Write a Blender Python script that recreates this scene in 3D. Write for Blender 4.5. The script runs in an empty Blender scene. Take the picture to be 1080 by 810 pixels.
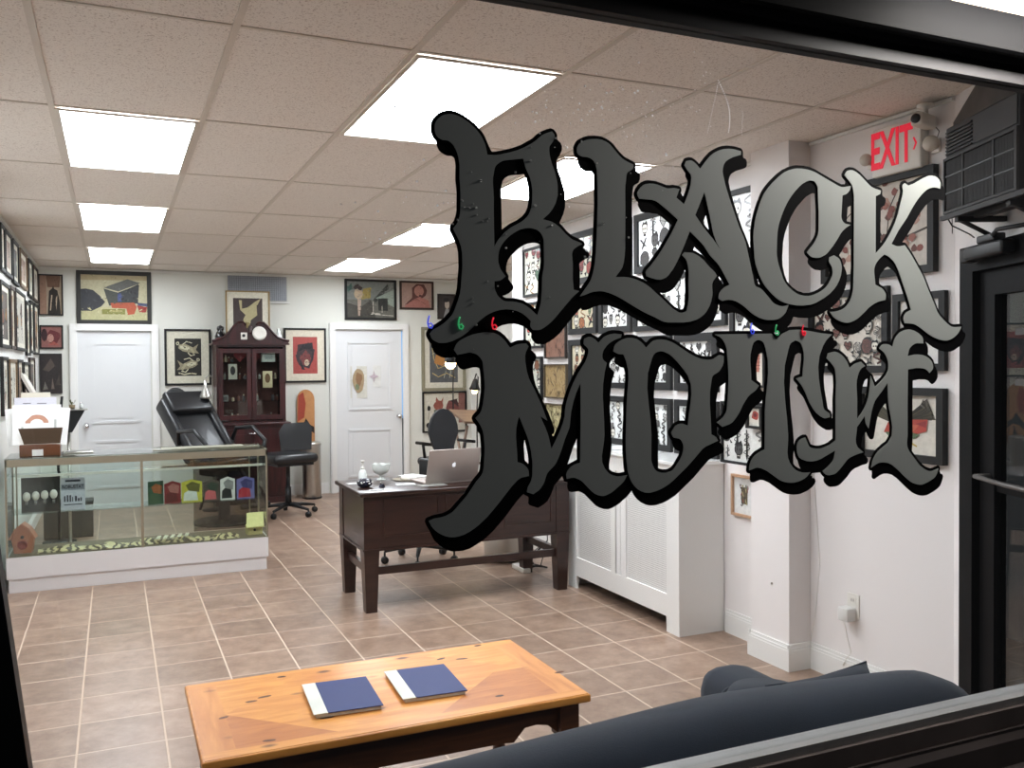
import bpy, bmesh, math, random
from mathutils import Vector, Matrix
PI = math.pi
S = bpy.context.scene
C = S.collection

CAMR = [[0.9137074, -0.4062964, -0.0078727], [0.015806, 0.0161738, 0.9997443], [0.4060652, 0.9135982, -0.0212]]   # camera right, up, forward
# painted letters: outlines on the glass plane, tenths of a millimetre (x, z): face loops, black outline loops
LETTERS = {
 'B': (['4184,19016 4183,19082 4195,19125 4222,19168 4240,19189 4280,19223 4327,19247 4406,19266 4462,19266 4544,19250 4629,19215 4710,19168 4787,19110 4848,19050 4897,18986 4942,18903 4959,18854 4982,18742 5088,18745 5177,18761 5361,18815 5452,18847 5543,18887 5681,18964 5758,19018 5852,19100 5887,19122 5942,19147 6027,19178 6064,19140 6071,19114 6063,19079 6038,19024 5993,18965 5983,18945 5979,18889 5986,18826 5997,18777 6022,18700 6069,18588 6105,18457 6115,18387 6118,18236 6078,18113 6032,18032 5971,17957 5866,17864 5988,17842 6017,17833 6071,17809 6146,17761 6251,17662 6320,17611 6370,17583 6478,17551 6526,17527 6453,17492 6386,17445 6374,17431 6356,17396 6351,17355 6363,17224 6361,16991 6377,16833 6473,16814 6388,16748 6338,16702 6101,16448 6054,16397 5984,16332 5936,16294 5866,16249 5819,16226 5795,16219 5754,16216 5691,16218 5659,16251 5645,16274 5645,16302 5657,16347 5586,16413 5523,16456 5453,16488 5359,16511 5259,16516 5187,16508 5116,16493 5052,16472 4991,16445 4933,16413 4829,16336 4719,16234 4616,16151 4539,16103 4435,16055 4384,16037 4332,16025 4281,16019 4229,16020 4205,16025 4164,16041 4126,16065 4112,16080 4097,16106 4081,16149 4106,16186 4129,16208 4208,16249 4273,16290 4337,16340 4402,16406 4421,16431 4451,16485 4511,16636 4541,16733 4554,16813 4581,17135 4576,17315 4564,17394 4528,17493 4443,17647 4497,17713 4518,17750 4545,17832 4557,17912 4562,18129 4559,18224 4548,18378 4552,18534 4548,18585 4534,18668 4518,18721 4497,18770 4471,18815 4442,18848 4414,18871 4381,18887 4297,18889 4243,18911 4214,18935 4204,18948 4191,18981', '5076,18123 5065,18343 5067,18415 5089,18531 5102,18573 5113,18592 5130,18611 5175,18646 5225,18672 5254,18683 5551,18735 5584,18610 5650,18484 5663,18452 5682,18380 5693,18306 5697,18249 5690,18103 5680,18036 5663,17984 5636,17926 5605,17884 5560,17842 5509,17804 5351,17717 5294,17676 5240,17632 5177,17567 5141,17524 5115,17485 5080,17418 5074,17897', '5141,17299 5154,17361 5169,17402 5199,17455 5238,17505 5283,17553 5337,17598 5395,17638 5447,17668 5503,17693 5562,17711 5628,17721 5660,17722 5716,17715 5764,17702 5806,17680 5824,17664 5851,17624 5870,17580 5877,17552 5883,17246 5880,17184 5871,17121 5852,17037 5847,16996 5841,16829 5828,16661 5821,16620 5800,16546 5762,16435 5680,16507 5633,16541 5579,16576 5522,16603 5428,16624 5364,16631 5254,16632 5229,16638 5190,16657 5140,16697 5114,16731 5086,16788 5077,16839 5076,16920 5130,16925 5165,16933 5202,16954 5255,16997 5200,17060 5177,17095 5158,17135 5140,17200 5138,17249'],
  ['4290,15810 4426,15814 4514,15840 4598,15876 4742,15960 4848,16046 4964,16158 5064,16226 5200,16282 5314,16306 5404,16306 5470,16294 5546,16268 5588,16244 5672,16166 5668,16108 5688,16068 5732,16022 5760,16008 5878,16006 5918,16020 6038,16086 6144,16172 6398,16452 6476,16530 6590,16620 6604,16654 6590,16694 6529,16722 6530,16742 6503,16762 6526,16816 6512,16850 6490,16870 6496,17098 6484,17212 6498,17246 6528,17270 6642,17330 6658,17362 6658,17380 6642,17412 6594,17436 6582,17460 6553,17478 6580,17518 6580,17536 6563,17568 6488,17606 6366,17646 6272,17714 6186,17802 6150,17826 6218,17964 6250,18076 6250,18220 6238,18316 6188,18482 6136,18604 6112,18718 6114,18770 6164,18840 6194,18906 6202,18928 6202,18982 6180,19026 6120,19074 6124,19138 6104,19178 6068,19214 6028,19228 6004,19228 5946,19208 5844,19160 5774,19110 5702,19044 5522,18936 5390,18882 5272,18844 5116,18802 5068,18796 5052,18804 5010,18876 4952,19004 4908,19068 4812,19164 4760,19202 4610,19286 4504,19318 4438,19324 4372,19318 4308,19298 4248,19268 4164,19184 4140,19136 4126,19084 4132,18982 4170,18900 4202,18872 4218,18804 4248,18744 4284,18714 4344,18684 4378,18676 4436,18680 4472,18662 4486,18634 4498,18550 4492,18352 4510,18154 4504,17908 4492,17842 4466,17766 4410,17696 4390,17650 4392,17628 4502,17414 4522,17326 4528,17110 4498,16792 4454,16638 4382,16470 4280,16362 4172,16290 4088,16248 4062,16220 4030,16162 4030,16126 4044,16092 4074,16038 4106,16010 4110,15966 4152,15882 4188,15852 4248,15822', '5209,16712 5252,16722 5312,16752 5370,16802 5386,16834 5386,16852 5372,16880 5304,16962 5308,17008 5272,17062 5272,17134 5284,17188 5304,17240 5348,17304 5460,17408 5556,17468 5620,17494 5710,17512 5788,17506 5822,17492 5824,17446 5830,17224 5818,17128 5794,17038 5776,16672 5738,16536 5630,16610 5530,16660 5404,16684 5272,16684 5238,16692', '5640,18270 5644,18196 5638,18106 5620,18022 5588,17952 5532,17888 5444,17826 5328,17768 5212,17681 5206,17692 5206,17926 5200,18268 5226,18386 5264,18432 5316,18464 5356,18478 5570,18512 5600,18464 5620,18406 5638,18322']),
 'L': (['6446,18958 6455,18990 6482,19035 6516,19064 6579,19097 6640,19117 6705,19129 6792,19138 6872,19135 6948,19115 6995,19093 7023,19076 7190,18919 7243,18879 7317,18844 7438,18804 7437,18767 7432,18743 7418,18726 7348,18686 7330,18670 7320,18650 7314,18628 7292,18473 7288,18386 7289,18125 7283,17503 7272,17381 7255,17274 7233,17206 7213,17172 7107,17046 7268,17054 7344,17048 7416,17036 7486,17019 7596,16980 7666,16947 7741,16900 8030,16680 8154,16581 8267,16523 8295,16516 8341,16516 8417,16542 8452,16666 8461,16729 8464,16792 8459,16982 8465,17145 8463,17199 8455,17251 8431,17342 8407,17379 8340,17438 8380,17484 8511,17484 8543,17480 8611,17458 8676,17426 8742,17383 8871,17267 8962,17199 8990,17170 9020,17129 8949,17051 8936,17030 8923,16990 8921,16946 8929,16857 8927,16813 8903,16715 8892,16683 8863,16623 8805,16539 8757,16493 8674,16437 8608,16407 8492,16376 8367,16361 8076,16358 8023,16363 7972,16372 7941,16382 7819,16437 7689,16485 7584,16530 7432,16602 7230,16706 7112,16759 6996,16798 6892,16820 6822,16822 6718,16809 6660,16793 6563,16755 6478,16732 6625,16918 6661,16971 6678,17004 6704,17074 6734,17187 6747,17273 6763,17419 6788,17836 6799,18137 6799,18393 6790,18658 6767,18744 6742,18794 6723,18813 6706,18823 6668,18838 6626,18847 6529,18849 6479,18868 6459,18889 6451,18905 6447,18922'],
  ['8088,16152 8476,16150 8572,16162 8650,16180 8738,16212 8862,16286 8948,16374 9026,16518 9052,16606 9064,16690 9052,16816 9066,16856 9134,16932 9148,16960 9148,16990 9114,17046 9066,17094 9070,17146 9036,17202 8982,17256 8900,17312 8790,17418 8744,17450 8630,17510 8554,17536 8488,17542 8364,17534 8330,17514 8298,17474 8284,17446 8284,17428 8300,17396 8372,17336 8378,17322 8362,17290 8362,17272 8378,17240 8402,17222 8410,17194 8410,17068 8404,17044 8410,16744 8386,16624 8368,16582 8332,16570 8302,16570 8202,16614 7964,16802 7706,16988 7574,17048 7387,17100 7414,17278 7420,17398 7420,18274 7446,18464 7466,18492 7510,18514 7542,18536 7568,18588 7570,18658 7553,18690 7500,18714 7492,18742 7492,18814 7476,18846 7284,18918 7190,18992 7086,19098 7040,19130 6968,19166 6874,19192 6754,19192 6658,19180 6588,19160 6498,19118 6458,19092 6426,19052 6394,18988 6394,18898 6428,18836 6470,18812 6472,18742 6504,18684 6586,18640 6622,18634 6688,18640 6736,18622 6742,18586 6748,18166 6712,17440 6682,17200 6664,17128 6614,16998 6438,16772 6424,16744 6424,16726 6440,16694 6468,16680 6517,16682 6502,16654 6530,16632 6504,16592 6502,16570 6518,16538 6546,16524 6598,16528 6760,16588 6838,16606 6880,16612 6994,16606 7178,16550 7662,16314 7874,16232 8010,16170']),
 'A': (['9507,19195 9393,19212 9325,19216 9257,19214 9154,19198 9055,19166 8968,19121 8891,19065 8782,18948 8695,18841 8631,18900 8578,18937 8539,18956 8501,18960 8424,18942 8391,18872 8450,18798 8508,18741 8517,18725 8525,18683 8511,18576 8489,18503 8447,18393 8381,18250 8234,18347 8293,18485 8195,18496 8075,18480 8038,18484 7892,18522 7814,18533 7735,18532 7656,18517 7616,18498 7571,18461 7530,18413 7509,18375 7506,18357 7516,18327 7544,18283 7782,18281 7848,18267 7891,18247 8063,18139 8262,17998 8148,17792 7968,17520 7872,17393 7745,17247 7678,17181 7661,17158 7654,17134 7666,17079 7749,17055 7864,17032 7926,17032 7970,17043 8032,17069 8079,17106 8163,17203 8206,17267 8269,17373 8382,17596 8490,17826 8712,17651 8762,17603 8868,17471 8905,17435 9026,17334 9062,17297 9109,17236 9272,16994 9168,16948 9105,16899 9072,16860 9060,16839 9052,16808 9046,16759 9096,16732 9130,16722 9201,16739 9269,16744 9338,16738 9407,16721 9476,16690 9542,16654 9584,16629 9702,16543 9777,16501 9882,16455 9988,16430 10060,16423 10169,16425 10241,16434 10275,16444 10309,16457 10372,16495 10425,16541 10445,16567 10501,16685 10419,16665 10365,16659 10303,16665 10216,16691 10174,16714 10138,16743 10072,16809 9955,16915 9925,16937 9891,16954 9818,16975 9788,17001 9772,17036 9746,17160 9726,17224 9629,17593 9596,17703 9556,17793 9474,17936 9427,18039 9270,18409 9194,18609 9148,18771 9136,18834 9143,18892 9162,18947 9194,18996 9213,19012 9258,19041 9345,19084 9506,19137', '8776,18475 8596,18091 8759,17897 8930,17736 8996,17664 9091,17554 9012,17678 8958,17790 8932,17874 8871,18130'],
  ['10140,16212 10216,16210 10330,16222 10388,16242 10478,16290 10568,16380 10628,16506 10630,16534 10610,16568 10582,16582 10555,16584 10556,16610 10535,16630 10552,16666 10552,16690 10532,16724 10504,16738 10480,16738 10390,16714 10342,16714 10242,16740 10172,16784 9998,16952 9956,16982 9876,17022 9766,17440 9722,17576 9596,17834 9546,17922 9396,18276 9322,18472 9268,18676 9282,18752 9306,18794 9330,18818 9414,18866 9590,18924 9626,18948 9640,18976 9640,19042 9618,19080 9570,19098 9562,19126 9562,19198 9546,19230 9508,19252 9382,19270 9244,19270 9136,19252 9072,19232 8946,19172 8870,19122 8774,19026 8690,18924 8612,18980 8548,19012 8470,19012 8394,18986 8340,18890 8338,18862 8364,18816 8420,18752 8418,18702 8464,18628 8452,18562 8426,18486 8380,18382 8352,18390 8348,18410 8329,18426 8344,18472 8330,18518 8288,18542 8164,18550 8110,18538 8050,18538 7950,18564 7846,18586 7702,18586 7644,18572 7584,18542 7520,18492 7482,18440 7450,18370 7450,18346 7476,18288 7502,18248 7532,18230 7528,18196 7536,18168 7584,18090 7612,18076 7750,18076 7894,18064 7982,18020 8150,17906 8060,17754 7898,17514 7710,17288 7628,17208 7602,17156 7600,17104 7626,17046 7684,17014 7678,16948 7706,16886 7740,16866 7852,16834 7918,16822 8020,16822 8102,16848 8178,16892 8264,16986 8378,17160 8588,17582 8742,17466 8820,17388 8894,17288 9114,17088 9164,17018 9162,17006 9108,16976 9062,16938 9030,16898 8998,16828 8992,16750 9008,16718 9068,16682 9076,16660 9070,16594 9086,16562 9168,16518 9196,16510 9226,16510 9316,16534 9370,16534 9442,16522 9512,16496 9590,16454 9744,16344 9906,16260 10000,16228', '8874,17880 8876,17868 8864,17870 8760,17982 8790,18056 8814,18103 8822,18098']),
 'C': (['9772,17580 9760,17719 9758,17812 9765,17906 9788,18047 9812,18142 9862,18284 9906,18392 9961,18499 9994,18550 10069,18639 10155,18724 10291,18839 10388,18907 10441,18936 10522,18970 10609,18996 10689,19010 10799,19016 10924,19008 11010,18994 11097,18972 11403,18857 11605,18783 11644,18772 11684,18767 11725,18768 11894,18802 11871,18734 11851,18705 11826,18679 11779,18648 11700,18621 11673,18262 11679,18219 11700,18181 11737,18146 11772,18131 11884,18118 11781,18063 11702,18001 11662,17960 11588,17857 11487,17734 11371,17614 11338,17587 11302,17564 11210,17523 11177,17514 11113,17507 11048,17511 11017,17517 10989,17526 10952,17550 10902,17595 10958,17657 11047,17747 11103,17824 11145,17907 11156,17950 11161,17993 11162,18319 11145,18607 11144,18696 11140,18724 11130,18750 11098,18796 11068,18818 11039,18826 10990,18829 10958,18825 10895,18805 10802,18757 10740,18709 10649,18626 10558,18527 10495,18445 10463,18396 10405,18296 10353,18189 10307,18074 10288,18015 10266,17914 10255,17786 10247,17572 10250,17516 10269,17418 10298,17333 10388,17117 10432,17056 10491,16999 10591,16928 10663,16890 10702,16874 10741,16862 10825,16849 10914,16847 10957,16851 10995,16857 11071,16877 11144,16904 11218,16939 11287,16982 11317,17006 11344,17030 11390,17085 11428,17143 11464,17216 11472,17241 11476,17288 11469,17333 11454,17375 11442,17392 11395,17440 11387,17458 11389,17487 11403,17531 11508,17568 11601,17529 11635,17500 11659,17461 11674,17420 11682,17387 11683,17353 11681,17318 11668,17248 11658,17213 11628,17142 11588,17074 11564,17042 11508,16980 11406,16895 11282,16820 11109,16737 11019,16708 10971,16697 10821,16680 10673,16681 10528,16698 10440,16714 10356,16738 10317,16752 10240,16793 10106,16892 10017,16974 9963,17038 9938,17074 9873,17187 9813,17324 9798,17370 9781,17450'],
  ['10734,16470 10912,16468 11092,16492 11222,16536 11438,16644 11579,16742 11676,16838 11732,16920 11780,17016 11806,17098 11818,17206 11812,17260 11798,17300 11762,17372 11736,17400 11720,17456 11684,17528 11640,17568 11638,17578 11774,17760 11846,17832 11922,17882 11990,17916 12008,17946 12010,17968 11994,18000 11935,18024 11934,18048 11904,18060 11932,18106 11932,18124 11918,18152 11884,18172 11814,18180 11812,18202 11832,18422 11924,18468 11982,18524 12008,18576 12028,18652 12008,18686 11980,18700 11952,18702 11954,18728 11934,18746 11950,18808 11934,18840 11906,18854 11872,18856 11752,18826 11686,18820 11574,18852 11342,18938 11080,19036 10966,19060 10840,19072 10672,19066 10606,19054 10488,19016 10362,18956 10238,18870 10112,18762 10010,18660 9954,18590 9918,18536 9828,18350 9786,18242 9736,18076 9706,17884 9706,17686 9730,17410 9780,17256 9960,16902 10022,16814 10130,16706 10218,16638 10320,16572 10398,16536 10528,16498', '11418,17274 11416,17242 11390,17184 11348,17118 11292,17054 11222,17004 11144,16962 11062,16930 10966,16906 10840,16900 10704,16932 10590,16992 10476,17088 10422,17208 10384,17344 10378,17488 10396,17740 10432,17890 10494,18044 10572,18188 10650,18302 10712,18378 10890,18542 10986,18596 11044,18616 11090,18614 11110,18328 11104,17962 11078,17886 11060,17856 11009,17786 10866,17636 10852,17608 10852,17584 10868,17552 10946,17486 10930,17452 10932,17424 10946,17396 11010,17340 11098,17302 11224,17296 11324,17322 11398,17355 11410,17338 11410,17290']),
 'K': (['11744,18979 11779,19030 11809,19058 11829,19066 11875,19077 11922,19079 11954,19076 12013,19056 12101,19012 12313,18858 12383,18818 12466,18795 12601,18772 12584,18708 12477,18663 12475,17639 12647,17795 12725,17881 12826,18023 12887,18123 12944,18226 13013,18383 13121,18715 13137,18797 13135,18821 13122,18868 13121,18891 13130,18911 13138,18919 13182,18948 13269,18908 13408,18957 13620,19063 13746,19116 13789,19129 13862,19137 13951,19129 14003,19109 14048,19074 14078,19033 14085,19011 14079,18911 13996,18924 13941,18927 13905,18923 13831,18906 13762,18881 13722,18860 13650,18809 13585,18752 13509,18679 13442,18601 13372,18514 13235,18321 13028,18081 12857,17832 12938,17806 12994,17795 13069,17800 13184,17822 13282,17725 13372,17622 13624,17302 13685,17202 13767,17048 13948,16741 14003,16637 14050,16579 14085,16546 14162,16487 14272,16411 14347,16369 14387,16355 14434,16349 14484,16348 14640,16358 14603,16293 14573,16252 14521,16204 14459,16163 14397,16133 14339,16111 14278,16097 14205,16093 14131,16099 14050,16113 13962,16138 13877,16168 13774,16216 13522,16354 13449,16384 13400,16395 13348,16400 13187,16407 13161,16453 13152,16483 13154,16504 13172,16548 13204,16586 13226,16603 13343,16652 13288,16795 13232,16922 13097,17209 13005,17391 12957,17471 12902,17528 12820,17586 12769,17610 12687,17635 12586,17568 12532,17519 12486,17466 12468,17438 12444,17373 12441,17304 12462,17159 12468,17088 12623,17026 12654,17005 12687,16973 12714,16938 12722,16919 12723,16879 12712,16818 12556,16787 12484,16763 12416,16732 12316,16674 12219,16595 12072,16487 11989,16442 11892,16410 11826,16398 11787,16398 11747,16400 11668,16415 11562,16452 11498,16488 11472,16509 11414,16581 11537,16591 11601,16603 11668,16622 11728,16648 11759,16667 11787,16688 11837,16736 11875,16787 11913,16871 11941,16967 11950,17036 11961,17419 11963,18635 11942,18748 11922,18806 11906,18832 11871,18870'],
  ['14202,15888 14374,15886 14462,15912 14606,15984 14694,16058 14756,16158 14770,16204 14754,16242 14722,16258 14695,16260 14696,16286 14671,16302 14692,16342 14692,16366 14678,16394 14644,16414 14440,16402 14376,16416 14298,16458 14114,16592 14040,16680 13994,16772 13830,17046 13706,17276 13634,17384 13362,17724 13224,17862 13192,17878 13156,17872 13140,17876 13356,18128 13494,18326 13604,18462 13700,18558 13778,18624 13860,18674 13978,18712 14038,18718 14158,18700 14196,18716 14212,18748 14218,18868 14186,18932 14142,18978 14140,19024 14120,19070 14088,19116 14058,19140 13982,19178 13912,19192 13822,19192 13762,19180 13692,19154 13406,19014 13282,18970 13260,18972 13198,19000 13174,19000 13106,18966 13086,18944 13066,18904 13066,18856 13082,18800 13072,18742 12956,18384 12926,18312 12872,18204 12758,18018 12666,17894 12608,17838 12604,18202 12610,18226 12610,18466 12704,18516 12730,18586 12730,18622 12714,18654 12660,18678 12646,18712 12652,18778 12636,18810 12586,18832 12466,18850 12416,18866 12348,18900 12122,19064 12008,19118 11962,19132 11860,19132 11796,19112 11768,19098 11732,19062 11694,18998 11692,18970 11706,18942 11780,18872 11770,18820 11784,18786 11898,18684 11908,18646 11908,17350 11902,17326 11896,17032 11884,16960 11846,16848 11802,16778 11754,16730 11696,16692 11626,16666 11518,16642 11410,16636 11376,16616 11362,16588 11364,16566 11400,16506 11450,16454 11440,16420 11454,16386 11480,16346 11538,16290 11670,16224 11758,16198 11836,16186 11956,16192 12044,16218 12170,16278 12344,16404 12432,16478 12564,16550 12688,16588 12796,16606 12824,16620 12842,16650 12856,16702 12856,16768 12848,16790 12824,16832 12780,16884 12770,16946 12726,17016 12662,17066 12584,17102 12574,17140 12574,17200 12588,17240 12614,17286 12708,17378 12762,17414 12790,17416 12890,17372 12942,17334 12992,17282 13100,17078 13262,16712 13268,16680 13182,16640 13142,16602 13104,16532 13096,16504 13104,16446 13140,16380 13172,16358 13182,16290 13220,16220 13258,16198 13468,16186 13556,16160 13908,15972 14080,15910']),
 'M': (['4440,15924 4463,15980 4483,16014 4505,16037 4562,16074 4656,16119 4726,16143 4797,16160 4889,16175 4951,16178 5046,16171 5076,16164 5129,16143 5174,16112 5238,16055 5316,15954 5390,15988 5440,16006 5494,16013 5577,16017 5616,15975 5572,15893 5558,15836 5559,15760 5584,15609 5619,15498 5652,15430 5709,15330 5802,15144 5843,15051 5915,14864 5799,14936 5879,14771 5925,14658 5950,14570 5982,14435 6101,14652 6145,14742 6184,14834 6205,14917 6217,15029 6236,15117 6269,15219 6309,15319 6357,15422 6443,15572 6567,15739 6589,15784 6612,15845 6621,15876 6625,15906 6620,15934 6608,15952 6552,16001 6542,16019 6544,16048 6555,16094 6624,16120 6661,16120 6701,16105 6738,16084 6799,16031 6886,16112 6911,16128 6967,16152 7029,16168 7090,16174 7211,16162 7198,16112 7107,16084 7055,16061 6997,16028 6947,15988 6894,15926 6881,15903 6868,15859 6866,15813 6870,15791 6879,15772 6902,15751 6945,15722 6907,15588 6876,15398 6870,15204 6891,14811 6896,14615 6885,14509 6848,14293 6852,14192 6893,14101 6929,14055 6972,14014 6997,13997 7044,13976 7122,13957 7192,13956 7299,13969 7259,13900 7226,13861 7175,13820 7047,13731 6995,13703 6921,13676 6870,13668 6820,13674 6770,13689 6714,13716 6655,13763 6506,13911 6479,13930 6433,13955 6384,13975 6359,13980 6311,13980 6239,13970 6227,14030 6232,14053 6255,14096 6288,14133 6308,14149 6356,14173 6409,14191 6469,14205 6479,14777 6483,15422 6408,15270 6357,15132 6318,14978 6294,14773 6280,14724 6211,14576 6156,14424 6105,14307 6071,14241 6051,14210 6025,14180 5933,14100 5909,14070 5894,14042 5863,13953 5849,13926 5804,13862 5767,13826 5674,13774 5570,13812 5582,13874 5591,13895 5641,13975 5659,14048 5665,14195 5659,14296 5642,14423 5611,14561 5586,14629 5454,14941 5431,14879 5405,14762 5400,14640 5417,14392 5421,14268 5480,14249 5517,14232 5571,14184 5596,14145 5602,14127 5607,14050 5495,14035 5469,14027 5420,13998 5325,13913 5092,13654 4937,13496 4801,13386 4727,13338 4652,13297 4573,13264 4498,13247 4429,13239 4360,13244 4299,13260 4240,13285 4184,13318 4131,13361 4108,13385 4075,13428 4036,13504 4109,13529 4228,13542 4283,13555 4361,13585 4409,13615 4623,13834 4755,14008 4828,14087 4849,14114 4866,14144 4882,14206 4895,14371 4899,14501 4897,14567 4885,14698 4869,14760 4839,14827 4810,14873 4760,14938 4828,15003 4856,15050 4874,15115 4901,15274 4908,15368 4907,15462 4901,15556 4879,15749 4870,15772 4845,15808 4813,15840 4775,15863 4708,15881 4665,15882 4492,15850'],
  ['4434,13032 4552,13030 4666,13054 4832,13134 4916,13188 5040,13286 5214,13460 5420,13698 5514,13784 5528,13784 5538,13770 5594,13742 5602,13714 5596,13648 5616,13614 5746,13564 5768,13566 5852,13608 5916,13658 5966,13728 6032,13884 6168,14012 6200,13934 6254,13916 6250,13858 6256,13822 6282,13776 6316,13762 6442,13768 6506,13742 6546,13716 6738,13530 6810,13488 6886,13462 6964,13456 7024,13468 7088,13494 7148,13524 7304,13632 7382,13710 7424,13788 7426,13816 7406,13850 7378,13864 7351,13866 7352,13892 7331,13912 7348,13954 7348,13972 7332,14004 7294,14020 7240,14020 7174,14008 7108,14014 7032,14040 6986,14072 6982,14086 6982,14152 7018,14338 7030,14452 7024,14680 7000,15052 7006,15076 7006,15220 7036,15412 7078,15556 7078,15574 7062,15606 7006,15646 7000,15700 7028,15756 7110,15830 7176,15866 7308,15914 7336,15964 7340,16016 7322,16046 7272,16062 7268,16088 7253,16108 7264,16162 7250,16196 7220,16214 7186,16222 7054,16228 6982,16216 6876,16172 6800,16110 6676,16174 6610,16174 6570,16160 6518,16134 6490,16066 6492,16002 6510,15966 6563,15918 6568,15904 6562,15862 6542,15810 6492,15728 6420,15638 6378,15572 6324,15476 6234,15284 6166,15070 6154,14932 6136,14860 6098,14766 6018,14611 5999,14650 6030,14672 6044,14700 6038,14744 5948,14972 5736,15396 5710,15484 5692,15592 5692,15688 5700,15716 5744,15798 5746,15832 5730,15864 5658,15924 5668,15988 5654,16016 5616,16056 5578,16072 5452,16066 5400,16052 5338,16025 5238,16134 5168,16184 5120,16208 5050,16228 4918,16234 4756,16210 4626,16166 4506,16106 4434,16040 4398,15968 4384,15916 4440,15828 4472,15800 4462,15778 4464,15756 4520,15668 4560,15642 4594,15640 4732,15670 4792,15670 4832,15656 4840,15628 4852,15508 4852,15328 4822,15124 4802,15060 4724,14982 4708,14944 4710,14922 4728,14886 4790,14804 4788,14766 4806,14730 4826,14708 4834,14680 4846,14548 4846,14434 4828,14212 4814,14160 4802,14142 4718,14052 4578,13862 4368,13652 4322,13626 4246,13600 4114,13588 4032,13562 3998,13542 3982,13504 3984,13488 4032,13392 4058,13358 4062,13332 4124,13214 4202,13136 4260,13098 4362,13050', '6258,14186 6342,14408 6420,14581 6424,14578 6418,14254', '5604,14280 5604,14232 5552,14276 5542,14302 5531,14488 5536,14542 5540,14599 5566,14524 5596,14374']),
 'O': (['7059,15901 7076,15972 7099,16006 7118,16023 7162,16052 7213,16078 7274,16098 7306,16105 7337,16109 7399,16108 7461,16097 7490,16088 7534,16065 7574,16037 7606,16010 7657,15956 7735,16029 7763,16051 7794,16067 7864,16084 7940,16087 7978,16085 8042,16075 8136,16046 8213,16010 8473,15862 8596,15808 8685,15779 8730,15770 8808,15762 8886,15763 8924,15769 8956,15781 9046,15833 9078,15838 9148,15819 9147,15726 9132,15677 9119,15650 9102,15625 9063,15578 9037,15558 8944,15510 8923,15488 8911,15457 8900,15408 8872,15237 8868,15064 8891,14713 8897,14540 8897,14543 8955,14516 8989,14494 9031,14434 8783,14347 8721,14311 8483,14091 8413,14031 8150,13829 8072,13779 7991,13738 7904,13704 7819,13681 7735,13666 7692,13664 7624,13672 7546,13701 7492,13732 7439,13779 7394,13831 7374,13861 7342,13924 7308,14029 7289,14189 7277,14355 7276,14522 7294,15038 7303,15179 7331,15463 7326,15603 7293,15737 7241,15851 7152,15858 7114,15872', '7747,14582 7731,14826 7697,15073 7673,15318 7686,15555 7761,15779 7794,15843 7825,15870 7848,15882 7873,15891 7924,15901 7950,15900 8004,15887 8091,15850 8155,15805 8243,15729 8368,15597 8442,15505 8502,15360 8509,15201 8486,15034 8455,14867 8439,14703 8342,14734 8295,14735 8250,14726 8210,14710 8187,14695 8116,14607 8136,14556 8156,14527 8178,14515 8266,14499 8289,14488 8304,14475 8327,14442 8343,14407 8350,14376 8350,14344 8338,14280 8316,14216 8279,14154 8196,14048 8152,14005 8126,13989 8098,13978 8033,13965 7999,13963 7939,13968 7884,13982 7858,13992 7835,14005 7814,14023 7796,14046 7768,14096 7745,14163 7741,14208'],
  ['7710,13458 7840,13456 7972,13486 8060,13518 8204,13590 8550,13850 8844,14120 8904,14150 9110,14220 9144,14240 9160,14272 9158,14300 9122,14360 9072,14400 9082,14428 9080,14456 9022,14542 8998,14914 9004,14944 9004,15082 9048,15302 9180,15380 9218,15426 9260,15498 9280,15556 9278,15674 9260,15704 9210,15726 9202,15754 9202,15826 9188,15854 9124,15886 9052,15892 8902,15820 8818,15814 8722,15826 8616,15858 8438,15944 8192,16082 8044,16132 7942,16144 7840,16138 7776,16118 7728,16094 7660,16037 7574,16106 7502,16142 7420,16162 7300,16162 7182,16124 7076,16062 7044,16028 7018,15976 7006,15892 7022,15860 7082,15830 7094,15806 7084,15742 7098,15708 7200,15654 7256,15644 7276,15556 7276,15436 7240,15088 7240,14932 7222,14602 7222,14326 7240,14098 7258,13996 7284,13920 7352,13796 7410,13668 7436,13628 7484,13574 7548,13524 7644,13476', '8274,14298 8283,14290 8264,14232 8166,14096 8114,14046 8044,14020 7960,14020 7884,14040 7876,14050 7876,14512 7870,14608 7804,15172 7816,15382 7896,15620 7910,15648 7940,15672 7984,15688 8038,15688 8138,15650 8286,15534 8388,15426 8446,15352 8452,15316 8452,15178 8398,14872 8390,14779 8356,14788 8266,14788 8220,14774 8160,14744 8082,14654 8062,14614 8070,14574 8100,14508 8144,14468 8140,14440 8178,14352 8208,14322']),
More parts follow.
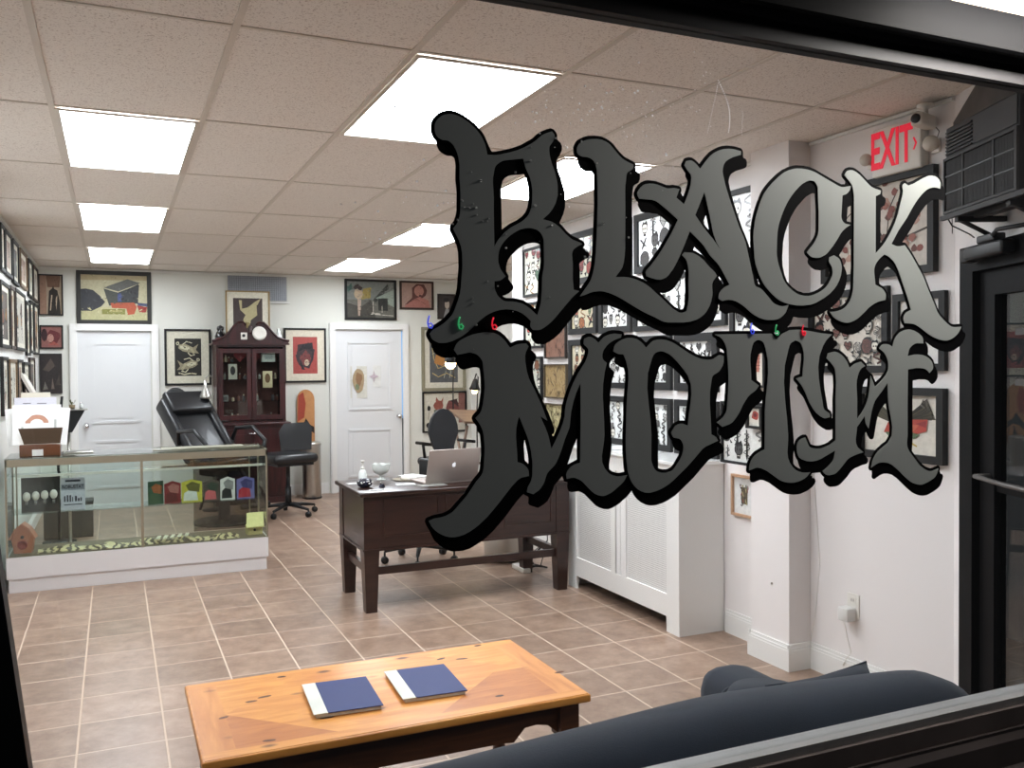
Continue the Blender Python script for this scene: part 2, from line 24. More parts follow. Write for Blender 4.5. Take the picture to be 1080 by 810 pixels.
 'T': (['8971,16174 10136,16194 10240,16088 10346,16184 10522,16257 10736,16268 10974,16242 11221,16208 11460,16191 11348,16105 11306,16058 11253,15983 11175,15808 11149,15619 11162,15423 11198,15225 11243,15032 11259,14940 11269,14911 11284,14885 11307,14866 11396,14817 11411,14796 11411,14746 11322,14731 11300,14730 11266,14737 11201,14766 11105,14831 11041,14896 10957,15008 10862,15186 10818,15261 10785,15308 10739,15358 10663,15430 10801,15465 10808,15565 10835,15767 10831,15865 10801,15958 10771,16021 10758,16039 10740,16054 10706,16068 10648,16083 10559,16043 10542,16030 10518,15994 10496,15934 10415,15654 10398,15365 10421,15069 10459,14771 10487,14476 10485,14377 10470,14178 10482,14082 10523,13994 10543,13967 10589,13913 10645,13868 10703,13839 10799,13811 10866,13805 10969,13806 10892,13733 10834,13702 10770,13678 10702,13661 10628,13651 10553,13649 10466,13659 10381,13679 10303,13710 10044,13875 9979,13906 9908,13933 9836,13947 9801,13946 9661,13910 9664,13976 9676,14021 9706,14078 9749,14128 9791,14163 9866,14205 9984,14247 9991,14873 10008,15092 10039,15312 10062,15532 10057,15749 10003,15958 9972,16037 9942,16063 9900,16080 9877,16085 9856,16086 9819,16078 9768,16051 9752,16034 9733,15991 9693,15844 9688,15739 9705,15526 9708,15420 9869,15323 9810,15254 9784,15234 9692,15182 9637,15138 9548,15026 9458,14877 9407,14813 9353,14755 9323,14729 9289,14708 9258,14694 9119,14656 9007,14736 9092,14784 9138,14824 9176,14871 9191,14896 9204,14930 9211,14967 9234,15223 9241,15366 9242,15510 9235,15653 9213,15908 9206,15945 9181,16010 9145,16069 9122,16095 9074,16131'],
  ['10596,13440 10708,13438 10762,13444 10916,13488 11028,13550 11084,13608 11098,13642 11082,13686 11050,13702 11017,13704 11024,13730 11012,13742 10993,13746 11020,13792 11018,13814 11000,13844 10972,13858 10846,13858 10722,13890 10652,13928 10616,13964 10606,13984 10606,14116 10618,14200 10618,14368 10594,14620 10552,14914 10529,15214 10546,15490 10612,15718 10652,15828 10668,15842 10726,15868 10774,15856 10780,15844 10780,15754 10748,15510 10638,15476 10614,15440 10614,15414 10628,15386 10706,15314 10690,15274 10704,15234 10832,15104 11022,14772 11072,14708 11156,14624 11232,14574 11338,14524 11410,14518 11498,14538 11528,14556 11548,14614 11540,14654 11522,14690 11464,14734 11470,14788 11444,14846 11376,14892 11368,14914 11296,15256 11284,15394 11284,15484 11308,15646 11382,15806 11432,15876 11486,15930 11574,15992 11590,16024 11588,16046 11570,16076 11542,16090 11509,16092 11516,16118 11504,16130 11479,16134 11498,16152 11512,16180 11512,16198 11496,16230 11468,16244 11248,16258 10978,16300 10744,16324 10510,16312 10308,16226 10240,16169 10182,16230 10144,16246 8980,16228 8942,16212 8926,16180 8926,16162 8942,16130 8996,16106 9008,16082 9032,16064 9004,16024 9004,16006 9020,15974 9140,15920 9158,15902 9184,15640 9190,15382 9154,14950 9140,14916 9102,14864 9056,14826 8972,14778 8956,14746 8956,14728 8972,14696 9056,14630 9034,14590 9034,14572 9048,14544 9072,14520 9184,14446 9214,14446 9310,14470 9410,14514 9444,14534 9552,14648 9596,14712 9636,14786 9728,14916 9786,14972 9890,15030 9950,15079 9934,14854 9934,14368 9928,14290 9780,14222 9740,14196 9674,14130 9616,14020 9606,13902 9624,13872 9652,13858 9686,13856 9682,13750 9698,13718 9726,13704 9766,13702 9892,13738 9970,13726 10088,13676 10302,13536 10380,13494 10468,13462', '9906,15278 9922,15316 9908,15362 9832,15412 9820,15628 9826,15688 9844,15760 9876,15848 9922,15874 9962,15872 9982,15826 10006,15730 10006,15502 9970,15226 9960,15222 9930,15240']),
 'H': (['11336,15775 11368,15861 11474,15882 11509,15886 11543,15885 11570,15880 11623,15861 11672,15836 11722,15800 11766,15758 11805,15711 11866,15600 11933,15647 11981,15674 12038,15691 12129,15710 12228,15634 12146,15597 12108,15564 12078,15514 12056,15462 12032,15381 12026,15297 12040,15039 12040,14695 12137,14792 12195,14860 12249,14947 12278,15008 12303,15087 12328,15208 12361,15458 12462,15255 12599,15353 12662,15407 12723,15466 12748,15497 12766,15529 12780,15572 12786,15619 12784,15666 12775,15713 12759,15757 12729,15811 12688,15861 12645,15897 12562,15947 12600,15988 12630,16010 12659,16020 12730,16025 12800,16015 12835,16001 12885,15972 12922,16086 12937,16112 12982,16169 13041,16220 13074,16240 13152,16271 13196,16283 13283,16293 13326,16291 13413,16273 13455,16259 13527,16227 13591,16188 13617,16166 13636,16141 13644,16122 13654,16038 13495,16043 13459,16037 13427,16027 13367,15997 13319,15960 13298,15933 13286,15903 13259,15806 13419,15833 13510,15836 13613,15828 13662,15818 13708,15805 13783,15771 13847,15726 13870,15700 13884,15676 13901,15622 13902,15594 13895,15570 13885,15553 13816,15492 13764,15535 13727,15558 13692,15570 13653,15578 13571,15584 13478,15586 13267,15562 13258,14882 13261,14368 13246,14235 13246,14192 13254,14149 13277,14102 13310,14055 13537,13817 13574,13785 13615,13757 13696,13711 13741,13691 13786,13675 13831,13667 13873,13667 13916,13674 14048,13707 14011,13619 13996,13592 13975,13567 13947,13543 13913,13522 13795,13473 13668,13436 13624,13430 13580,13429 13509,13439 13403,13471 13357,13491 13272,13543 13156,13626 13054,13711 12899,13822 12856,13845 12811,13863 12766,13876 12668,13890 12573,13889 12530,13879 12490,13865 12371,13811 12404,13922 12437,13984 12480,14042 12529,14090 12583,14128 12777,14239 12871,14364 12883,14521 12849,14697 12801,14877 12775,15047 12767,15326 12631,15177 12491,15040 12462,15004 12440,14966 12405,14886 12379,14805 12312,14518 12269,14571 12245,14608 12230,14662 12222,14746 12047,14560 12038,14565 12032,14490 12007,14337 12013,14266 12045,14203 12068,14180 12187,14096 12039,14066 11956,14044 11878,14018 11842,14001 11805,13977 11712,13889 11620,13808 11556,13761 11519,13746 11482,13738 11401,13730 11362,13734 11327,13744 11294,13767 11248,13810 11359,13878 11416,13921 11467,13968 11487,13994 11502,14024 11535,14159 11201,14024 11110,14001 11023,13993 10978,13994 10892,14004 10792,14036 10737,14068 10717,14090 10690,14146 10676,14203 10673,14253 10676,14278 10692,14323 10716,14355 10750,14382 10785,14398 10861,14413 10928,14283 10954,14251 10984,14234 11020,14222 11102,14209 11187,14207 11232,14212 11321,14232 11400,14260 11539,14336 11539,15075 11554,15350 11539,15540 11529,15579 11511,15615 11496,15636 11416,15714'],
  ['13644,13218 13744,13222 13798,13234 13928,13278 14030,13326 14094,13370 14114,13398 14144,13452 14176,13534 14176,13558 14160,13590 14106,13608 14102,13634 14083,13650 14098,13684 14098,13708 14078,13748 14050,13762 14032,13762 13900,13726 13840,13720 13734,13752 13668,13788 13574,13856 13378,14062 13396,14254 13390,15016 13396,15040 13398,15356 13546,15376 13714,15370 13772,15356 13814,15332 13842,15306 13882,15286 13906,15286 13952,15312 13991,15344 14032,15412 14032,15490 14024,15512 13988,15584 13956,15618 13946,15668 13910,15740 13850,15794 13770,15840 13786,15874 13780,15964 13754,16022 13704,16080 13694,16142 13662,16200 13598,16250 13478,16310 13366,16342 13246,16348 13110,16316 12996,16256 12906,16166 12854,16056 12778,16078 12670,16078 12582,16046 12522,15986 12508,15958 12508,15940 12530,15902 12584,15872 12608,15842 12586,15796 12602,15752 12698,15692 12728,15662 12730,15598 12716,15552 12696,15518 12606,15428 12484,15341 12408,15486 12374,15506 12348,15510 12258,15588 12280,15628 12280,15646 12266,15674 12164,15752 12130,15766 12058,15754 11970,15728 11886,15684 11852,15740 11784,15822 11708,15878 11624,15920 11560,15940 11482,15940 11358,15914 11330,15900 11304,15848 11284,15796 11284,15766 11312,15722 11372,15680 11362,15616 11376,15582 11486,15488 11494,15406 11500,15286 11482,15064 11480,14370 11366,14304 11308,14284 11188,14260 11128,14260 11044,14272 10988,14294 10968,14322 10910,14438 10874,14462 10822,14464 10768,14452 10698,14414 10662,14378 10632,14324 10618,14278 10618,14212 10644,14112 10668,14064 10700,14024 10722,13956 10746,13908 10772,13874 10860,13824 10960,13792 11002,13786 11204,13790 11216,13766 11264,13718 11293,13700 11278,13666 11280,13638 11294,13610 11342,13562 11388,13536 11428,13522 11542,13522 11608,13534 11666,13560 11819,13682 11906,13770 11982,13814 12154,13864 12262,13882 12290,13896 12310,13930 12308,13958 12294,13986 12216,14052 12232,14092 12218,14138 12142,14200 12168,14366 12258,14462 12306,14376 12348,14328 12394,14314 12432,14330 12448,14362 12508,14632 12546,14744 12570,14792 12626,14868 12730,14961 12826,14536 12820,14392 12758,14304 12726,14270 12630,14222 12492,14132 12434,14076 12390,14012 12342,13916 12316,13810 12336,13770 12364,13756 12398,13760 12394,13732 12406,13708 12394,13648 12408,13620 12438,13602 12460,13600 12588,13658 12652,13678 12702,13682 12778,13678 12880,13654 12998,13586 13254,13386 13380,13302 13440,13272 13546,13234', '12162,15194 12184,15286 12216,15356 12240,15386 12292,15411 12298,15406 12298,15370 12266,15174 12224,15018 12174,14929 12160,15064']),
}

# ------------------------------------------------------------------ colour / materials
def lin(c):
    return tuple((v/255/12.92) if v/255 <= 0.04045 else ((v/255+0.055)/1.055)**2.4 for v in c)

MATS = {}
def mat(name, rgb, rough=0.6, metal=0.0, var=0.0, vscale=8.0, bump=0.0, bscale=60.0, coat=0.0, spec=0.4, emit=None, estr=0.0, sheen=0.0):
    if name in MATS: return MATS[name]
    m = bpy.data.materials.new(name); m.use_nodes = True
    nt = m.node_tree; b = nt.nodes['Principled BSDF']
    col = lin(rgb) + (1,)
    b.inputs['Base Color'].default_value = col
    b.inputs['Roughness'].default_value = rough
    b.inputs['Metallic'].default_value = metal
    b.inputs['Specular IOR Level'].default_value = spec
    b.inputs['Coat Weight'].default_value = coat
    b.inputs['Coat Roughness'].default_value = 0.08
    if sheen: b.inputs['Sheen Weight'].default_value = sheen
    tc = nt.nodes.new('ShaderNodeTexCoord')
    if var > 0:
        n = nt.nodes.new('ShaderNodeTexNoise'); n.inputs['Scale'].default_value = vscale; n.inputs['Detail'].default_value = 4
        nt.links.new(tc.outputs['Object'], n.inputs['Vector'])
        r = nt.nodes.new('ShaderNodeMixRGB'); r.blend_type = 'MULTIPLY'; r.inputs['Fac'].default_value = 1
        r.inputs['Color1'].default_value = col
        cr = nt.nodes.new('ShaderNodeValToRGB')
        cr.color_ramp.elements[0].position = .3; cr.color_ramp.elements[1].position = .7
        cr.color_ramp.elements[0].color = (1-var, 1-var, 1-var, 1); cr.color_ramp.elements[1].color = (1, 1, 1, 1)
        nt.links.new(n.outputs['Fac'], cr.inputs['Fac']); nt.links.new(cr.outputs['Color'], r.inputs['Color2'])
        nt.links.new(r.outputs['Color'], b.inputs['Base Color'])
    if bump > 0:
        n2 = nt.nodes.new('ShaderNodeTexNoise'); n2.inputs['Scale'].default_value = bscale; n2.inputs['Detail'].default_value = 5
        nt.links.new(tc.outputs['Object'], n2.inputs['Vector'])
        bp = nt.nodes.new('ShaderNodeBump'); bp.inputs['Strength'].default_value = bump; bp.inputs['Distance'].default_value = 0.01
        nt.links.new(n2.outputs['Fac'], bp.inputs['Height']); nt.links.new(bp.outputs['Normal'], b.inputs['Normal'])
    if emit:
        b.inputs['Emission Color'].default_value = lin(emit)+(1,); b.inputs['Emission Strength'].default_value = estr
    MATS[name] = m
    return m

def wood(name, dark, light, scale=(1.2, 14, 14), rough=0.4, coat=0.0, rot=0.0, knots=0.0):
    if name in MATS: return MATS[name]
    m = bpy.data.materials.new(name); m.use_nodes = True
    nt = m.node_tree; b = nt.nodes['Principled BSDF']; L = nt.links.new
    tc = nt.nodes.new('ShaderNodeTexCoord'); mp = nt.nodes.new('ShaderNodeMapping')
    mp.inputs['Scale'].default_value = scale; mp.inputs['Rotation'].default_value = (0, 0, rot)
    n = nt.nodes.new('ShaderNodeTexNoise'); n.inputs['Scale'].default_value = 2.2; n.inputs['Detail'].default_value = 6; n.inputs['Distortion'].default_value = .6
    cr = nt.nodes.new('ShaderNodeValToRGB')
    cr.color_ramp.elements[0].position = .32; cr.color_ramp.elements[0].color = lin(dark)+(1,)
    cr.color_ramp.elements[1].position = .68; cr.color_ramp.elements[1].color = lin(light)+(1,)
    L(tc.outputs['Object'], mp.inputs['Vector']); L(mp.outputs['Vector'], n.inputs['Vector']); L(n.outputs['Fac'], cr.inputs['Fac'])
    out = cr.outputs['Color']
    if knots > 0:
        v = nt.nodes.new('ShaderNodeTexVoronoi'); v.inputs['Scale'].default_value = 6.0; v.inputs['Randomness'].default_value = 1.0
        mp2 = nt.nodes.new('ShaderNodeMapping'); mp2.inputs['Scale'].default_value = (0.75, 1.5, 1)
        L(tc.outputs['Object'], mp2.inputs['Vector']); L(mp2.outputs['Vector'], v.inputs['Vector'])
        k = nt.nodes.new('ShaderNodeValToRGB')
        k.color_ramp.elements[0].position = .06; k.color_ramp.elements[0].color = lin((70, 38, 18))+(1,)
        k.color_ramp.elements[1].position = .15; k.color_ramp.elements[1].color = (1, 1, 1, 1)
        L(v.outputs['Distance'], k.inputs['Fac'])
        mx = nt.nodes.new('ShaderNodeMixRGB'); mx.blend_type = 'MULTIPLY'; mx.inputs['Fac'].default_value = knots
        L(out, mx.inputs['Color1']); L(k.outputs['Color'], mx.inputs['Color2']); out = mx.outputs['Color']
    L(out, b.inputs['Base Color'])
    b.inputs['Roughness'].default_value = rough; b.inputs['Coat Weight'].default_value = coat; b.inputs['Coat Roughness'].default_value = .12
    MATS[name] = m
    return m

def glass(name, tint=(0.97, 0.99, 0.98), refl=1.0):
    if name in MATS: return MATS[name]
    m = bpy.data.materials.new(name); m.use_nodes = True
    nt = m.node_tree; nt.nodes.remove(nt.nodes['Principled BSDF']); L = nt.links.new
    o = nt.nodes['Material Output']
    t = nt.nodes.new('ShaderNodeBsdfTransparent'); t.inputs['Color'].default_value = tint+(1,)
    g = nt.nodes.new('ShaderNodeBsdfGlossy'); g.inputs['Roughness'].default_value = 0.01
    lw = nt.nodes.new('ShaderNodeLayerWeight'); lw.inputs['Blend'].default_value = .5
    pw = nt.nodes.new('ShaderNodeMath'); pw.operation = 'POWER'; pw.inputs[1].default_value = 5
    f = nt.nodes.new('ShaderNodeMath'); f.operation = 'MULTIPLY_ADD'; f.inputs[1].default_value = .9; f.inputs[2].default_value = .035
    L(lw.outputs['Facing'], pw.inputs[0]); L(pw.outputs[0], f.inputs[0])
    mu = nt.nodes.new('ShaderNodeMath'); mu.operation = 'MULTIPLY'; mu.inputs[1].default_value = refl
    mx = nt.nodes.new('ShaderNodeMixShader')
    L(f.outputs[0], mu.inputs[0]); L(mu.outputs[0], mx.inputs['Fac']); L(t.outputs[0], mx.inputs[1]); L(g.outputs[0], mx.inputs[2]); L(mx.outputs[0], o.inputs['Surface'])
    MATS[name] = m
    return m

def floor_mat():
    m = bpy.data.materials.new('floor_tile'); m.use_nodes = True
    nt = m.node_tree; b = nt.nodes['Principled BSDF']; L = nt.links.new
    N = nt.nodes.new
    tc = N('ShaderNodeTexCoord'); sep = N('ShaderNodeSeparateXYZ'); L(tc.outputs['Object'], sep.inputs[0])
    def M(op, a, bb=None):
        n = N('ShaderNodeMath'); n.operation = op
        for i, v in enumerate((a, bb)):
            if v is None: continue
            if isinstance(v, (int, float)): n.inputs[i].default_value = v
            else: L(v, n.inputs[i])
        return n.outputs[0]
    P = 0.3405
    ux = M('DIVIDE', M('SUBTRACT', sep.outputs[0], 0.178-30*P), P)
    uy = M('DIVIDE', M('SUBTRACT', sep.outputs[1], 4.362-30*P), P)
    def d(u):
        f = M('FRACT', u); return M('MINIMUM', f, M('SUBTRACT', 1.0, f))
    dd = M('MINIMUM', d(ux), d(uy))
    g = N('ShaderNodeMapRange'); g.inputs['From Min'].default_value = .009; g.inputs['From Max'].default_value = .017
    L(dd, g.inputs['Value'])      # 0 = grout, 1 = tile
    cell = N('ShaderNodeCombineXYZ'); L(M('FLOOR', ux), cell.inputs[0]); L(M('FLOOR', uy), cell.inputs[1])
    wn = N('ShaderNodeTexWhiteNoise'); wn.noise_dimensions = '3D'; L(cell.outputs[0], wn.inputs['Vector'])
    off = N('ShaderNodeVectorMath'); off.operation = 'SCALE'; off.inputs['Scale'].default_value = 9.0; L(wn.outputs['Color'], off.inputs[0])
    add = N('ShaderNodeVectorMath'); add.operation = 'ADD'; L(tc.outputs['Object'], add.inputs[0]); L(off.outputs[0], add.inputs[1])
    n1 = N('ShaderNodeTexNoise'); n1.inputs['Scale'].default_value = 7.5; n1.inputs['Detail'].default_value = 9; n1.inputs['Roughness'].default_value = .74
    L(add.outputs[0], n1.inputs['Vector'])
    cr = N('ShaderNodeValToRGB'); e = cr.color_ramp.elements
    e[0].position = .3; e[0].color = lin((122, 97, 82))+(1,)
    e[1].position = .72; e[1].color = lin((168, 143, 124))+(1,)
    x = cr.color_ramp.elements.new(.5); x.color = lin((145, 120, 103))+(1,)
    L(n1.outputs['Fac'], cr.inputs['Fac'])
    hsv = N('ShaderNodeHueSaturation'); L(cr.outputs['Color'], hsv.inputs['Color'])
    mr = N('ShaderNodeMapRange'); mr.inputs['To Min'].default_value = .88; mr.inputs['To Max'].default_value = 1.1
    L(wn.outputs['Value'], mr.inputs['Value']); L(mr.outputs[0], hsv.inputs['Value'])
    mx = N('ShaderNodeMixRGB'); mx.inputs['Color1'].default_value = lin((198, 176, 157))+(1,)
    L(g.outputs[0], mx.inputs['Fac']); L(hsv.outputs['Color'], mx.inputs['Color2']); L(mx.outputs['Color'], b.inputs['Base Color'])
    rr = N('ShaderNodeMapRange'); rr.inputs['To Min'].default_value = .75; rr.inputs['To Max'].default_value = .34
    L(g.outputs[0], rr.inputs['Value']); L(rr.outputs[0], b.inputs['Roughness'])
    bp = N('ShaderNodeBump'); bp.inputs['Strength'].default_value = .35; bp.inputs['Distance'].default_value = .004
    s = M('ADD', g.outputs[0], M('MULTIPLY', n1.outputs['Fac'], .9)); L(s, bp.inputs['Height']); L(bp.outputs['Normal'], b.inputs['Normal'])
    return m

def ceiling_mat():
    m = bpy.data.materials.new('ceiling_tile'); m.use_nodes = True
    nt = m.node_tree; b = nt.nodes['Principled BSDF']; L = nt.links.new; N = nt.nodes.new
    tc = N('ShaderNodeTexCoord')
    n = N('ShaderNodeTexNoise'); n.inputs['Scale'].default_value = 150; n.inputs['Detail'].default_value = 3
    L(tc.outputs['Object'], n.inputs['Vector'])
    cr = N('ShaderNodeValToRGB'); e = cr.color_ramp.elements
    e[0].position = .33; e[0].color = lin((190, 178, 168))+(1,)
    e[1].position = .44; e[1].color = lin((236, 228, 220))+(1,)
    L(n.outputs['Fac'], cr.inputs['Fac']); L(cr.outputs['Color'], b.inputs['Base Color'])
    b.inputs['Roughness'].default_value = .95; b.inputs['Specular IOR Level'].default_value = .1
    return m

# ------------------------------------------------------------------ mesh builder
class MB:
    def __init__(s): s.v = []; s.f = []; s.mi = []; s.sm = []
    def add(s, vs, fs, m=0, smooth=False):
        o = len(s.v); s.v += [tuple(v) for v in vs]
        for f in fs: s.f.append([i+o for i in f]); s.mi.append(m); s.sm.append(smooth)
        return s
    def box(s, a, b, m=0, M=None, bev=0.0):
        x0, x1 = sorted((a[0], b[0])); y0, y1 = sorted((a[1], b[1])); z0, z1 = sorted((a[2], b[2]))
        if bev > 0:
            bm = bmesh.new()
            bmesh.ops.create_cube(bm, size=1, matrix=Matrix.Translation(((x0+x1)/2, (y0+y1)/2, (z0+z1)/2)) @ Matrix.Diagonal((x1-x0, y1-y0, z1-z0, 1)))
            bmesh.ops.bevel(bm, geom=bm.edges[:], offset=bev, segments=3, affect='EDGES', profile=.5)
            vs = [v.co.copy() for v in bm.verts]; bm.verts.index_update(); fs = [[v.index for v in f.verts] for f in bm.faces]; bm.free()
            if M: vs = [M @ v for v in vs]
            return s.add(vs, fs, m, True)
        vs = [(x, y, z) for x in (x0, x1) for y in (y0, y1) for z in (z0, z1)]
        if M: vs = [M @ Vector(v) for v in vs]
        return s.add(vs, [(0, 1, 3, 2), (4, 6, 7, 5), (0, 4, 5, 1), (2, 3, 7, 6), (0, 2, 6, 4), (1, 5, 7, 3)], m)
    def prism(s, pts, axis, a, b, m=0, M=None, smooth=False):
        # pts 2-D outline (ccw), extruded between a and b along axis
        n = len(pts)
        def P(p, t):
            return {'x': (t, p[0], p[1]), 'y': (p[0], t, p[1]), 'z': (p[0], p[1], t)}[axis]
        vs = [P(p, a) for p in pts]+[P(p, b) for p in pts]
        if M: vs = [M @ Vector(v) for v in vs]
        o = len(s.v)
        s.add(vs, [list(range(n))[::-1], [i+n for i in range(n)]], m)
        for i in range(n):
            j = (i+1) % n
            s.f.append([o+i, o+j, o+j+n, o+i+n]); s.mi.append(m); s.sm.append(smooth)
        return s
    def lathe(s, prof, c=(0, 0, 0), n=24, m=0, M=None, smooth=True):
        # prof [(r,z)...]
        vs = []; fs = []
        for r, z in prof:
            for k in range(n):
                a = 2*PI*k/n; vs.append(Vector((c[0]+r*math.cos(a), c[1]+r*math.sin(a), c[2]+z)))
        for i in range(len(prof)-1):
            for k in range(n):
                k2 = (k+1) % n; fs.append((i*n+k, i*n+k2, (i+1)*n+k2, (i+1)*n+k))
        if prof[0][0] > 1e-5: fs.append(tuple(range(n))[::-1])
        if prof[-1][0] > 1e-5: fs.append(tuple((len(prof)-1)*n+k for k in range(n)))
        if M: vs = [M @ v for v in vs]
        return s.add(vs, fs, m, smooth)
    def tube(s, pts, r, n=10, m=0, M=None, closed=False):
        pts = [Vector(p) for p in pts]; k = len(pts); rs = r if isinstance(r, (list, tuple)) else [r]*k
        vs = []; fs = []; up = None
        for i, p in enumerate(pts):
            if closed: t = pts[(i+1) % k]-pts[i-1]
            else: t = pts[min(i+1, k-1)]-pts[max(i-1, 0)]
            t.normalize()
            if up is None:
                up = t.orthogonal().normalized()
            up = (up-t*up.dot(t)).normalized(); w = t.cross(up)
            for j in range(n):
                a = 2*PI*j/n; vs.append(p+up*math.cos(a)*rs[i]+w*math.sin(a)*rs[i])
        for i in range(k if closed else k-1):
            i2 = (i+1) % k
            for j in range(n):
                j2 = (j+1) % n; fs.append((i*n+j, i*n+j2, i2*n+j2, i2*n+j))
        if not closed: fs.append(tuple(range(n))[::-1]); fs.append(tuple((k-1)*n+j for j in range(n)))
        if M: vs = [M @ v for v in vs]
        return s.add(vs, fs, m, True)
    def sphere(s, c, r, m=0, n=16, sz=1.0, M=None):
        prof = [(max(r*math.sin(PI*i/n), 1e-6 if i in (0, n) else 0), -r*sz*math.cos(PI*i/n)) for i in range(n+1)]
        return s.lathe(prof, c, n*2, m, M)
    def poly(s, pts, m=0):
        return s.add(pts, [list(range(len(pts)))], m)
    def build(s, name, mats, parent=None, loc=None, fix=True):
        me = bpy.data.meshes.new(name); me.from_pydata(s.v, [], s.f)
        if not isinstance(mats, (list, tuple)): mats = [mats]
        for x in mats: me.materials.append(x)
        for p, mi, sm in zip(me.polygons, s.mi, s.sm): p.material_index = mi; p.use_smooth = sm
        if fix:
            bm = bmesh.new(); bm.from_mesh(me); bmesh.ops.recalc_face_normals(bm, faces=bm.faces[:]); bm.to_mesh(me); bm.free()
        me.update()
        o = bpy.data.objects.new(name, me); C.objects.link(o)
        if parent is not None: o.parent = parent
        if loc is not None: o.location = loc
        return o

def tag(o, label, cat, group=None, kind=None):
    if label: o['label'] = label
    if cat: o['category'] = cat
    if group: o['group'] = group
    if kind: o['kind'] = kind
    return o
def thing(name, label, cat, loc=(0, 0, 0), rz=0.0, group=None):
    o = bpy.data.objects.new(name, None); o.empty_display_size = .1; C.objects.link(o)
    o.location = loc; o.rotation_euler = (0, 0, rz)
    return tag(o, label, cat, group)
def struct(name, mb, m, parent=None):
    o = mb.build(name, m, parent)
    if parent is None: o['kind'] = 'structure'
    return o
def copytree(o, parent=None):
    c = o.copy(); C.objects.link(c)
    if parent is not None: c.parent = parent
    for ch in list(o.children): copytree(ch, c)
    return c
def subsurf(o, lv=2):
    md = o.modifiers.new('subdivision', 'SUBSURF'); md.levels = lv; md.render_levels = lv
    for p in o.data.polygons: p.use_smooth = True
    return o
def Rz(a): return Matrix.Rotation(a, 4, 'Z')
def TR(x, y, z): return Matrix.Translation((x, y, z))

# ------------------------------------------------------------------ materials used often
WALL = mat('wall_paint', (226, 226, 222), .75, var=.03, vscale=1.5, bump=.03, bscale=120)
WHITE = mat('white_gloss_paint', (232, 231, 228), .42, var=.02, vscale=3)
DOORW = mat('door_paint', (222, 223, 224), .45, var=.02, vscale=2)
BLACKF = mat('black_frame_paint', (18, 17, 16), .35, var=.2, vscale=30)
DARKM = mat('dark_window_metal', (52, 50, 50), .38, .55, var=.15, vscale=12)
BLACKM = mat('black_window_frame', (11, 11, 12), .55, .0, var=.2, vscale=10)
STEEL = mat('brushed_steel', (190, 188, 182), .3, 1, var=.08, vscale=20)
CHROME = mat('chrome', (220, 220, 222), .12, 1, var=.03)
BLKPL = mat('black_plastic', (20, 20, 21), .45, var=.15, vscale=20)
VINYL = mat('black_vinyl_upholstery', (26, 27, 30), .38, var=.15, vscale=9, bump=.08, bscale=90, coat=.15)
PAPER = mat('white_paper', (240, 239, 235), .7, var=.03, vscale=12)
DESKW = wood('dark_desk_wood', (36, 20, 16), (54, 31, 25), rough=.32, coat=.2)
MAHOG = wood('mahogany', (36, 13, 13), (66, 23, 24), rough=.35, coat=.25, scale=(10, 10, 1.2))
PINE = wood('knotty_pine', (196, 122, 50), (222, 154, 76), rough=.42, coat=.08, scale=(1.5, 11, 11), knots=.85)
PINE2 = wood('knotty_pine_cross', (188, 116, 50), (216, 146, 74), rough=.42, coat=.08, scale=(11, 1.5, 11), knots=.5)
PINED = wood('dark_stained_pine', (58, 32, 18), (92, 54, 30), rough=.4, coat=.15)
GL = glass('clear_glass')
GLC = glass('case_glass', (.93, .97, .95), 1.2)

# ================================================================== SETTING
YB, XL, XR, XF, ZC = 11.05, -0.75, 3.26, 4.32, 2.69
CX, CY = 3.26, 2.71                       # corner where the slanted entry wall starts
DX, DY = -.398, -.917                     # its direction towards the street
def SP(s, off=0.0, z=0.0):                # a point on the slanted entry wall, off = into the shop
    return (CX+DX*s-.917*off, CY+DY*s+.398*off, z)

fl = MB().box((-1.2, 1.15, -.06), (4.6, 11.3, 0)); struct('floor', fl, floor_mat())
ce = MB().box((-1.2, 1.15, ZC), (4.6, 11.3, ZC+.08)); struct('ceiling', ce, ceiling_mat())
struct('wall_back', MB().box((XL-.1, YB, 0), (XF+.1, YB+.12, ZC)), mat('wall_paint_back', (220, 220, 212), .75, var=.03, vscale=1.5, bump=.03, bscale=120))
struct('wall_left', MB().box((XL-.12, 1.15, 0), (XL, YB, ZC)), WALL)
WALLR = mat('wall_paint_right', (233, 228, 226), .75, var=.02, vscale=1.5, bump=.03, bscale=120)
struct('wall_right', MB().box((XR, CY, 0), (XR+.12, 7.19, ZC)).box((XR, 7.19, 0), (XF+.1, 7.31, ZC)), WALLR)
struct('wall_far_right', MB().box((XF, 7.31, 0), (XF+.12, YB, ZC)), WALL)
struct('trim_6', MB().box((XR-.012, 7.06, 0), (XR, 7.19, ZC)), WHITE)
# chase / pilaster on the right wall
struct('wall_pilaster', MB().box((3.12, 3.57, 0), (XR, 3.865, ZC)), WALLR)
# slanted entry wall around the black door
def slab(mb, s0, s1, z0, z1, o0=-.12, o1=0.0, m=0):
    p = [SP(s0, o0), SP(s1, o0), SP(s1, o1), SP(s0, o1)]
    return mb.prism([(q[0], q[1]) for q in p], 'z', z0, z1, m)
w = MB(); slab(w, 0, .10, 0, ZC); slab(w, .10, 1.14, 2.035, ZC); slab(w, 1.14, 1.66, 0, ZC)
struct('wall_entry', w, WALLR)
PLY = mat('grey_plywood', (92, 86, 82), .8, var=.35, vscale=9)
pm = MB()
pp = [(.012, 2.44), (.012, 2.575), (.21, 2.688), (1.1, 2.688), (1.1, 2.44)]
vs = [SP(s, .001, z) for s, z in pp]+[SP(s, .014, z) for s, z in pp]; n = len(pp)
pm.add(vs, [list(range(n)), list(range(n, 2*n))]+[[i, (i+1) % n, (i+1) % n+n, i+n] for i in range(n)])
struct('trim_7', pm, PLY)
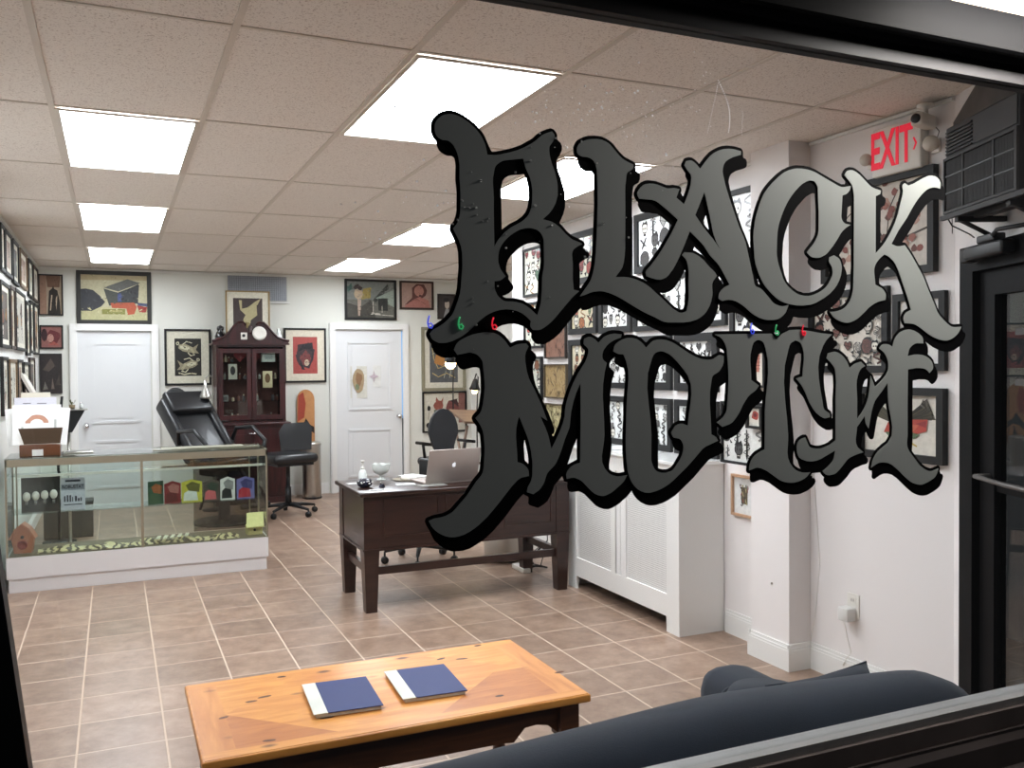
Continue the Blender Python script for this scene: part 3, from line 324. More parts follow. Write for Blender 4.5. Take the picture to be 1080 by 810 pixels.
# front wall below and above the shop window (the photographer stands outside it)
FWALL = mat('dark_street_front', (26, 25, 25), .6, var=.3, vscale=6)
struct('wall_front', MB().box((-1.2, 1.13, 0), (2.63, 1.25, .765)).box((-1.2, 1.13, 2.30), (2.63, 1.25, 2.9)), FWALL)
# baseboards
def baseboard(mb, a, b, side):
    # straight run from a to b (xy); side = inward normal
    for (z0, z1, t) in ((0, .105, .016), (.105, .118, .013), (.118, .135, .008)):
        n = Vector(side)*t
        mb.prism([(a[0], a[1]), (b[0], b[1]), (b[0]+n.x, b[1]+n.y), (a[0]+n.x, a[1]+n.y)], 'z', z0, z1)
bb = MB()
baseboard(bb, (XR, CY), (XR, 3.57), (-1, 0)); baseboard(bb, (XR, 3.865), (XR, 4.26), (-1, 0)); baseboard(bb, (XR, 5.66), (XR, 7.19), (-1, 0))
baseboard(bb, (3.12, 3.555), (3.12, 3.88), (-1, 0)); baseboard(bb, (XR, 3.57), (3.105, 3.57), (0, -1)); baseboard(bb, (XR, 3.865), (3.105, 3.865), (0, 1))
struct('baseboard_right', bb, WHITE)
bb = MB(); baseboard(bb, (XL, YB), (-.44, YB), (0, -1)); baseboard(bb, (.47, YB), (2.41, YB), (0, -1)); baseboard(bb, (3.47, YB), (XF, YB), (0, -1))
struct('baseboard_back', bb, WHITE)
bb = MB(); baseboard(bb, (XL, 1.3), (XL, YB), (1, 0)); struct('baseboard_left', bb, WHITE)
# suspended ceiling grid, 2 x 4 ft tiles, and the wall angle
TB = mat('ceiling_grid_metal', (212, 202, 190), .5, var=.04)
GX, GY, TX, TY = -.2252, 4.2868, .6096, 1.2192
g = MB()
for i in range(-1, 8):
    x = GX+i*TX
    if XL < x < XF: g.box((x-.012, 1.2, ZC-.006), (x+.012, YB, ZC))
for j in range(-2, 6):
    y = GY+j*TY; g.box((XL, y-.008, ZC-.004), (XF, y+.008, ZC))
struct('trim_1', g, TB)
a = MB()
a.box((XL, YB-.02, ZC-.035), (XF, YB, ZC-.006)).box((XL, 1.3, ZC-.03), (XL+.02, YB, ZC-.006)).box((XR-.02, 3.88, ZC-.02), (XR, 7.19, ZC-.006)).box((XR-.02, CY, ZC-.02), (XR, 3.56, ZC-.006))
struct('trim_2', a, WALL)

# ceiling lights
LIGHTM = mat('lit_diffuser', (255, 255, 255), .5, emit=(243, 246, 255), estr=22.5)
def ceiling_light(ci, rj, label, TY=TY):
    x0, y0 = GX+ci*TX, GY+rj*1.2192
    t = thing('ceiling_light', label, 'ceiling light', (x0+TX/2, y0+TY/2, ZC), 0, 'recessed ceiling panel lights')
    hx, hy = TX/2-.012, TY/2-.012
    f = MB()
    f.box((-hx, -hy, -.014), (hx, -hy+.018, -.0065)).box((-hx, hy-.018, -.014), (hx, hy, -.0065)).box((-hx, -hy+.018, -.014), (-hx+.018, hy-.018, -.0065)).box((hx-.018, -hy+.018, -.014), (hx, hy-.018, -.0065))
    f.build('frame', TB, t)
    MB().box((-hx+.018, -hy+.018, -.011), (hx-.018, hy-.018, -.0065)).build('diffuser', LIGHTM, t)
for ci, rj, lb in ((0, 0, 'bright ceiling panel at far left, nearest and largest of the left row of three'),
                   (0, 2, 'bright ceiling panel in the left row, middle one of its three'),
                   (0, 4, 'bright ceiling panel in the left row, farthest and smallest, above the toolbox painting'),
                   (2, -1, 'large bright ceiling panel nearest the window, above the letter B'),
                   (4, 0, 'bright ceiling panel seen between the letters B and L'),
                   (4, 2, 'bright ceiling panel just left of the stem of the letter B'),
                   (4, 4, 'bright ceiling panel farthest back on the right, above the two small portraits')):
    ceiling_light(ci, rj, lb)

ceiling_light(2, -2.5, 'added unseen short square ceiling panel just inside the shop window', .6096)  # added panel, out of the camera's view, to brighten the near wall
# doors in the back wall --------------------------------------------------
def back_door(nm, x0, x1, zt, knob_x, panels, casing):
    d = bpy.data.objects.new(nm, None); C.objects.link(d); d.location = ((x0+x1)/2, YB, 0); d['kind'] = 'structure'
    w = (x1-x0)/2
    m = MB().box((-w, -.012, .01), (w-.014, -.002, zt-.004))
    m.build('door_slab', DOORW, d)
    for (a, b, c, e) in panels:
        p = MB()
        # raised moulding ring and slightly proud field
        t = .026
        for q in ((a, c, b, c+t), (a, e-t, b, e), (a, c+t, a+t, e-t), (b-t, c+t, b, e-t)):
            p.prism([(q[0], q[1]), (q[2], q[1]), (q[2], q[3]), (q[0], q[3])], 'y', -.024, -.012)
        p.box((a+.055, -.020, c+.055), (b-.055, -.012, e-.055))
        p.build('door_panel', DOORW, d)
    cs = MB()
    cw = .075
    for (a, b, c, e) in ((-w-cw, -w, 0, zt+cw), (w, w+cw, 0, zt+cw), (-w, w, zt, zt+cw)):
        cs.box((a, -.045, c), (b, -.001, e)); cs.box((a+.012, -.055, c), (b-.02, -.045, e-.012))
    cs.build('door_casing', WHITE, d)
    k = MB()
    k.lathe([(.03, 0), (.03, .008), (.012, .012), (.012, .035), (.024, .045), (.03, .06), (.026, .075), (0.0001, .082)], (0, 0, 0), 20, 0, TR(knob_x, -.012, .93) @ Matrix.Rotation(PI/2, 4, 'X'))
    k.build('door_knob', CHROME, d)
    return d
back_door('door_1', -.369, .398, 1.99, -.303, [(-.24, .25, .22, .76), (-.24, .25, .95, 1.86)], 1)
d2 = back_door('door_2', 2.511, 3.375, 2.03, .375, [(-.28, .28, .18, .78), (-.28, .28, 1.02, 1.88)], 1)

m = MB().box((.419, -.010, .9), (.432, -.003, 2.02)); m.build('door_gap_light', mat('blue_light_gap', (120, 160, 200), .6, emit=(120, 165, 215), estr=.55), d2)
MB().box((.421, -.010, .01), (.430, -.003, .9)).build('door_gap', BLACKM, d2)
# black entry door in the slanted wall -----------------------------------
DR = bpy.data.objects.new('door_3', None); C.objects.link(DR); DR['kind'] = 'structure'
f = MB(); slab(f, .10, .20, 0, 2.033, -.11, .03); slab(f, 1.06, 1.14, 0, 2.033, -.11, .03); slab(f, .20, 1.06, 1.93, 2.033, -.11, .03)
BLKD = mat('entry_door_black', (9, 8, 9), .6, spec=.15, var=.1)
f.build('door_frame', BLKD, DR)
f = MB(); slab(f, .205, .31, .01, 1.925, -.05, .0); slab(f, .96, 1.055, .01, 1.925, -.05, .0); slab(f, .31, .96, 1.83, 1.925, -.05, .0); slab(f, .31, .96, .01, .25, -.05, .0)
slab(f, .31, .96, 1.06, 1.10, -.05, -.01)
f.build('door_leaf', BLKD, DR)
f = MB(); slab(f, .31, .96, .25, 1.06, -.03, -.024); slab(f, .31, .96, 1.10, 1.83, -.03, -.024); f.build('door_glass', GL, DR)
f = MB(); f.tube([SP(.26, .05, 1.115), SP(.5, .06, 1.11), SP(1.0, .06, 1.11)], .009); f.tube([SP(.28, 0, 1.115), SP(.28, .05, 1.115)], .012); f.tube([SP(.98, 0, 1.11), SP(.98, .06, 1.11)], .012)
f.build('push_bar', mat('dull_aluminium', (110, 106, 103), .5, .6, var=.1), DR)
f = MB()
for z in (1.68, 1.49): slab(f, .43, .96, z-.012, z+.012, -.022, -.012)
f.build('glazing_bar', mat('grey_bar', (70, 68, 66), .5, var=.1), DR)
# ================================================================== SHOP WINDOW
WN = bpy.data.objects.new('window_1', None); C.objects.link(WN); WN['kind'] = 'structure'; WN.location = (0, 1.2, 0)
X0, X1 = -.62, 2.58
# head: grey sash band, black gasket, upper grey band, deep black outer frame
RAIL = mat('charcoal_rail', (48, 47, 48), .55, spec=.08, var=.1, vscale=12)
MB().box((X0, -.008, 2.105), (X1, .03, 2.128)).build('sash_rail', RAIL, WN)
MB().box((X0, -.004, 2.128), (X1, .03, 2.139)).build('gasket', BLACKM, WN)
h = MB(); h.prism([(-.012, 2.139), (-.024, 2.166), (.03, 2.166), (.03, 2.139)], 'x', X0, X1); h.build('head_rail', RAIL, WN)
h = MB(); h.prism([(-.045, 2.142), (-.050, 2.146), (-.050, 2.213), (-.045, 2.217), (.05, 2.217), (.05, 2.166), (-.035, 2.166), (-.035, 2.142)], 'x', X0, X1); h.build('head_frame', mat('black_head_frame', (5, 5, 6), .6, spec=.03, var=.1), WN)
MB().box((X0, -.03, 2.217), (X1, .05, 2.31)).build('head_filler', mat('cream_soffit', (206, 178, 150), .7, var=.05), WN)
# sill: pale aluminium edge and dark stepped rails
ALU = mat('pale_aluminium', (152, 150, 148), .5, .1, var=.12, vscale=14)
MB().box((X0, -.012, .898), (X1, .035, .913)).build('sill_edge', ALU, WN)
h = MB()
h.box((X0, -.020, .862), (X1, .035, .898)); h.build('sill_rail', mat('weathered_rail', (112, 100, 96), .5, var=.25, vscale=10), WN)
h = MB(); h.prism([(-.026, .856), (-.026, .862), (.035, .862), (.035, .80), (-.040, .80), (-.036, .845)], 'x', X0, X1); h.build('lower_rail', mat('dark_rail', (70, 62, 60), .5, var=.25, vscale=10), WN)
h = MB(); h.prism([(-.060, .795), (-.040, .80), (.035, .80), (.035, .765), (-.062, .765)], 'x', X0, X1); h.build('base_rail', mat('dark_rail', (70, 62, 60)), WN)
MB().box((X0-.06, -.03, .765), (X0, .05, 2.31)).build('left_jamb', BLACKM, WN)
MB().box((X1, -.03, .765), (X1+.05, .05, 2.31)).build('right_jamb', BLACKM, WN)
pn = MB().box((X0, .006, .913), (X1, .012, 2.105)).build('pane', GL, WN)

# ---- painted lettering on the outside of the glass
def curve_shape(name, loops, thick, m, parent, y):
    cu = bpy.data.curves.new(name, 'CURVE'); cu.dimensions = '2D'; cu.fill_mode = 'BOTH'; cu.extrude = thick/2
    for lp in loops:
        pts = [tuple(int(v)/10000 for v in t.split(',')) for t in lp.split()]
        sp = cu.splines.new('POLY'); sp.points.add(len(pts)-1); sp.use_cyclic_u = True
        for p, (x, z) in zip(sp.points, pts): p.co = (x, z, 0, 1)
    tmp = bpy.data.objects.new(name, cu); C.objects.link(tmp)
    bpy.context.view_layer.update()
    me = bpy.data.meshes.new_from_object(tmp.evaluated_get(bpy.context.evaluated_depsgraph_get()))
    bpy.data.objects.remove(tmp); bpy.data.curves.remove(cu)
    me.name = name
    for v in me.vertices: v.co = Vector((v.co.x-parent.location.x, y-parent.location.y-v.co.z, v.co.y-parent.location.z))
    me.materials.clear(); me.materials.append(m)
    for p in me.polygons: p.use_smooth = False
    o = bpy.data.objects.new(name, me); C.objects.link(o); o.parent = parent
    return o
LFACE = mat('silver_grey_lettering', (190, 194, 190), .5, .1, var=.04, vscale=5)
LBLK = mat('black_lettering', (5, 5, 7), .8, var=.1, spec=.1)
WORD = {'B': 'first letter of BLACK', 'L': 'second letter of BLACK', 'A': 'middle letter of BLACK', 'C': 'fourth letter of BLACK',
        'K': 'last letter of BLACK', 'M': 'first letter of MOTH', 'O': 'second letter of MOTH', 'T': 'third letter of MOTH', 'H': 'last letter of MOTH'}
for k, (F, Bk) in LETTERS.items():
    xs = [int(t.split(',')[0])/10000 for t in F[0].split()]; zs = [int(t.split(',')[1])/10000 for t in F[0].split()]
    t = thing('painted_letter', 'grey capital %s with black outline on the window glass, %s' % (k, WORD[k]), 'letter', ((min(xs)+max(xs))/2, 1.204, min(zs)), 0, 'painted letters of the shop name')
    i = 'BLACKMOTH'.index(k)
    curve_shape('letter_outline', Bk, .0006, LBLK, t, 1.2040-i*.00012)
    curve_shape('letter_face', F, .0008, LFACE, t, 1.2022)

# coloured reflections in the pane, painted as small curled loops that glow weakly
def loop_reflection(x, z, col, nm, label):
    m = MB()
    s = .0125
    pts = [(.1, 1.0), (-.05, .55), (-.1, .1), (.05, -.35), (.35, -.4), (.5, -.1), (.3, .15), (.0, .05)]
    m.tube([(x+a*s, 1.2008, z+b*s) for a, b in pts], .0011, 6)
    o = m.build('glass_reflection', col, None); tag(o, label, 'mark', 'small curled painted reflections on the window glass'); 
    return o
MBL = mat('blue_reflection', (70, 90, 235), .4, emit=(60, 80, 235), estr=.6); MGR = mat('green_reflection', (70, 190, 120), .4, emit=(60, 180, 110), estr=.5); MRD = mat('red_reflection', (235, 50, 70), .4, emit=(235, 40, 60), estr=.7)
loop_reflection(.406, 1.628, MBL, 'b', 'small blue curled painted reflection on the lower left tip of the letter B')
loop_reflection(.452, 1.627, MGR, 'g', 'small green curled painted reflection on the lower left leg of the letter B')
loop_reflection(.504, 1.627, MRD, 'r', 'small red curled painted reflection at the top of the letter M')
loop_reflection(.970, 1.624, MBL, 'b2', 'small blue curled painted reflection at the top of the letter T, left of its notch')
loop_reflection(1.022, 1.622, MGR, 'g2', 'small green curled painted reflection in the notch at the top of the letter T')
loop_reflection(1.080, 1.622, MRD, 'r2', 'small red curled painted reflection at the top of the letter T, right of its notch')

# specks of dried rain on the pane
random.seed(4)
sp = MB()
def speck(px, pz, r):
    sp.lathe([(r, 0), (r*.92, r*.5), (r*.5, r*.95), (.00001, r*1.1)], (0, 0, 0), 7, 0, TR(px, 1.2015, pz) @ Matrix.Rotation(PI/2, 4, 'X'))
def cluster(cx, cz, sx, sz, n):
    for _ in range(n): speck(random.gauss(cx, sx), random.gauss(cz, sz), random.choice((.0009, .0011, .0013, .0018)))
cluster(.60, 1.93, .04, .035, 30); cluster(.72, 1.96, .045, .03, 55); cluster(.78, 1.93, .03, .05, 20); cluster(.45, 1.80, .035, .02, 22); cluster(.37, 1.86, .02, .05, 16)
cluster(.33, 1.76, .02, .02, 16); cluster(.53, 1.72, .05, .05, 18); cluster(.62, 1.82, .05, .06, 18); cluster(.87, 1.99, .02, .04, 16)
for q in range(26):
    u = q/26; speck(.905+.012*math.sin(u*3)+.018*u, 2.03-u*.085, .0013); speck(.905-.022*u, 2.025-u*.085, .0009)
for q in range(12):
    speck(.955-.004*q/12+random.gauss(0, .001), 1.985-q*.0035, .0009)
SPK = mat('dried_rain_speck', (255, 252, 246), .5, var=.02)
_nt = SPK.node_tree; _tr = _nt.nodes.new('ShaderNodeBsdfTranslucent'); _tr.inputs['Color'].default_value = (1, 1, 1, 1); _mx = _nt.nodes.new('ShaderNodeMixShader'); _mx.inputs['Fac'].default_value = .9
_nt.links.new(_nt.nodes['Principled BSDF'].outputs[0], _mx.inputs[1]); _nt.links.new(_tr.outputs[0], _mx.inputs[2]); _nt.links.new(_mx.outputs[0], _nt.nodes['Material Output'].inputs['Surface'])
tag(sp.build('rain_specks', SPK), 'tiny pale dried rain specks scattered on the upper window glass', 'specks', kind='stuff')

# exterior strip light under the awning, above the window head
t = thing('awning_light', 'warm white strip light outside above the right end of the window', 'light', (1.52, 1.060, 2.194))
MB().box((-.22, -.024, .026), (.22, .024, .05)).build('housing', BLACKM, t)
MB().box((-.21, -.02, -.006), (.20, .02, .026), bev=.007).build('lamp', mat('lit_strip', (255, 245, 225), .5, emit=(255, 250, 244), estr=150.0), t)

# leaning black post outside, left of the window
po = MB(); po.prism([(-.40, 1.62), (-.126, 1.40), (-.058, .70), (.02, 0.0), (-.22, 0.0), (-.30, .70)][::-1], 'y', .93, .97)
def post():
    t = thing('leaning_board', 'black slanting board edge standing outside at the lower left', 'board', (-.2, .95, 0))
    MB().prism([(-.12, .0), (.254, .0), (.08, 1.58), (-.12, 1.58)], 'y', -.015, .015).build('panel', BLACKM, t)
    MB().box((-.1, .0145, .15), (.2, .03, .19)).build('batten', BLACKM, t)
post()

# ================================================================== FRAMED PICTURES
def colmat(rgb, gloss=False):
    g_ = sum(rgb)/3; rgb = tuple(int(round(c*.84+g_*.16)) for c in rgb)
    return mat('ink_%02x%02x%02x%s' % (*rgb, 'g' if gloss else ''), rgb, .55, var=.16, vscale=45, coat=.35 if gloss else 0)
def ell(cx, cy, rx, ry, n=16, a0=0, rot=0.0, wob=0.0, rnd=None):
    out = []
    for i in range(n):
        a = 2*PI*i/n; k = 1+(rnd.uniform(-wob, wob) if rnd else 0)
        x, y = rx*math.cos(a)*k, ry*math.sin(a)*k
        out.append((cx+x*math.cos(rot)-y*math.sin(rot), cy+x*math.sin(rot)+y*math.cos(rot)))
    return out
def inside(p, poly):
    c = False; j = len(poly)-1
    for i in range(len(poly)):
        if (poly[i][1] > p[1]) != (poly[j][1] > p[1]) and p[0] < (poly[j][0]-poly[i][0])*(p[1]-poly[i][1])/(poly[j][1]-poly[i][1])+poly[i][0]: c = not c
        j = i
    return c
def painterly(art, bg, n):
    """brush marks: small strokes a little lighter or darker than the shape they lie in"""
    r = random.Random(n*7+len(art)); out = []
    shapes = [(bg, [(0, 0), (1, 0), (1, 1), (0, 1)])]+[(s[1], s[2]) for s in art if s[0] == 'p']
    for c, P in shapes:
        us = [q[0] for q in P]; vs = [q[1] for q in P]; area = (max(us)-min(us))*(max(vs)-min(vs))
        jit = [tuple(max(0, min(255, v+d)) for v in c) for d in (-20, -11, 10, 18)]
        for _ in range(int(6+n*area)):
            p = (r.uniform(min(us), max(us)), r.uniform(min(vs), max(vs)))
            if not inside(p, P): continue
            if c is bg and any(inside(p, s[2]) for s in art if s[0] == 'p'): continue
            a = r.uniform(0, PI); L = r.uniform(.008, .035)
            out.append(('p', r.choice(jit), ell(p[0], p[1], L, L*.35, 6, rot=a)))
    return out
def picture(label, X, Y, Z, w, h, rz=0.0, fw=.025, fcol=(18, 17, 16), mw=0.0, mcol=(232, 226, 208), bg=(230, 225, 210), art=(), depth=.025, group=None, gloss=False, name='framed_picture', cat='picture', tilt=0.0, frough=None, lw=.006, detail=0):
    """X,Y,Z = centre of the back of the frame on the wall. art: list of ('p',rgb,[pts]) / ('l',rgb,width,[pts]) in 0..1 print coordinates"""
    t = thing(name, label, cat, (X, Y, Z), rz, group)
    if tilt: t.rotation_euler = (tilt, 0, rz)
    W, H = w/2, h/2
    f = MB()
    o = [(-W, -H), (W, -H), (W, H), (-W, H)]; i = [(-W+fw, -H+fw), (W-fw, -H+fw), (W-fw, H-fw), (-W+fw, H-fw)]
    for k in range(4):
        a, b = k, (k+1) % 4
        q = [o[a], o[b], i[b], i[a]]
        f.prism(q, 'y', -depth, -.001)
    f.build('frame', colmat(fcol), t)
    y = -.010
    wi, hi = W-fw, H-fw
    if mw > 0:
        mm = MB(); o = [(-wi, -hi), (wi, -hi), (wi, hi), (-wi, hi)]; i = [(-wi+mw, -hi+mw), (wi-mw, -hi+mw), (wi-mw, hi-mw), (-wi+mw, hi-mw)]
        for k in range(4):
            a, b = k, (k+1) % 4
            mm.prism([o[a], o[b], i[b], i[a]], 'y', y-.003, y+.003)
        mm.build('mat_board', colmat(mcol, gloss), t); wi -= mw; hi -= mw
    if detail: art = list(art)+painterly(art, bg, detail)
    p = MB(); p.box((-wi, y, -hi), (wi, y+.006, hi), 0)
    mats = [colmat(bg, gloss)]; idx = {}
    lay = y-.0004
    for s in art:
        c = s[1]
        if c not in idx: idx[c] = len(mats); mats.append(colmat(c, gloss))
        lay -= .00006
        if s[0] == 'p':
            pts = [((min(max(u, 0), 1)-.5)*2*wi, (min(max(v, 0), 1)-.5)*2*hi) for u, v in s[2]]
            p.poly([(u, lay, v) for u, v in pts], idx[c])
        else:
            pts = [((min(max(u, 0), 1)-.5)*2*wi, (min(max(v, 0), 1)-.5)*2*hi) for u, v in s[3]]; hw = s[2]/2
            for a, b in zip(pts[:-1], pts[1:]):
                dx, dz = b[0]-a[0], b[1]-a[1]; L = math.hypot(dx, dz) or 1; nx, nz = -dz/L*hw, dx/L*hw
                ex, ez = dx/L*hw*.4, dz/L*hw*.4
                p.poly([(a[0]-ex+nx, lay, a[1]-ez+nz), (a[0]-ex-nx, lay, a[1]-ez-nz), (b[0]+ex-nx, lay, b[1]+ez-nz), (b[0]+ex+nx, lay, b[1]+ez+nz)], idx[c])
    p.build('print', mats, t, fix=False)
    return t

INK = (26, 24, 24)
def motif(r, cx, cy, s, asp, cols, lw=.0035):
    """one tattoo flash design made of filled shapes and ink lines; s in units of print height"""
    A = []; sx = s/asp
    kind = r.choice(('rose', 'skull', 'dagger', 'bird', 'snake', 'heart', 'face'))
    c1 = r.choice(cols)
    T = lambda u, v: (cx+u*sx, cy+v*s)
    E = lambda u, v, a, b, n=14, wob=0.0, rot=0: [T(u+x, v+y) for x, y in ell(0, 0, a, b, n, 0, rot, wob, r)]
    if kind == 'rose':
        A.append(('p', INK, E(0, 0, .5, .5, 16, .12))); A.append(('p', c1, E(0, 0, .42, .42, 16, .12)))
        for k in range(3): A.append(('l', INK, lw, [T(math.cos(q*.9+k*2)*(.08+.05*q), math.sin(q*.9+k*2)*(.08+.05*q)) for q in range(7)]))
        A.append(('p', INK, [T(.4, -.2), T(.75, -.5), T(.5, -.55)])); A.append(('p', INK, [T(-.4, -.2), T(-.8, -.35), T(-.55, -.6)]))
    elif kind in ('skull', 'face'):
        A.append(('p', INK, E(0, .12, .40, .42, 16, .05))); A.append(('p', c1 if kind == 'face' else (226, 220, 205), E(0, .12, .34, .36)))
        A.append(('p', INK, E(-.13, .08, .08, .08, 8))); A.append(('p', INK, E(.13, .08, .08, .08, 8)))
        A.append(('p', INK, [T(-.2, -.2), T(.2, -.2), T(.16, -.48), T(-.16, -.48)])); A.append(('l', (226, 220, 205), lw, [T(-.14, -.3), T(.14, -.3)]))
        A.append(('p', INK, [T(-.42, .3), T(-.2, .62), T(.0, .5), T(.25, .66), T(.42, .28), T(.1, .4), T(-.1, .4)]))
    elif kind == 'dagger':
        A.append(('p', INK, [T(-.07, .25), T(.07, .25), T(.09, -.4), T(0, -.65), T(-.09, -.4)])); A.append(('p', c1, [T(-.28, .22), T(.28, .22), T(.22, .33), T(-.22, .33)]))
        A.append(('p', INK, [T(-.06, .33), T(.06, .33), T(.06, .6), T(-.06, .6)])); A.append(('l', INK, lw*1.4, [T(.3*math.sin(q*1.3), .2-.1*q) for q in range(8)]))
    elif kind == 'bird':
        A.append(('p', INK, [T(-.1, 0), T(-.6, .45), T(-.25, .4), T(0, .15), T(.3, .55), T(.45, .5), T(.2, .0), T(.5, -.2), T(.1, -.15), T(-.3, -.5), T(-.25, -.2)]))
        A.append(('p', c1, [T(-.08, .02), T(-.4, .33), T(-.1, .2)])); A.append(('p', c1, [T(.05, .05), T(.28, .4), T(.16, .0)]))
    elif kind == 'snake':
        A.append(('l', INK, lw*3.2, [T(.35*math.sin(q*.9), -.55+.1*q) for q in range(12)])); A.append(('l', c1, lw*1.3, [T(.35*math.sin(q*.9), -.55+.1*q) for q in range(12)]))
        A.append(('p', INK, E(.1, .62, .12, .09, 8)))
    else:
        A.append(('p', INK, [T(0, -.5), T(.48, .05), T(.42, .38), T(.2, .45), T(0, .28), T(-.2, .45), T(-.42, .38), T(-.48, .05)]))
        A.append(('p', c1, [T(0, -.4), T(.38, .05), T(.33, .3), T(.18, .36), T(0, .18), T(-.18, .36), T(-.33, .3), T(-.38, .05)]))
        A.append(('l', INK, lw, [T(-.5, .1), T(.5, -.15)]))
    return A
def flash(seed, asp, nx, ny, cols, s=1.0, lw=.0032):
    r = random.Random(seed); A = []; nx += 1; ny += 1
    for i in range(nx):
        for j in range(ny):
            A += motif(r, (i+.5+r.uniform(-.22, .22))/nx, (j+.5+r.uniform(-.22, .22))/ny, s/max(ny, nx/asp)*r.uniform(.65, 1.25), asp, cols, lw)
    return A
def strokes(seed, cols, n=90, w=.006):
    r = random.Random(seed); A = []
    for _ in range(n):
        u, v = r.uniform(.03, .97), r.uniform(.05, .95); a = r.uniform(-.12, .12); h = r.uniform(.06, .22)
        A.append(('l', r.choice(cols), w*r.uniform(.5, 1.3), [(u, v-h/2), (u+a*.5+r.uniform(-.02, .02), v), (u+a, v+h/2)]))
    return A
BW = [(120, 118, 116), (70, 68, 68), (160, 158, 154)]
CLR = [(190, 60, 45), (205, 130, 50), (70, 110, 80), (150, 40, 40)]
SEP = [(150, 90, 55), (170, 120, 60), (90, 60, 45)]

# ---- back wall pictures (x, z from the room's own measure)
def bk(x0, x1, z0, z1): return dict(X=(x0+x1)/2, Y=YB, Z=(z0+z1)/2, w=x1-x0, h=z1-z0)
toolbox = [('p', (178, 160, 118), [(0, .88), (1, .9), (1, 1), (0, 1)]), ('p', (196, 188, 136), [(0, .3), (1, .25), (1, .0), (0, .0)]),
           ('p', (54, 56, 62), [(0, .68), (.08, .69), (.18, .66), (.28, .54), (.36, .40), (.3, .3), (.16, .2), (0, .2)]),
           ('p', (70, 74, 66), [(.34, .70), (.58, .60), (.87, .82), (.86, .38), (.42, .32), (.38, .5)]), ('p', (98, 100, 94), [(.34, .72), (.7, .92), (.9, .84), (.56, .64)]),
           ('p', (60, 62, 64), [(.56, .62), (.88, .8), (.86, .4), (.56, .4)]), ('p', (70, 84, 140), [(.55, .58), (.6, .61), (.61, .42), (.55, .41)]),
           ('p', (196, 84, 48), [(.44, .38), (.8, .4), (.84, .3), (.8, .14), (.7, .12), (.68, .26), (.46, .27)]), ('p', (180, 60, 50), [(.84, .34), (1, .3), (.98, .18), (.88, .18)]),
           ('p', (140, 140, 62), [(.31, .24), (.66, .25), (.66, .13), (.31, .13)]), ('p', (74, 84, 120), [(.84, .40), (1, .38), (1, .32), (.86, .33)]), ('p', (188, 176, 108), [(.42, .22), (.62, .22), (.62, .18), (.42, .18)])]
picture('wide still-life painting of a grey toolbox and orange cloth above the left white door', **bk(-.367, .404, 2.065, 2.66), fcol=(44, 43, 38), fw=.045, bg=(196, 188, 150), art=toolbox, detail=110)
kid = [('p', (120, 84, 62), [(.3, 1), (.95, 1), (.9, .7), (.35, .7)]), ('p', (40, 32, 26), [(.35, 0), (.95, 0), (.9, .35), (.8, .62), (.66, .66), (.62, .74), (.55, .66), (.42, .6)]), ('p', (190, 168, 140), [(.5, .1), (.58, .5), (.52, .5), (.45, .1)]), ('p', (190, 168, 140), [(.75, .1), (.8, .5), (.72, .4)]), ('p', (160, 120, 96), [(0, 0), (.3, 0), (.3, 1), (0, 1)])]
picture('tall sepia picture of a dark standing figure, highest one left of the left door', **bk(-.74, -.498, 2.153, 2.603), fw=.014, bg=(170, 148, 122), art=kid, detail=110)
picture('small dark-red portrait in a black frame, middle of the column left of the left door', **bk(-.735, -.504, 1.787, 2.046), fw=.016, bg=(150, 92, 84), art=[('p', (110, 40, 44), ell(.6, .5, .3, .36, 12, wob=.15, rnd=random.Random(2))), ('p', (196, 140, 124), ell(.45, .45, .16, .2)), ('p', (60, 30, 34), ell(.15, .6, .15, .3)), ('p', (170, 80, 70), [(.3, .1), (.6, .3), (.9, .1)])], detail=110)
picture('dark brown poster at the bottom of the column left of the left door', **bk(-.74, -.521, 1.295, 1.735), fw=.008, fcol=(40, 34, 32), bg=(46, 38, 36), art=[('p', (84, 70, 62), [(.1, .6), (.5, .9), (.7, .7), (.4, .55)]), ('p', (110, 104, 96), [(.1, .08), (.2, .3), (.35, .1)]), ('p', (104, 90, 80), [(.5, .1), (.56, .4), (.66, .1)]), ('p', (70, 60, 54), [(.7, .2), (.9, .5), (.95, .2)])], detail=80)
CRM = (206, 200, 166); DKB = (38, 36, 34)
def koi():
    r = random.Random(5); A = []
    for (cx, cy, sc, fl) in ((.5, .74, 1, 1), (.5, .3, 1, -1)):
        P = lambda u, v: (cx+u*sc*fl, cy+v*sc)
        A.append(('p', (150, 142, 112), [P(-.34, .1), P(-.1, .12), P(.2, .02), P(.4, .12), P(.3, -.04), P(.42, -.14), P(.1, -.12), P(-.2, -.08), P(-.36, 0)]))
        A.append(('p', CRM, [P(-.3, .07), P(-.1, .07), P(.12, .0), P(-.05, -.05), P(-.3, .0)]))
        A.append(('p', CRM, ell(P(-.38, .13)[0], P(-.38, .13)[1], .06, .045))); A.append(('p', DKB, ell(P(-.38, .13)[0], P(-.38, .13)[1], .025, .02)))
        A.append(('l', CRM, .012, [P(.0, -.12), P(.1, -.2), P(.25, -.17)])); A.append(('l', CRM, .010, [P(-.2, .1), P(-.05, .18), P(.15, .14)]))
        A.append(('p', (176, 168, 132), [P(.05, .0), P(.2, -.16), P(.26, -.12), P(.14, .04)])); A.append(('p', (90, 86, 70), [P(-.2, .05), P(-.08, .04), P(-.1, .0)]))
    A.append(('l', CRM, .014, [(.15, .08), (.35, .04), (.6, .07), (.8, .05)]))
    return A
picture('black-framed picture of two pale fish on a dark ground, right of the left door', **bk(.535, 1.045, 1.364, 2.016), fw=.024, mw=.085, mcol=(214, 209, 186), bg=(38, 36, 33), art=koi(), detail=60)
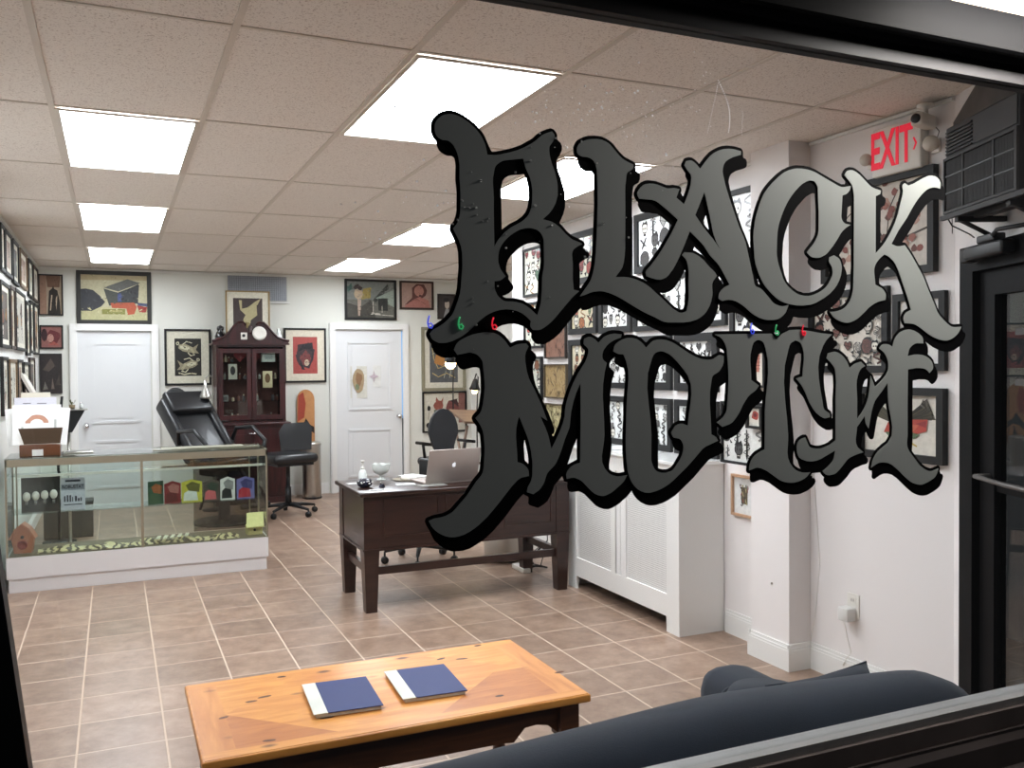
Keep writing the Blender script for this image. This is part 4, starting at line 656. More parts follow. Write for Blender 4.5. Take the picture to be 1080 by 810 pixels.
dove = [('p', (188, 176, 128), [(.2, .95), (.3, .95), (.3, .75), (.5, .78), (.75, .92), (.95, 1.0), (.8, .8), (.82, .6), (.6, .48), (.55, .36), (.38, .28), (.34, .5), (.42, .6), (.24, .72)]), ('p', (60, 50, 46), [(.3, .85), (.36, .8), (.34, .76)]), ('p', (150, 134, 76), [(.4, .44), (.56, .42), (.5, .3), (.4, .28)]), ('p', (110, 84, 70), [(.1, .2), (.4, .3), (.3, .1)])]
picture('gold-framed picture of a pale bird leaning on the wall on top of the tall cabinet', X=1.445, Y=10.86, Z=2.13, w=.50, h=.66, fw=.014, fcol=(168, 138, 84), mw=.07, mcol=(226, 220, 198), bg=(72, 60, 58), art=dove, tilt=.0, detail=50)
rd = [('p', (70, 52, 56), ell(.5, .5, .38, .36, 16, wob=.14, rnd=random.Random(8))), ('p', (132, 62, 62), ell(.52, .42, .22, .2, 12, wob=.2, rnd=random.Random(9))), ('p', (40, 34, 40), [(.2, .6), (.4, .8), (.8, .85), (.85, .5), (.75, .3), (.8, .6), (.5, .68)]), ('p', (214, 190, 160), ell(.56, .3, .1, .09)), ('p', (40, 34, 40), [(.3, .3), (.35, .12), (.5, .1), (.4, .2)])]
picture('black-framed red print with a dark swirl, right of the tall cabinet', **bk(1.887, 2.397, 1.377, 2.04), fw=.022, mw=.085, mcol=(226, 216, 192), bg=(184, 74, 66), art=rd, detail=120)
fr1 = [('p', (120, 124, 118), [(0, .5), (1, .5), (1, 1), (0, 1)]), ('p', (70, 66, 58), [(.0, 0), (.6, 0), (.5, .5), (.3, .3), (0, .4)]), ('p', (160, 140, 66), [(.3, .5), (.34, .8), (.5, .85), (.5, .55)]), ('p', (196, 168, 134), ell(.24, .66, .09, .16)), ('p', (60, 44, 40), [(.12, .8), (.2, .95), (.33, .84), (.3, .75), (.2, .78)]), ('p', (186, 160, 140), [(.22, .5), (.3, .5), (.27, .05), (.23, .05)]),
       ('p', (60, 62, 58), [(.55, .5), (.86, .95), (.9, .85), (.6, .42)]), ('p', (150, 164, 150), [(.6, .55), (1, .8), (1, .3), (.7, .5)]), ('p', (48, 50, 46), [(.66, .55), (.86, .55), (.86, .2), (.66, .2)]), ('p', (196, 190, 176), [(.52, .15), (.7, .12), (.7, .08), (.52, .1)]), ('l', (214, 208, 190), .006, [(.55, .45), (.55, .15)]), ('l', (214, 208, 190), .006, [(.74, .35), (.74, .15)]), ('l', (214, 208, 190), .008, [(.5, .1), (.98, .06)]), ('p', (60, 96, 84), [(0, .85), (.1, .95), (.12, .8), (.02, .7)])]
picture('large black-framed collage portrait above the right white door', **bk(2.637, 3.303, 2.15, 2.66), fw=.03, bg=(104, 102, 92), art=fr1, detail=220)
fr2 = [('p', (100, 56, 50), [(.1, .1), (.35, .4), (.35, .8), (.5, .97), (.75, .95), (.85, .7), (.8, .5), (.7, .4), (.6, .4), (.35, .2)]), ('p', (190, 128, 112), ell(.58, .68, .16, .22)), ('p', (186, 116, 104), [(.1, .05), (.35, .3), (.6, .45), (.9, .3), (.95, .0), (.1, .0)]), ('l', (100, 50, 46), .005, [(.2, .2), (.5, .35), (.8, .15)]), ('p', (70, 30, 30), ell(.62, .5, .05, .025))]
picture('brown-framed pinkish portrait near the ceiling, right of the collage portrait', **bk(3.346, 3.802, 2.291, 2.658), fw=.026, fcol=(58, 38, 30), bg=(176, 142, 128), art=fr2, detail=90)
picture('small dark-framed portrait of a pale face beside the window letter B', **bk(3.856, 4.10, 2.173, 2.502), fw=.02, fcol=(40, 30, 26), bg=(58, 50, 48), art=[('p', (190, 176, 160), ell(.55, .6, .16, .2)), ('p', (150, 150, 150), [(.3, 0), (.45, .4), (.65, .4), (.8, 0)]), ('p', (30, 28, 28), ell(.5, .8, .2, .1))])
gl = [('l', (206, 178, 106), .010, [(.05, .9), (.15, .5), (.3, .3), (.5, .35)]), ('l', (206, 178, 106), .010, [(.1, .2), (.3, .12), (.6, .2), (.9, .1)]), ('l', (190, 190, 170), .008, [(.5, .1), (.6, .3), (.75, .25), (.7, .1)]), ('p', (196, 130, 60), ell(.35, .5, .2, .14, 12, wob=.2, rnd=random.Random(3))), ('l', (196, 190, 160), .007, [(.1, .6), (.4, .75), (.8, .65)])]
picture('silver-gilt framed picture of gold swirls on grey, right of the right door', **bk(3.632, 4.239, 1.24, 2.068), fw=.04, fcol=(140, 134, 108), mw=.07, mcol=(214, 210, 192), bg=(88, 92, 94), art=gl, detail=120)
lo = [('p', (150, 76, 62), ell(.36, .68, .12, .14, 12, wob=.15, rnd=random.Random(4))), ('p', (150, 76, 62), [(.28, .78), (.3, .9), (.36, .8)]), ('p', (150, 76, 62), [(.42, .8), (.47, .9), (.46, .76)]), ('p', (90, 106, 84), [(.24, .56), (.5, .56), (.46, .3), (.24, .3)]), ('p', (128, 66, 62), ell(.7, .6, .16, .24, 14, wob=.12, rnd=random.Random(6))), ('p', (70, 40, 44), [(.62, .8), (.8, .84), (.86, .6), (.76, .7)]), ('p', (140, 90, 80), [(.84, .2), (1, .2), (1, 1), (.84, 1)]), ('p', INK, ell(.1, .15, .05, .07)), ('p', INK, ell(.12, .6, .04, .07)), ('l', INK, .006, [(.1, .3), (.12, .5)])]
picture('black-framed picture of two reddish animal heads below the gilt frame', **bk(3.636, 4.247, .70, 1.232), fw=.022, bg=(206, 200, 182), art=lo, detail=80)
# paper drawings taped to the right back door
def sheet(name, label, x, y, z, w, h, bg, art, rz=0, cat='drawing', curl=.012):
    t = thing(name, label, cat, (x, y, z), rz)
    p = MB(); n = 6
    vs = []; 
    for i in range(n+1):
        for j in range(2):
            u = -w/2+w*i/n; vs.append((u, -.002-curl*(i/n)**3, -h/2+h*j))
    p.add(vs, [(2*i, 2*i+2, 2*i+3, 2*i+1) for i in range(n)], 0)
    p.add([(a, b-.0012, c) for a, b, c in vs], [(2*i, 2*i+1, 2*i+3, 2*i+2) for i in range(n)], 0)
    mats = [colmat(bg)]; lay = -.0045-curl
    lay = -.0048-curl*.9
    for s in art:
        lay -= .0004; mats.append(colmat(s[1])); p.poly([((u-.5)*w, lay, (v-.5)*h) for u, v in s[2]], len(mats)-1)
    p.build('paper', mats, t, fix=False)
    return t
sheet('taped_drawing', 'orange and green oval sketch taped to the right white door', 2.80, YB-.016, 1.37, .21, .40, (216, 214, 200), [('p', (176, 150, 112), ell(.48, .55, .36, .38, 14, wob=.06, rnd=random.Random(1))), ('p', (150, 110, 74), ell(.5, .6, .18, .22, 12, wob=.2, rnd=random.Random(2))), ('p', (120, 130, 96), ell(.4, .35, .12, .1))])
sheet('taped_drawing', 'white paper with a faint purple star sketch taped to the right white door', 3.00, YB-.016, 1.44, .17, .27, (228, 228, 224), [('p', (196, 176, 186), [(.1, .5), (.4, .58), (.45, .8), (.55, .58), (.85, .5), (.55, .42), (.45, .2), (.4, .42)])])

# ---- left wall: rows of frames seen edge-on (rz = 90 deg: faces +X)
r = random.Random(11)
rows = [(2.29, 2.63, [(7.42, 7.68, 0), (7.72, 8.2, 0), (8.28, 8.75, 0), (8.9, 9.55, 1), (9.72, 10.2, 0), (10.3, 10.9, 2)]),
        (1.72, 2.22, [(7.35, 7.95, 0), (8.02, 8.35, 2), (8.42, 9.3, 0), (9.4, 9.75, 0), (9.85, 10.2, 0), (10.3, 10.85, 0)]),
        (1.22, 1.66, [(7.38, 7.75, 0), (7.85, 8.4, 1), (8.5, 8.95, 0), (9.05, 9.6, 0), (9.7, 10.25, 2)])]
names = {0: 'black', 1: 'brown wood', 2: 'dark brown'}
fc = {0: (22, 22, 20), 1: (120, 92, 60), 2: (60, 44, 36)}
rn = ('top', 'middle', 'lower'); on = ('nearest the camera', 'second from the camera', 'third from the camera', 'fourth from the camera', 'fifth from the camera', 'last before the back wall')
for k, (z0, z1, L) in enumerate(rows):
    for q, (y0, y1, c) in enumerate(L):
        zz0 = z0+r.uniform(-.03, .03); zz1 = z1+(0 if k == 0 else r.uniform(-.03, .03))
        picture('%s-framed picture on the left wall, %s row, %s' % (names[c], rn[k], on[q]), XL, (y0+y1)/2, (zz0+zz1)/2, y1-y0, zz1-zz0, PI/2, fw=.025, fcol=fc[c], mw=.04,
                bg=r.choice(((206, 204, 190), (180, 150, 130), (150, 148, 140), (96, 90, 84))), art=flash(k*10+q, (y1-y0)/(zz1-zz0), 1, 2, SEP), group='pictures covering the left wall')

# ---- right wall (rz = -90 deg: faces -X)
def rw(y0, y1, z0, z1, X=XR): return dict(X=X, Y=(y0+y1)/2, Z=(z0+z1)/2, w=y1-y0, h=z1-z0, rz=-PI/2)
RG = 'pictures covering the right wall'
def fl_(label, y0, y1, z0, z1, seed, nx=2, ny=2, cols=BW, bg=(226, 226, 222), fw=.03, X=XR, fcol=(24, 24, 25), mw=0.0, **k):
    art = strokes(seed, cols+[(60, 44, 34)]) if 'canvas' in label else flash(seed, (y1-y0-2*fw)/(z1-z0-2*fw), nx, ny, cols)
    picture(label, **rw(y0, y1, z0, z1, X), fw=fw, fcol=fcol, mw=mw, bg=bg, art=art, group=RG, gloss=True, **k)
fl_('thin black-framed colour flash sheet seen through the lower bowl of the letter B', 6.66, 7.04, 2.15, 2.56, 21, 2, 3, CLR, (224, 224, 206), .02)
fl_('thin black-framed sheet at the wall end, second one down', 6.68, 7.03, 1.71, 2.10, 22, 2, 3, CLR, (216, 216, 200), .02)
fl_('thin black-framed sheet at the wall end, lowest one', 6.69, 7.02, 1.28, 1.64, 23, 1, 3, SEP, (200, 200, 184), .02)
fl_('rust-brown canvas in a thin dark frame beside the letter M', 6.25, 6.63, 1.62, 1.97, 24, 3, 3, [(120, 80, 60), (150, 96, 70), (96, 70, 60)], (150, 104, 82), .012, fcol=(54, 46, 40))
fl_('tan and gold canvas of dense stems, below the rust-brown canvas', 6.24, 6.64, 1.30, 1.575, 25, 4, 3, [(150, 116, 60), (110, 80, 50), (176, 140, 80)], (178, 148, 96), .010, fcol=(90, 76, 56))
fl_('yellow canvas with dark marks, lowest beside the letter M', 6.23, 6.63, .98, 1.255, 26, 4, 2, [(90, 84, 50), (130, 116, 70)], (196, 182, 130), .010, fcol=(90, 76, 56))
fl_('black-framed cream sheet with orange designs under the letter L', 5.76, 6.20, 1.80, 2.14, 27, 2, 2, [(200, 110, 50), (180, 80, 50), (120, 140, 100)], (222, 208, 170), .045)
fl_('black-framed black and white flash sheet under the tail of the letter L', 5.28, 5.72, 1.79, 2.14, 28, 3, 2, BW+[(180, 110, 90)], (232, 232, 230), .045)
fl_('black-framed cream sheet left of the stem between M and O', 5.76, 6.20, 1.40, 1.76, 29, 2, 3, SEP, (222, 212, 180), .045)
fl_('black-framed flash sheet seen between the letters M and O, upper', 5.28, 5.72, 1.40, 1.755, 30, 3, 3, BW, (232, 232, 230), .04)
fl_('black-framed flash sheet seen between the letters M and O, lower', 5.28, 5.72, 1.005, 1.345, 31, 3, 3, BW, (230, 232, 230), .04)
fl_('black-framed flash sheet behind the second stem of M, lower row', 5.76, 6.20, 1.005, 1.345, 32, 3, 3, BW, (230, 232, 230), .04)
fl_('black-framed flash sheet in the counter of the letter O, upper left', 4.80, 5.24, 1.40, 1.755, 33, 3, 3, BW, (232, 232, 230), .05)
fl_('black-framed flash sheet in the counter of the letter O, lower left', 4.80, 5.24, 1.005, 1.345, 34, 3, 4, BW, (230, 232, 230), .04)
fl_('black-framed flash sheet in the counter of the letter O, upper right', 4.32, 4.76, 1.40, 1.755, 35, 3, 3, BW, (232, 232, 230), .05)
fl_('black-framed flash sheet in the counter of the letter O, lower right', 4.32, 4.76, 1.005, 1.345, 36, 3, 4, BW, (230, 232, 230), .04)
fl_('black-framed wide flash sheet above the shoulder of the letter O', 4.24, 5.24, 1.79, 1.98 if False else 2.14, 37, 6, 2, BW, (234, 234, 232), .035)
fl_('large black-framed black and white flash sheet beside the stem of the letter L', 4.76, 5.23, 2.18, 2.575, 38, 2, 2, BW, (230, 232, 232), .045)
fl_('large black-framed black and white sheet behind the letter A', 4.26, 4.72, 2.18, 2.575, 39, 2, 2, BW, (224, 224, 224), .045)
fl_('black-framed cream sheet near the ceiling right of the letter B, upper row', 5.76, 6.20, 2.18, 2.575, 40, 2, 2, CLR, (222, 216, 190), .045)
fl_('black-framed flash sheet near the ceiling behind the stem of the letter L', 5.28, 5.72, 2.18, 2.575, 41, 2, 2, BW, (226, 226, 222), .045)
fl_('thin-framed sheet near the ceiling above the rust-brown canvas', 6.25, 6.62, 2.18, 2.56, 43, 2, 2, CLR, (222, 216, 200), .025)
fl_('thin-framed sheet directly above the rust-brown canvas', 6.25, 6.62, 2.00, 2.15, 44, 3, 1, CLR, (222, 216, 200), .02)
fl_('wide black-framed white sheet with faint grey drawing, between the letters A and C', 3.885, 4.23, 2.10, 2.555, 42, 2, 2, [(190, 190, 188), (170, 170, 168)], (234, 234, 234), .03)
fl_('black-framed busy white flash sheet overlapping the letter T, above the small wood frame', 3.73, 4.09, 1.02, 1.36, 45, 3, 2, BW, (226, 226, 222), .014, X=3.112, mw=.0)
fl_('black-framed black and white flash sheet between the words, left of the wall pier', 3.885, 4.20, 1.40, 2.02, 46, 2, 4, BW, (232, 232, 230), .035)
picture('small black-framed picture of a red rose, on the pier behind the letter T', **rw(3.72, 3.845, 1.225, 1.345, 3.09), fw=.014, bg=(222, 214, 200), group=RG, art=[('p', (176, 62, 54), ell(.5, .6, .3, .26, 12, wob=.15, rnd=random.Random(3))), ('p', (110, 36, 36), ell(.5, .62, .14, .12))])
picture('small picture of a reddish striped figure on the pier behind the letter T', **rw(3.72, 3.85, 1.44, 1.64, 3.112), fw=.014, bg=(224, 214, 200), group=RG, art=[('p', (190, 110, 90), [(.3, .4), (.6, .4), (.66, .95), (.3, .9)])]+[('l', (110, 50, 46), .003, [(.3, .5+.1*q), (.66, .5+.1*q)]) for q in range(4)])
pk = [('p', (96, 84, 60), [(.1, .1), (.9, .1), (.9, .9), (.1, .9)])]
rr = random.Random(77)
for q in range(26): pk.append(('p', rr.choice(((170, 158, 110), (60, 54, 50), (150, 60, 50), (120, 130, 120), (40, 36, 40))), ell(rr.random(), rr.random(), .12, .05, 7, rot=rr.random()*3)))
picture('small blond-wood frame with a narrow print, low on the wall beside the radiator cover', **rw(3.87, 4.19, .70, .935), fw=.014, fcol=(198, 152, 116), mw=.0, bg=(228, 228, 226), group=RG, gloss=True,
        art=[('p', c, [(.19+.24*u, .22+.58*v) for u, v in p]) for _, c, p in pk])
# near right
ch = [('l', (74, 64, 54), .010, [(.98, .42), (.7, .32), (.55, .4), (.42, .7), (.3, .9)]), ('l', (74, 64, 54), .007, [(.6, .38), (.62, .7), (.7, .9)]), ('l', (74, 64, 54), .006, [(.45, .62), (.6, .8)]), ('l', (74, 64, 54), .006, [(.1, .5), (.2, .7), (.3, .8)])]
rr = random.Random(15)
for q in range(90):
    u, v = rr.choice(((.58, .26), (.34, .6), (.12, .3), (.5, .86), (.8, .2), (.66, .75), (.86, .55)))
    u += rr.gauss(0, .06); v += rr.gauss(0, .09); ch.append(('p', rr.choice(((168, 100, 84), (146, 76, 64), (196, 150, 130), (110, 60, 50))), ell(u, v, .03, .045, 8, wob=.2, rnd=rr)))
picture('large black-framed picture of red blossom branches below the exit sign', **rw(2.79, 3.46, 1.96, 2.42), fw=.032, bg=(214, 202, 188), art=ch, group=RG, depth=.035)
fl_('black-framed sheet crowded with ink faces, between the letters C and H', 3.05, 3.56, 1.52, 1.92, 51, 6, 4, [(196, 188, 176), (120, 70, 60), (160, 150, 140)], (216, 206, 192), .034)
picture('black-framed small drawing on white behind the foot of the letter K', **rw(2.74, 3.02, 1.53, 1.875), fw=.032, bg=(224, 222, 218), group=RG, art=[('p', (70, 60, 56), [(.3, .2), (.4, .5), (.35, .7), (.5, .5), (.46, .2)]), ('p', (160, 120, 110), ell(.5, .4, .1, .1))])
eg = []
rr = random.Random(6)
for q in range(34):
    a = q/33; eg.append(('l', rr.choice(((58, 54, 44), (84, 78, 56), (40, 38, 34))), .0045, [(.62-.12*a, .54), (.74+.1*math.sin(a*3), .60+.22*a), (.90-.10*a+.05*(q % 2), .60+.34*a)]))
    eg.append(('l', rr.choice(((58, 54, 44), (84, 78, 56))), .0045, [(.42+.1*a, .5), (.2+.05*a, .6+.2*a), (.14+.1*a, .66+.22*a)]))
eg += [('p', (190, 66, 52), [(.28, .34), (.34, .52), (.56, .58), (.86, .60), (.84, .40), (.7, .34), (.5, .28)]), ('p', (206, 100, 70), [(.5, .36), (.6, .5), (.75, .5), (.66, .36)]), ('p', (150, 44, 44), [(.7, .52), (.84, .58), (.84, .46)]), ('p', (92, 118, 84), [(.5, .32), (.62, .38), (.76, .34), (.68, .26)]), ('l', (204, 176, 80), .008, [(.55, .32), (.5, .2), (.58, .12)]), ('l', (204, 176, 80), .008, [(.6, .32), (.62, .2), (.72, .14)]), ('l', (204, 176, 80), .008, [(.52, .34), (.4, .26), (.34, .16)]), ('p', (92, 118, 84), [(.3, .34), (.42, .36), (.36, .26)])]
picture('black-framed eagle with red body and spread dark wings, lowest near the entry door', **rw(2.74, 3.23, 1.125, 1.455), fw=.034, bg=(222, 214, 200), mw=.0, art=eg, group=RG, depth=.035)
# ================================================================== RIGHT WALL FITTINGS
def text_mesh(txt, size, depth, m, parent, M, name='lettering', align='CENTER', bold=0.0, sx=1.0):
    cu = bpy.data.curves.new(name, 'FONT'); cu.body = txt; cu.size = size; cu.extrude = depth; cu.align_x = align; cu.align_y = 'CENTER'; cu.offset = bold
    tmp = bpy.data.objects.new(name, cu); C.objects.link(tmp); bpy.context.view_layer.update()
    me = bpy.data.meshes.new_from_object(tmp.evaluated_get(bpy.context.evaluated_depsgraph_get()))
    bpy.data.objects.remove(tmp); bpy.data.curves.remove(cu)
    me.transform(M @ Matrix.Diagonal((sx, 1, 1, 1)))
    me.materials.clear(); me.materials.append(m)
    o = bpy.data.objects.new(name, me); C.objects.link(o); o.parent = parent
    return o
UP = Matrix.Rotation(PI/2, 4, 'X')
# exit sign
t = thing('exit_sign', 'white exit sign with red EXIT letters and arrow, high on the right wall', 'exit sign', (XR, 2.975, 2.42), -PI/2)
PLW = mat('white_plastic', (226, 222, 214), .45, var=.03)
MB().box((-.135, -.055, -.005), (.135, -.0005, .215), bev=.008).build('housing', PLW, t)
REDL = mat('lit_red_letters', (215, 30, 50), .5, emit=(225, 30, 60), estr=.55)
text_mesh('EXIT', .232, .0012, REDL, t, TR(-.024, -.0565, .104) @ UP, bold=.005, sx=.50)
am = MB()
am.prism([(.098, .128), (.104, .131), (.119, .103), (.104, .075), (.098, .078), (.111, .103)], 'y', -.058, -.0555); am.build('arrow', REDL, t)
def emlamp(lbl, y, z, big):
    t = thing('emergency_lamp', lbl, 'emergency lamp', (XR, y, z), -PI/2)
    MB().lathe([(.016, 0), (.018, .02), (.03*big, .055), (.036*big, .07), (.034*big, .078), (.0001, .08)], (0, 0, 0), 20, 0, Matrix.Rotation(PI/2, 4, 'X') @ Matrix.Rotation(.35, 4, 'Y')).build('lamp_head', mat('beige_plastic', (196, 186, 172), .4, var=.04), t)
    MB().box((-.02, -.012, -.03), (.02, -.0005, .03)).build('bracket', PLW, t)
emlamp('small beige emergency lamp head to the left of the exit sign', 3.16, 2.505, .8)
emlamp('round beige emergency lamp head to the right of the exit sign', 2.80, 2.50, .95)
# security camera
t = thing('security_camera', 'small white security camera with hanging wires in the ceiling corner', 'camera', (3.19, 2.80, ZC-.02), PI*.08)
MB().lathe([(.035, 0), (.035, -.012), (.012, -.018), (.012, -.04)], (0, 0, 0), 18).build('mount', PLW, t)
MB().box((-.08, -.026, -.10), (.05, .026, -.045), bev=.01).build('body', PLW, t)
MB().lathe([(.02, 0), (.02, .006), (.0001, .007)], (0, 0, 0), 18, 0, TR(-.08, 0, -.072) @ Matrix.Rotation(-PI/2, 4, 'Y')).build('lens', BLKPL, t)
MB().tube([(.04, 0, -.06), (.06, -.03, -.11), (.02, -.05, -.12), (.05, -.02, -.16), (.065, .02, -.13)], .0018, 6).build('wire', BLKPL, t)

# air conditioner on the slanted entry wall: local x along the wall towards the street, local -y into the shop
ang = math.atan2(DY, DX)                    # direction of +x
t = thing('air_conditioner', 'dark louvred air conditioner mounted over the entry door on a bracket', 'air conditioner', SP(.295, 0, 2.13), ang)
# inward normal n=(-.917,.398) equals local -y or +y ? rotate (0,-1): (sin, -cos)
DG = mat('dark_grey_plastic', (42, 39, 38), .6, var=.12, vscale=14); DG2 = mat('darker_grille_plastic', (26, 24, 24), .6, var=.1)
sgn = -1.0 if (math.sin(ang)*-.917 + -math.cos(ang)*.398) > 0 else 1.0
def A(x0, x1, y0, y1, z0, z1, mb, **k): return mb.box((x0, sgn*y0, z0), (x1, sgn*y1, z1), **k)
b = MB(); A(0, .50, .003, .185, .005, .345, b, bev=.006); b.build('body', DG2, t)
b = MB()
for q in range(7): A(.012, .20, .185, .193, .238+q*.0135, .244+q*.0135, b)
A(.21, .49, .185, .189, .236, .335, b)
b.build('air_vent', DG, t)
b = MB(); A(0, .50, .185, .196, .012, .022, b); A(0, .50, .185, .196, .216, .226, b); A(0, .010, .185, .196, .022, .216, b); A(.488, .50, .185, .196, .022, .216, b)
for x in (.135, .345): A(x, x+.012, .185, .194, .022, .216, b)
for (xa, xb) in ((.016, .130), (.152, .340), (.362, .484)):
    n = int((xb-xa)/.0085)
    for q in range(n): A(xa+q*(xb-xa)/n, xa+q*(xb-xa)/n+.0045, .185, .191, .026, .212, b)
b.build('front_grille', DG, t)
b = MB()
for (xa, xb) in ((.012, .134), (.148, .344), (.358, .487)):
    for z in (.087, .152): A(xa, xb, .190, .1935, z, z+.005, b)
b.build('grille_divider', BLKPL, t)
b = MB(); A(-.005, .56, .10, .13, -.018, .003, b); A(-.005, .56, .19, .205, -.012, .006, b); A(.08, .105, .003, .19, -.03, -.01, b); A(.43, .455, .003, .19, -.03, -.01, b)
b.tube([(.09, sgn*.18, -.02), (.09, sgn*.02, -.10)], .009, 8); b.tube([(.44, sgn*.18, -.02), (.44, sgn*.02, -.10)], .009, 8)
b.build('support_bracket', DG, t)
MB().tube([(.02, sgn*.19, .0), (.0, sgn*.16, -.03), (-.06, sgn*.06, -.055), (-.12, sgn*.01, -.06)], .003, 6).build('cable', BLKPL, t)
MB().tube([(.06, sgn*.19, .0), (.062, sgn*.19, -.07)], .0018, 6).build('cord', DG, t)
# door closer
t = thing('door_closer', 'black hydraulic door closer on top of the entry door', 'door closer', SP(.22, .01, 1.965), ang)
b = MB(); A(.03, .30, .025, .085, .0, .055, b, bev=.012); b.build('body', BLKPL, t)
b = MB(); A(.12, .24, .03, .08, .055, .085, b, bev=.006); b.build('cover', BLKPL, t)
b = MB(); b.tube([(.18, sgn*.055, .075), (.34, sgn*.12, .08), (.50, sgn*.04, .085)], .008, 8); b.build('arm', BLKPL, t)
b = MB(); A(.0, .05, .03, .08, -.004, .05, b, bev=.006); b.build('end_cap', DG, t)

# radiator cover: long white box with pierced panels
t = thing('radiator_cover', 'white radiator cover with two pierced panels standing against the right wall', 'radiator cover', (2.94, 4.28, 0))
WD, HT = .315, .985   # depth (x), height ; length along y
LN = 1.37
b = MB(); b.box((0, 0, .0), (WD, .02, HT)); b.box((0, LN-.02, 0), (WD, LN, HT)); b.build('side_panel', WHITE, t)
b = MB(); b.box((-.018, -.018, HT), (WD, LN+.018, HT+.018)); b.build('top_board', mat('gloss_white_top', (236, 236, 234), .18, var=.02, coat=.4), t)
b = MB()
def FR(y0, y1, z0, z1, x0=0.0, x1=.018): b.box((x0, y0, z0), (x1, y1, z1))
FR(.02, .13, 0, HT); FR(LN-.12, LN-.02, 0, HT); FR(.13, LN-.12, .09, .22); FR(.13, LN-.12, HT-.10, HT); FR(.585, .645, .22, HT-.10); FR(.715, .775, .22, HT-.10)
b.build('front_frame', WHITE, t)
b = MB(); FR(.657, .703, .22, HT-.10, .004, .014); b.build('centre_rib', WHITE, t)
# pierced sheets: real holes through a thin sheet
def pierced(y0, y1, z0, z1, p=.0125):
    m = MB(); ny, nz = int((y1-y0)/p), int((z1-z0)/p); py, pz = (y1-y0)/ny, (z1-z0)/nz
    idx = {}
    def V(a, c):
        k = (round(a, 5), round(c, 5))
        if k not in idx: idx[k] = len(m.v); m.v.append((.010, a, c))
        return idx[k]
    for i in range(ny):
        for j in range(nz):
            a0, c0 = y0+i*py, z0+j*pz; ho = .30
            o = [V(a0, c0), V(a0+py, c0), V(a0+py, c0+pz), V(a0, c0+pz)]
            h = [V(a0+py*.5, c0+pz*(.5-ho)), V(a0+py*(.5+ho), c0+pz*.5), V(a0+py*.5, c0+pz*(.5+ho)), V(a0+py*(.5-ho), c0+pz*.5)]
            for q in ([o[0], o[1], h[1], h[0]], [o[1], o[2], h[2], h[1]], [o[2], o[3], h[3], h[2]], [o[3], o[0], h[0], h[3]]):
                m.f.append(q); m.mi.append(0); m.sm.append(False)
    return m
pierced(.13, .585, .22, HT-.10).build('pierced_panel', WHITE, t)
pierced(.775, LN-.12, .22, HT-.10).build('pierced_panel', WHITE, t)
MB().box((.06, .06, .12), (.20, LN-.06, .86)).build('radiator', mat('grey_radiator', (150, 150, 148), .5, var=.1), t)  # even mid-grey radiator behind the pierced panels
b = MB(); b.box((0, .0, .0), (.0001, .0001, .0001))
# papers lying on the cover
pp = [(4.95, 3.07, .3, 'white folded paper lying on top of the radiator cover, nearer the window', (230, 230, 228)), (5.25, 3.10, -.2, 'grey printed sheet lying on top of the radiator cover, farther back', (170, 172, 172))]
for y, x, rz, lb, c in pp:
    tt = thing('paper_sheet', lb, 'paper', (x, y, HT+.0185), rz)
    MB().prism([(-.10, -.14), (.10, -.14), (.10, .14), (-.10, .14)], 'z', 0, .002).build('sheet', colmat(c), tt)
    MB().prism([(-.10, -.14), (.10, -.14), (.085, .13), (-.10, .12)], 'z', .0022, .004).build('fold', colmat((214, 214, 212)), tt)

# wall outlet with plug-in adapter
t = thing('wall_outlet', 'white wall outlet plate low on the right wall near the sofa', 'outlet', (XR, 3.275, .33), -PI/2)
MB().box((-.038, -.006, 0), (.038, -.0005, .12), bev=.002).build('plate', PLW, t)
b = MB(); b.box((-.017, -.009, .07), (.017, -.006, .105)); b.build('receptacle', PLW, t)
b = MB(); b.box((-.008, -.0095, .082), (-.005, -.009, .096)); b.box((.005, -.0095, .082), (.008, -.009, .096)); b.build('slot', BLKPL, t)
t = thing('plug_adapter', 'white square power adapter plugged into the wall outlet, its cord hanging down', 'adapter', (XR, 3.285, .325), -PI/2)
MB().box((-.032, -.065, -.005), (.032, -.0065, .06), bev=.006).build('adapter_body', mat('white_adapter', (214, 212, 208), .4, var=.02), t)
MB().tube([(0, -.05, -.004), (.006, -.04, -.08), (.012, -.018, -.16), (-.02, -.02, -.20), (-.04, -.02, -.24)], .0022, 6).build('cord', PLW, t)
wc = MB(); wc.tube([(XR-.003, 3.545, 1.45), (XR-.004, 3.55, 1.1), (XR-.003, 3.52, .75), (XR-.005, 3.50, .55), (XR-.004, 3.53, .30), (XR-.02, 3.545, .15)], .0018, 6)
tag(wc.build('white_wire', PLW), 'thin white wire running down the wall corner beside the wall pier', 'wire')
hk = MB(); hk.lathe([(.006, 0), (.006, .006), (.0001, .010)], (0, 0, 0), 10, 0, TR(3.12, 3.70, .42) @ Matrix.Rotation(-PI/2, 4, 'Y')); tag(hk.build('wall_screw', STEEL), 'small metal screw head in the lower wall pier', 'screw')
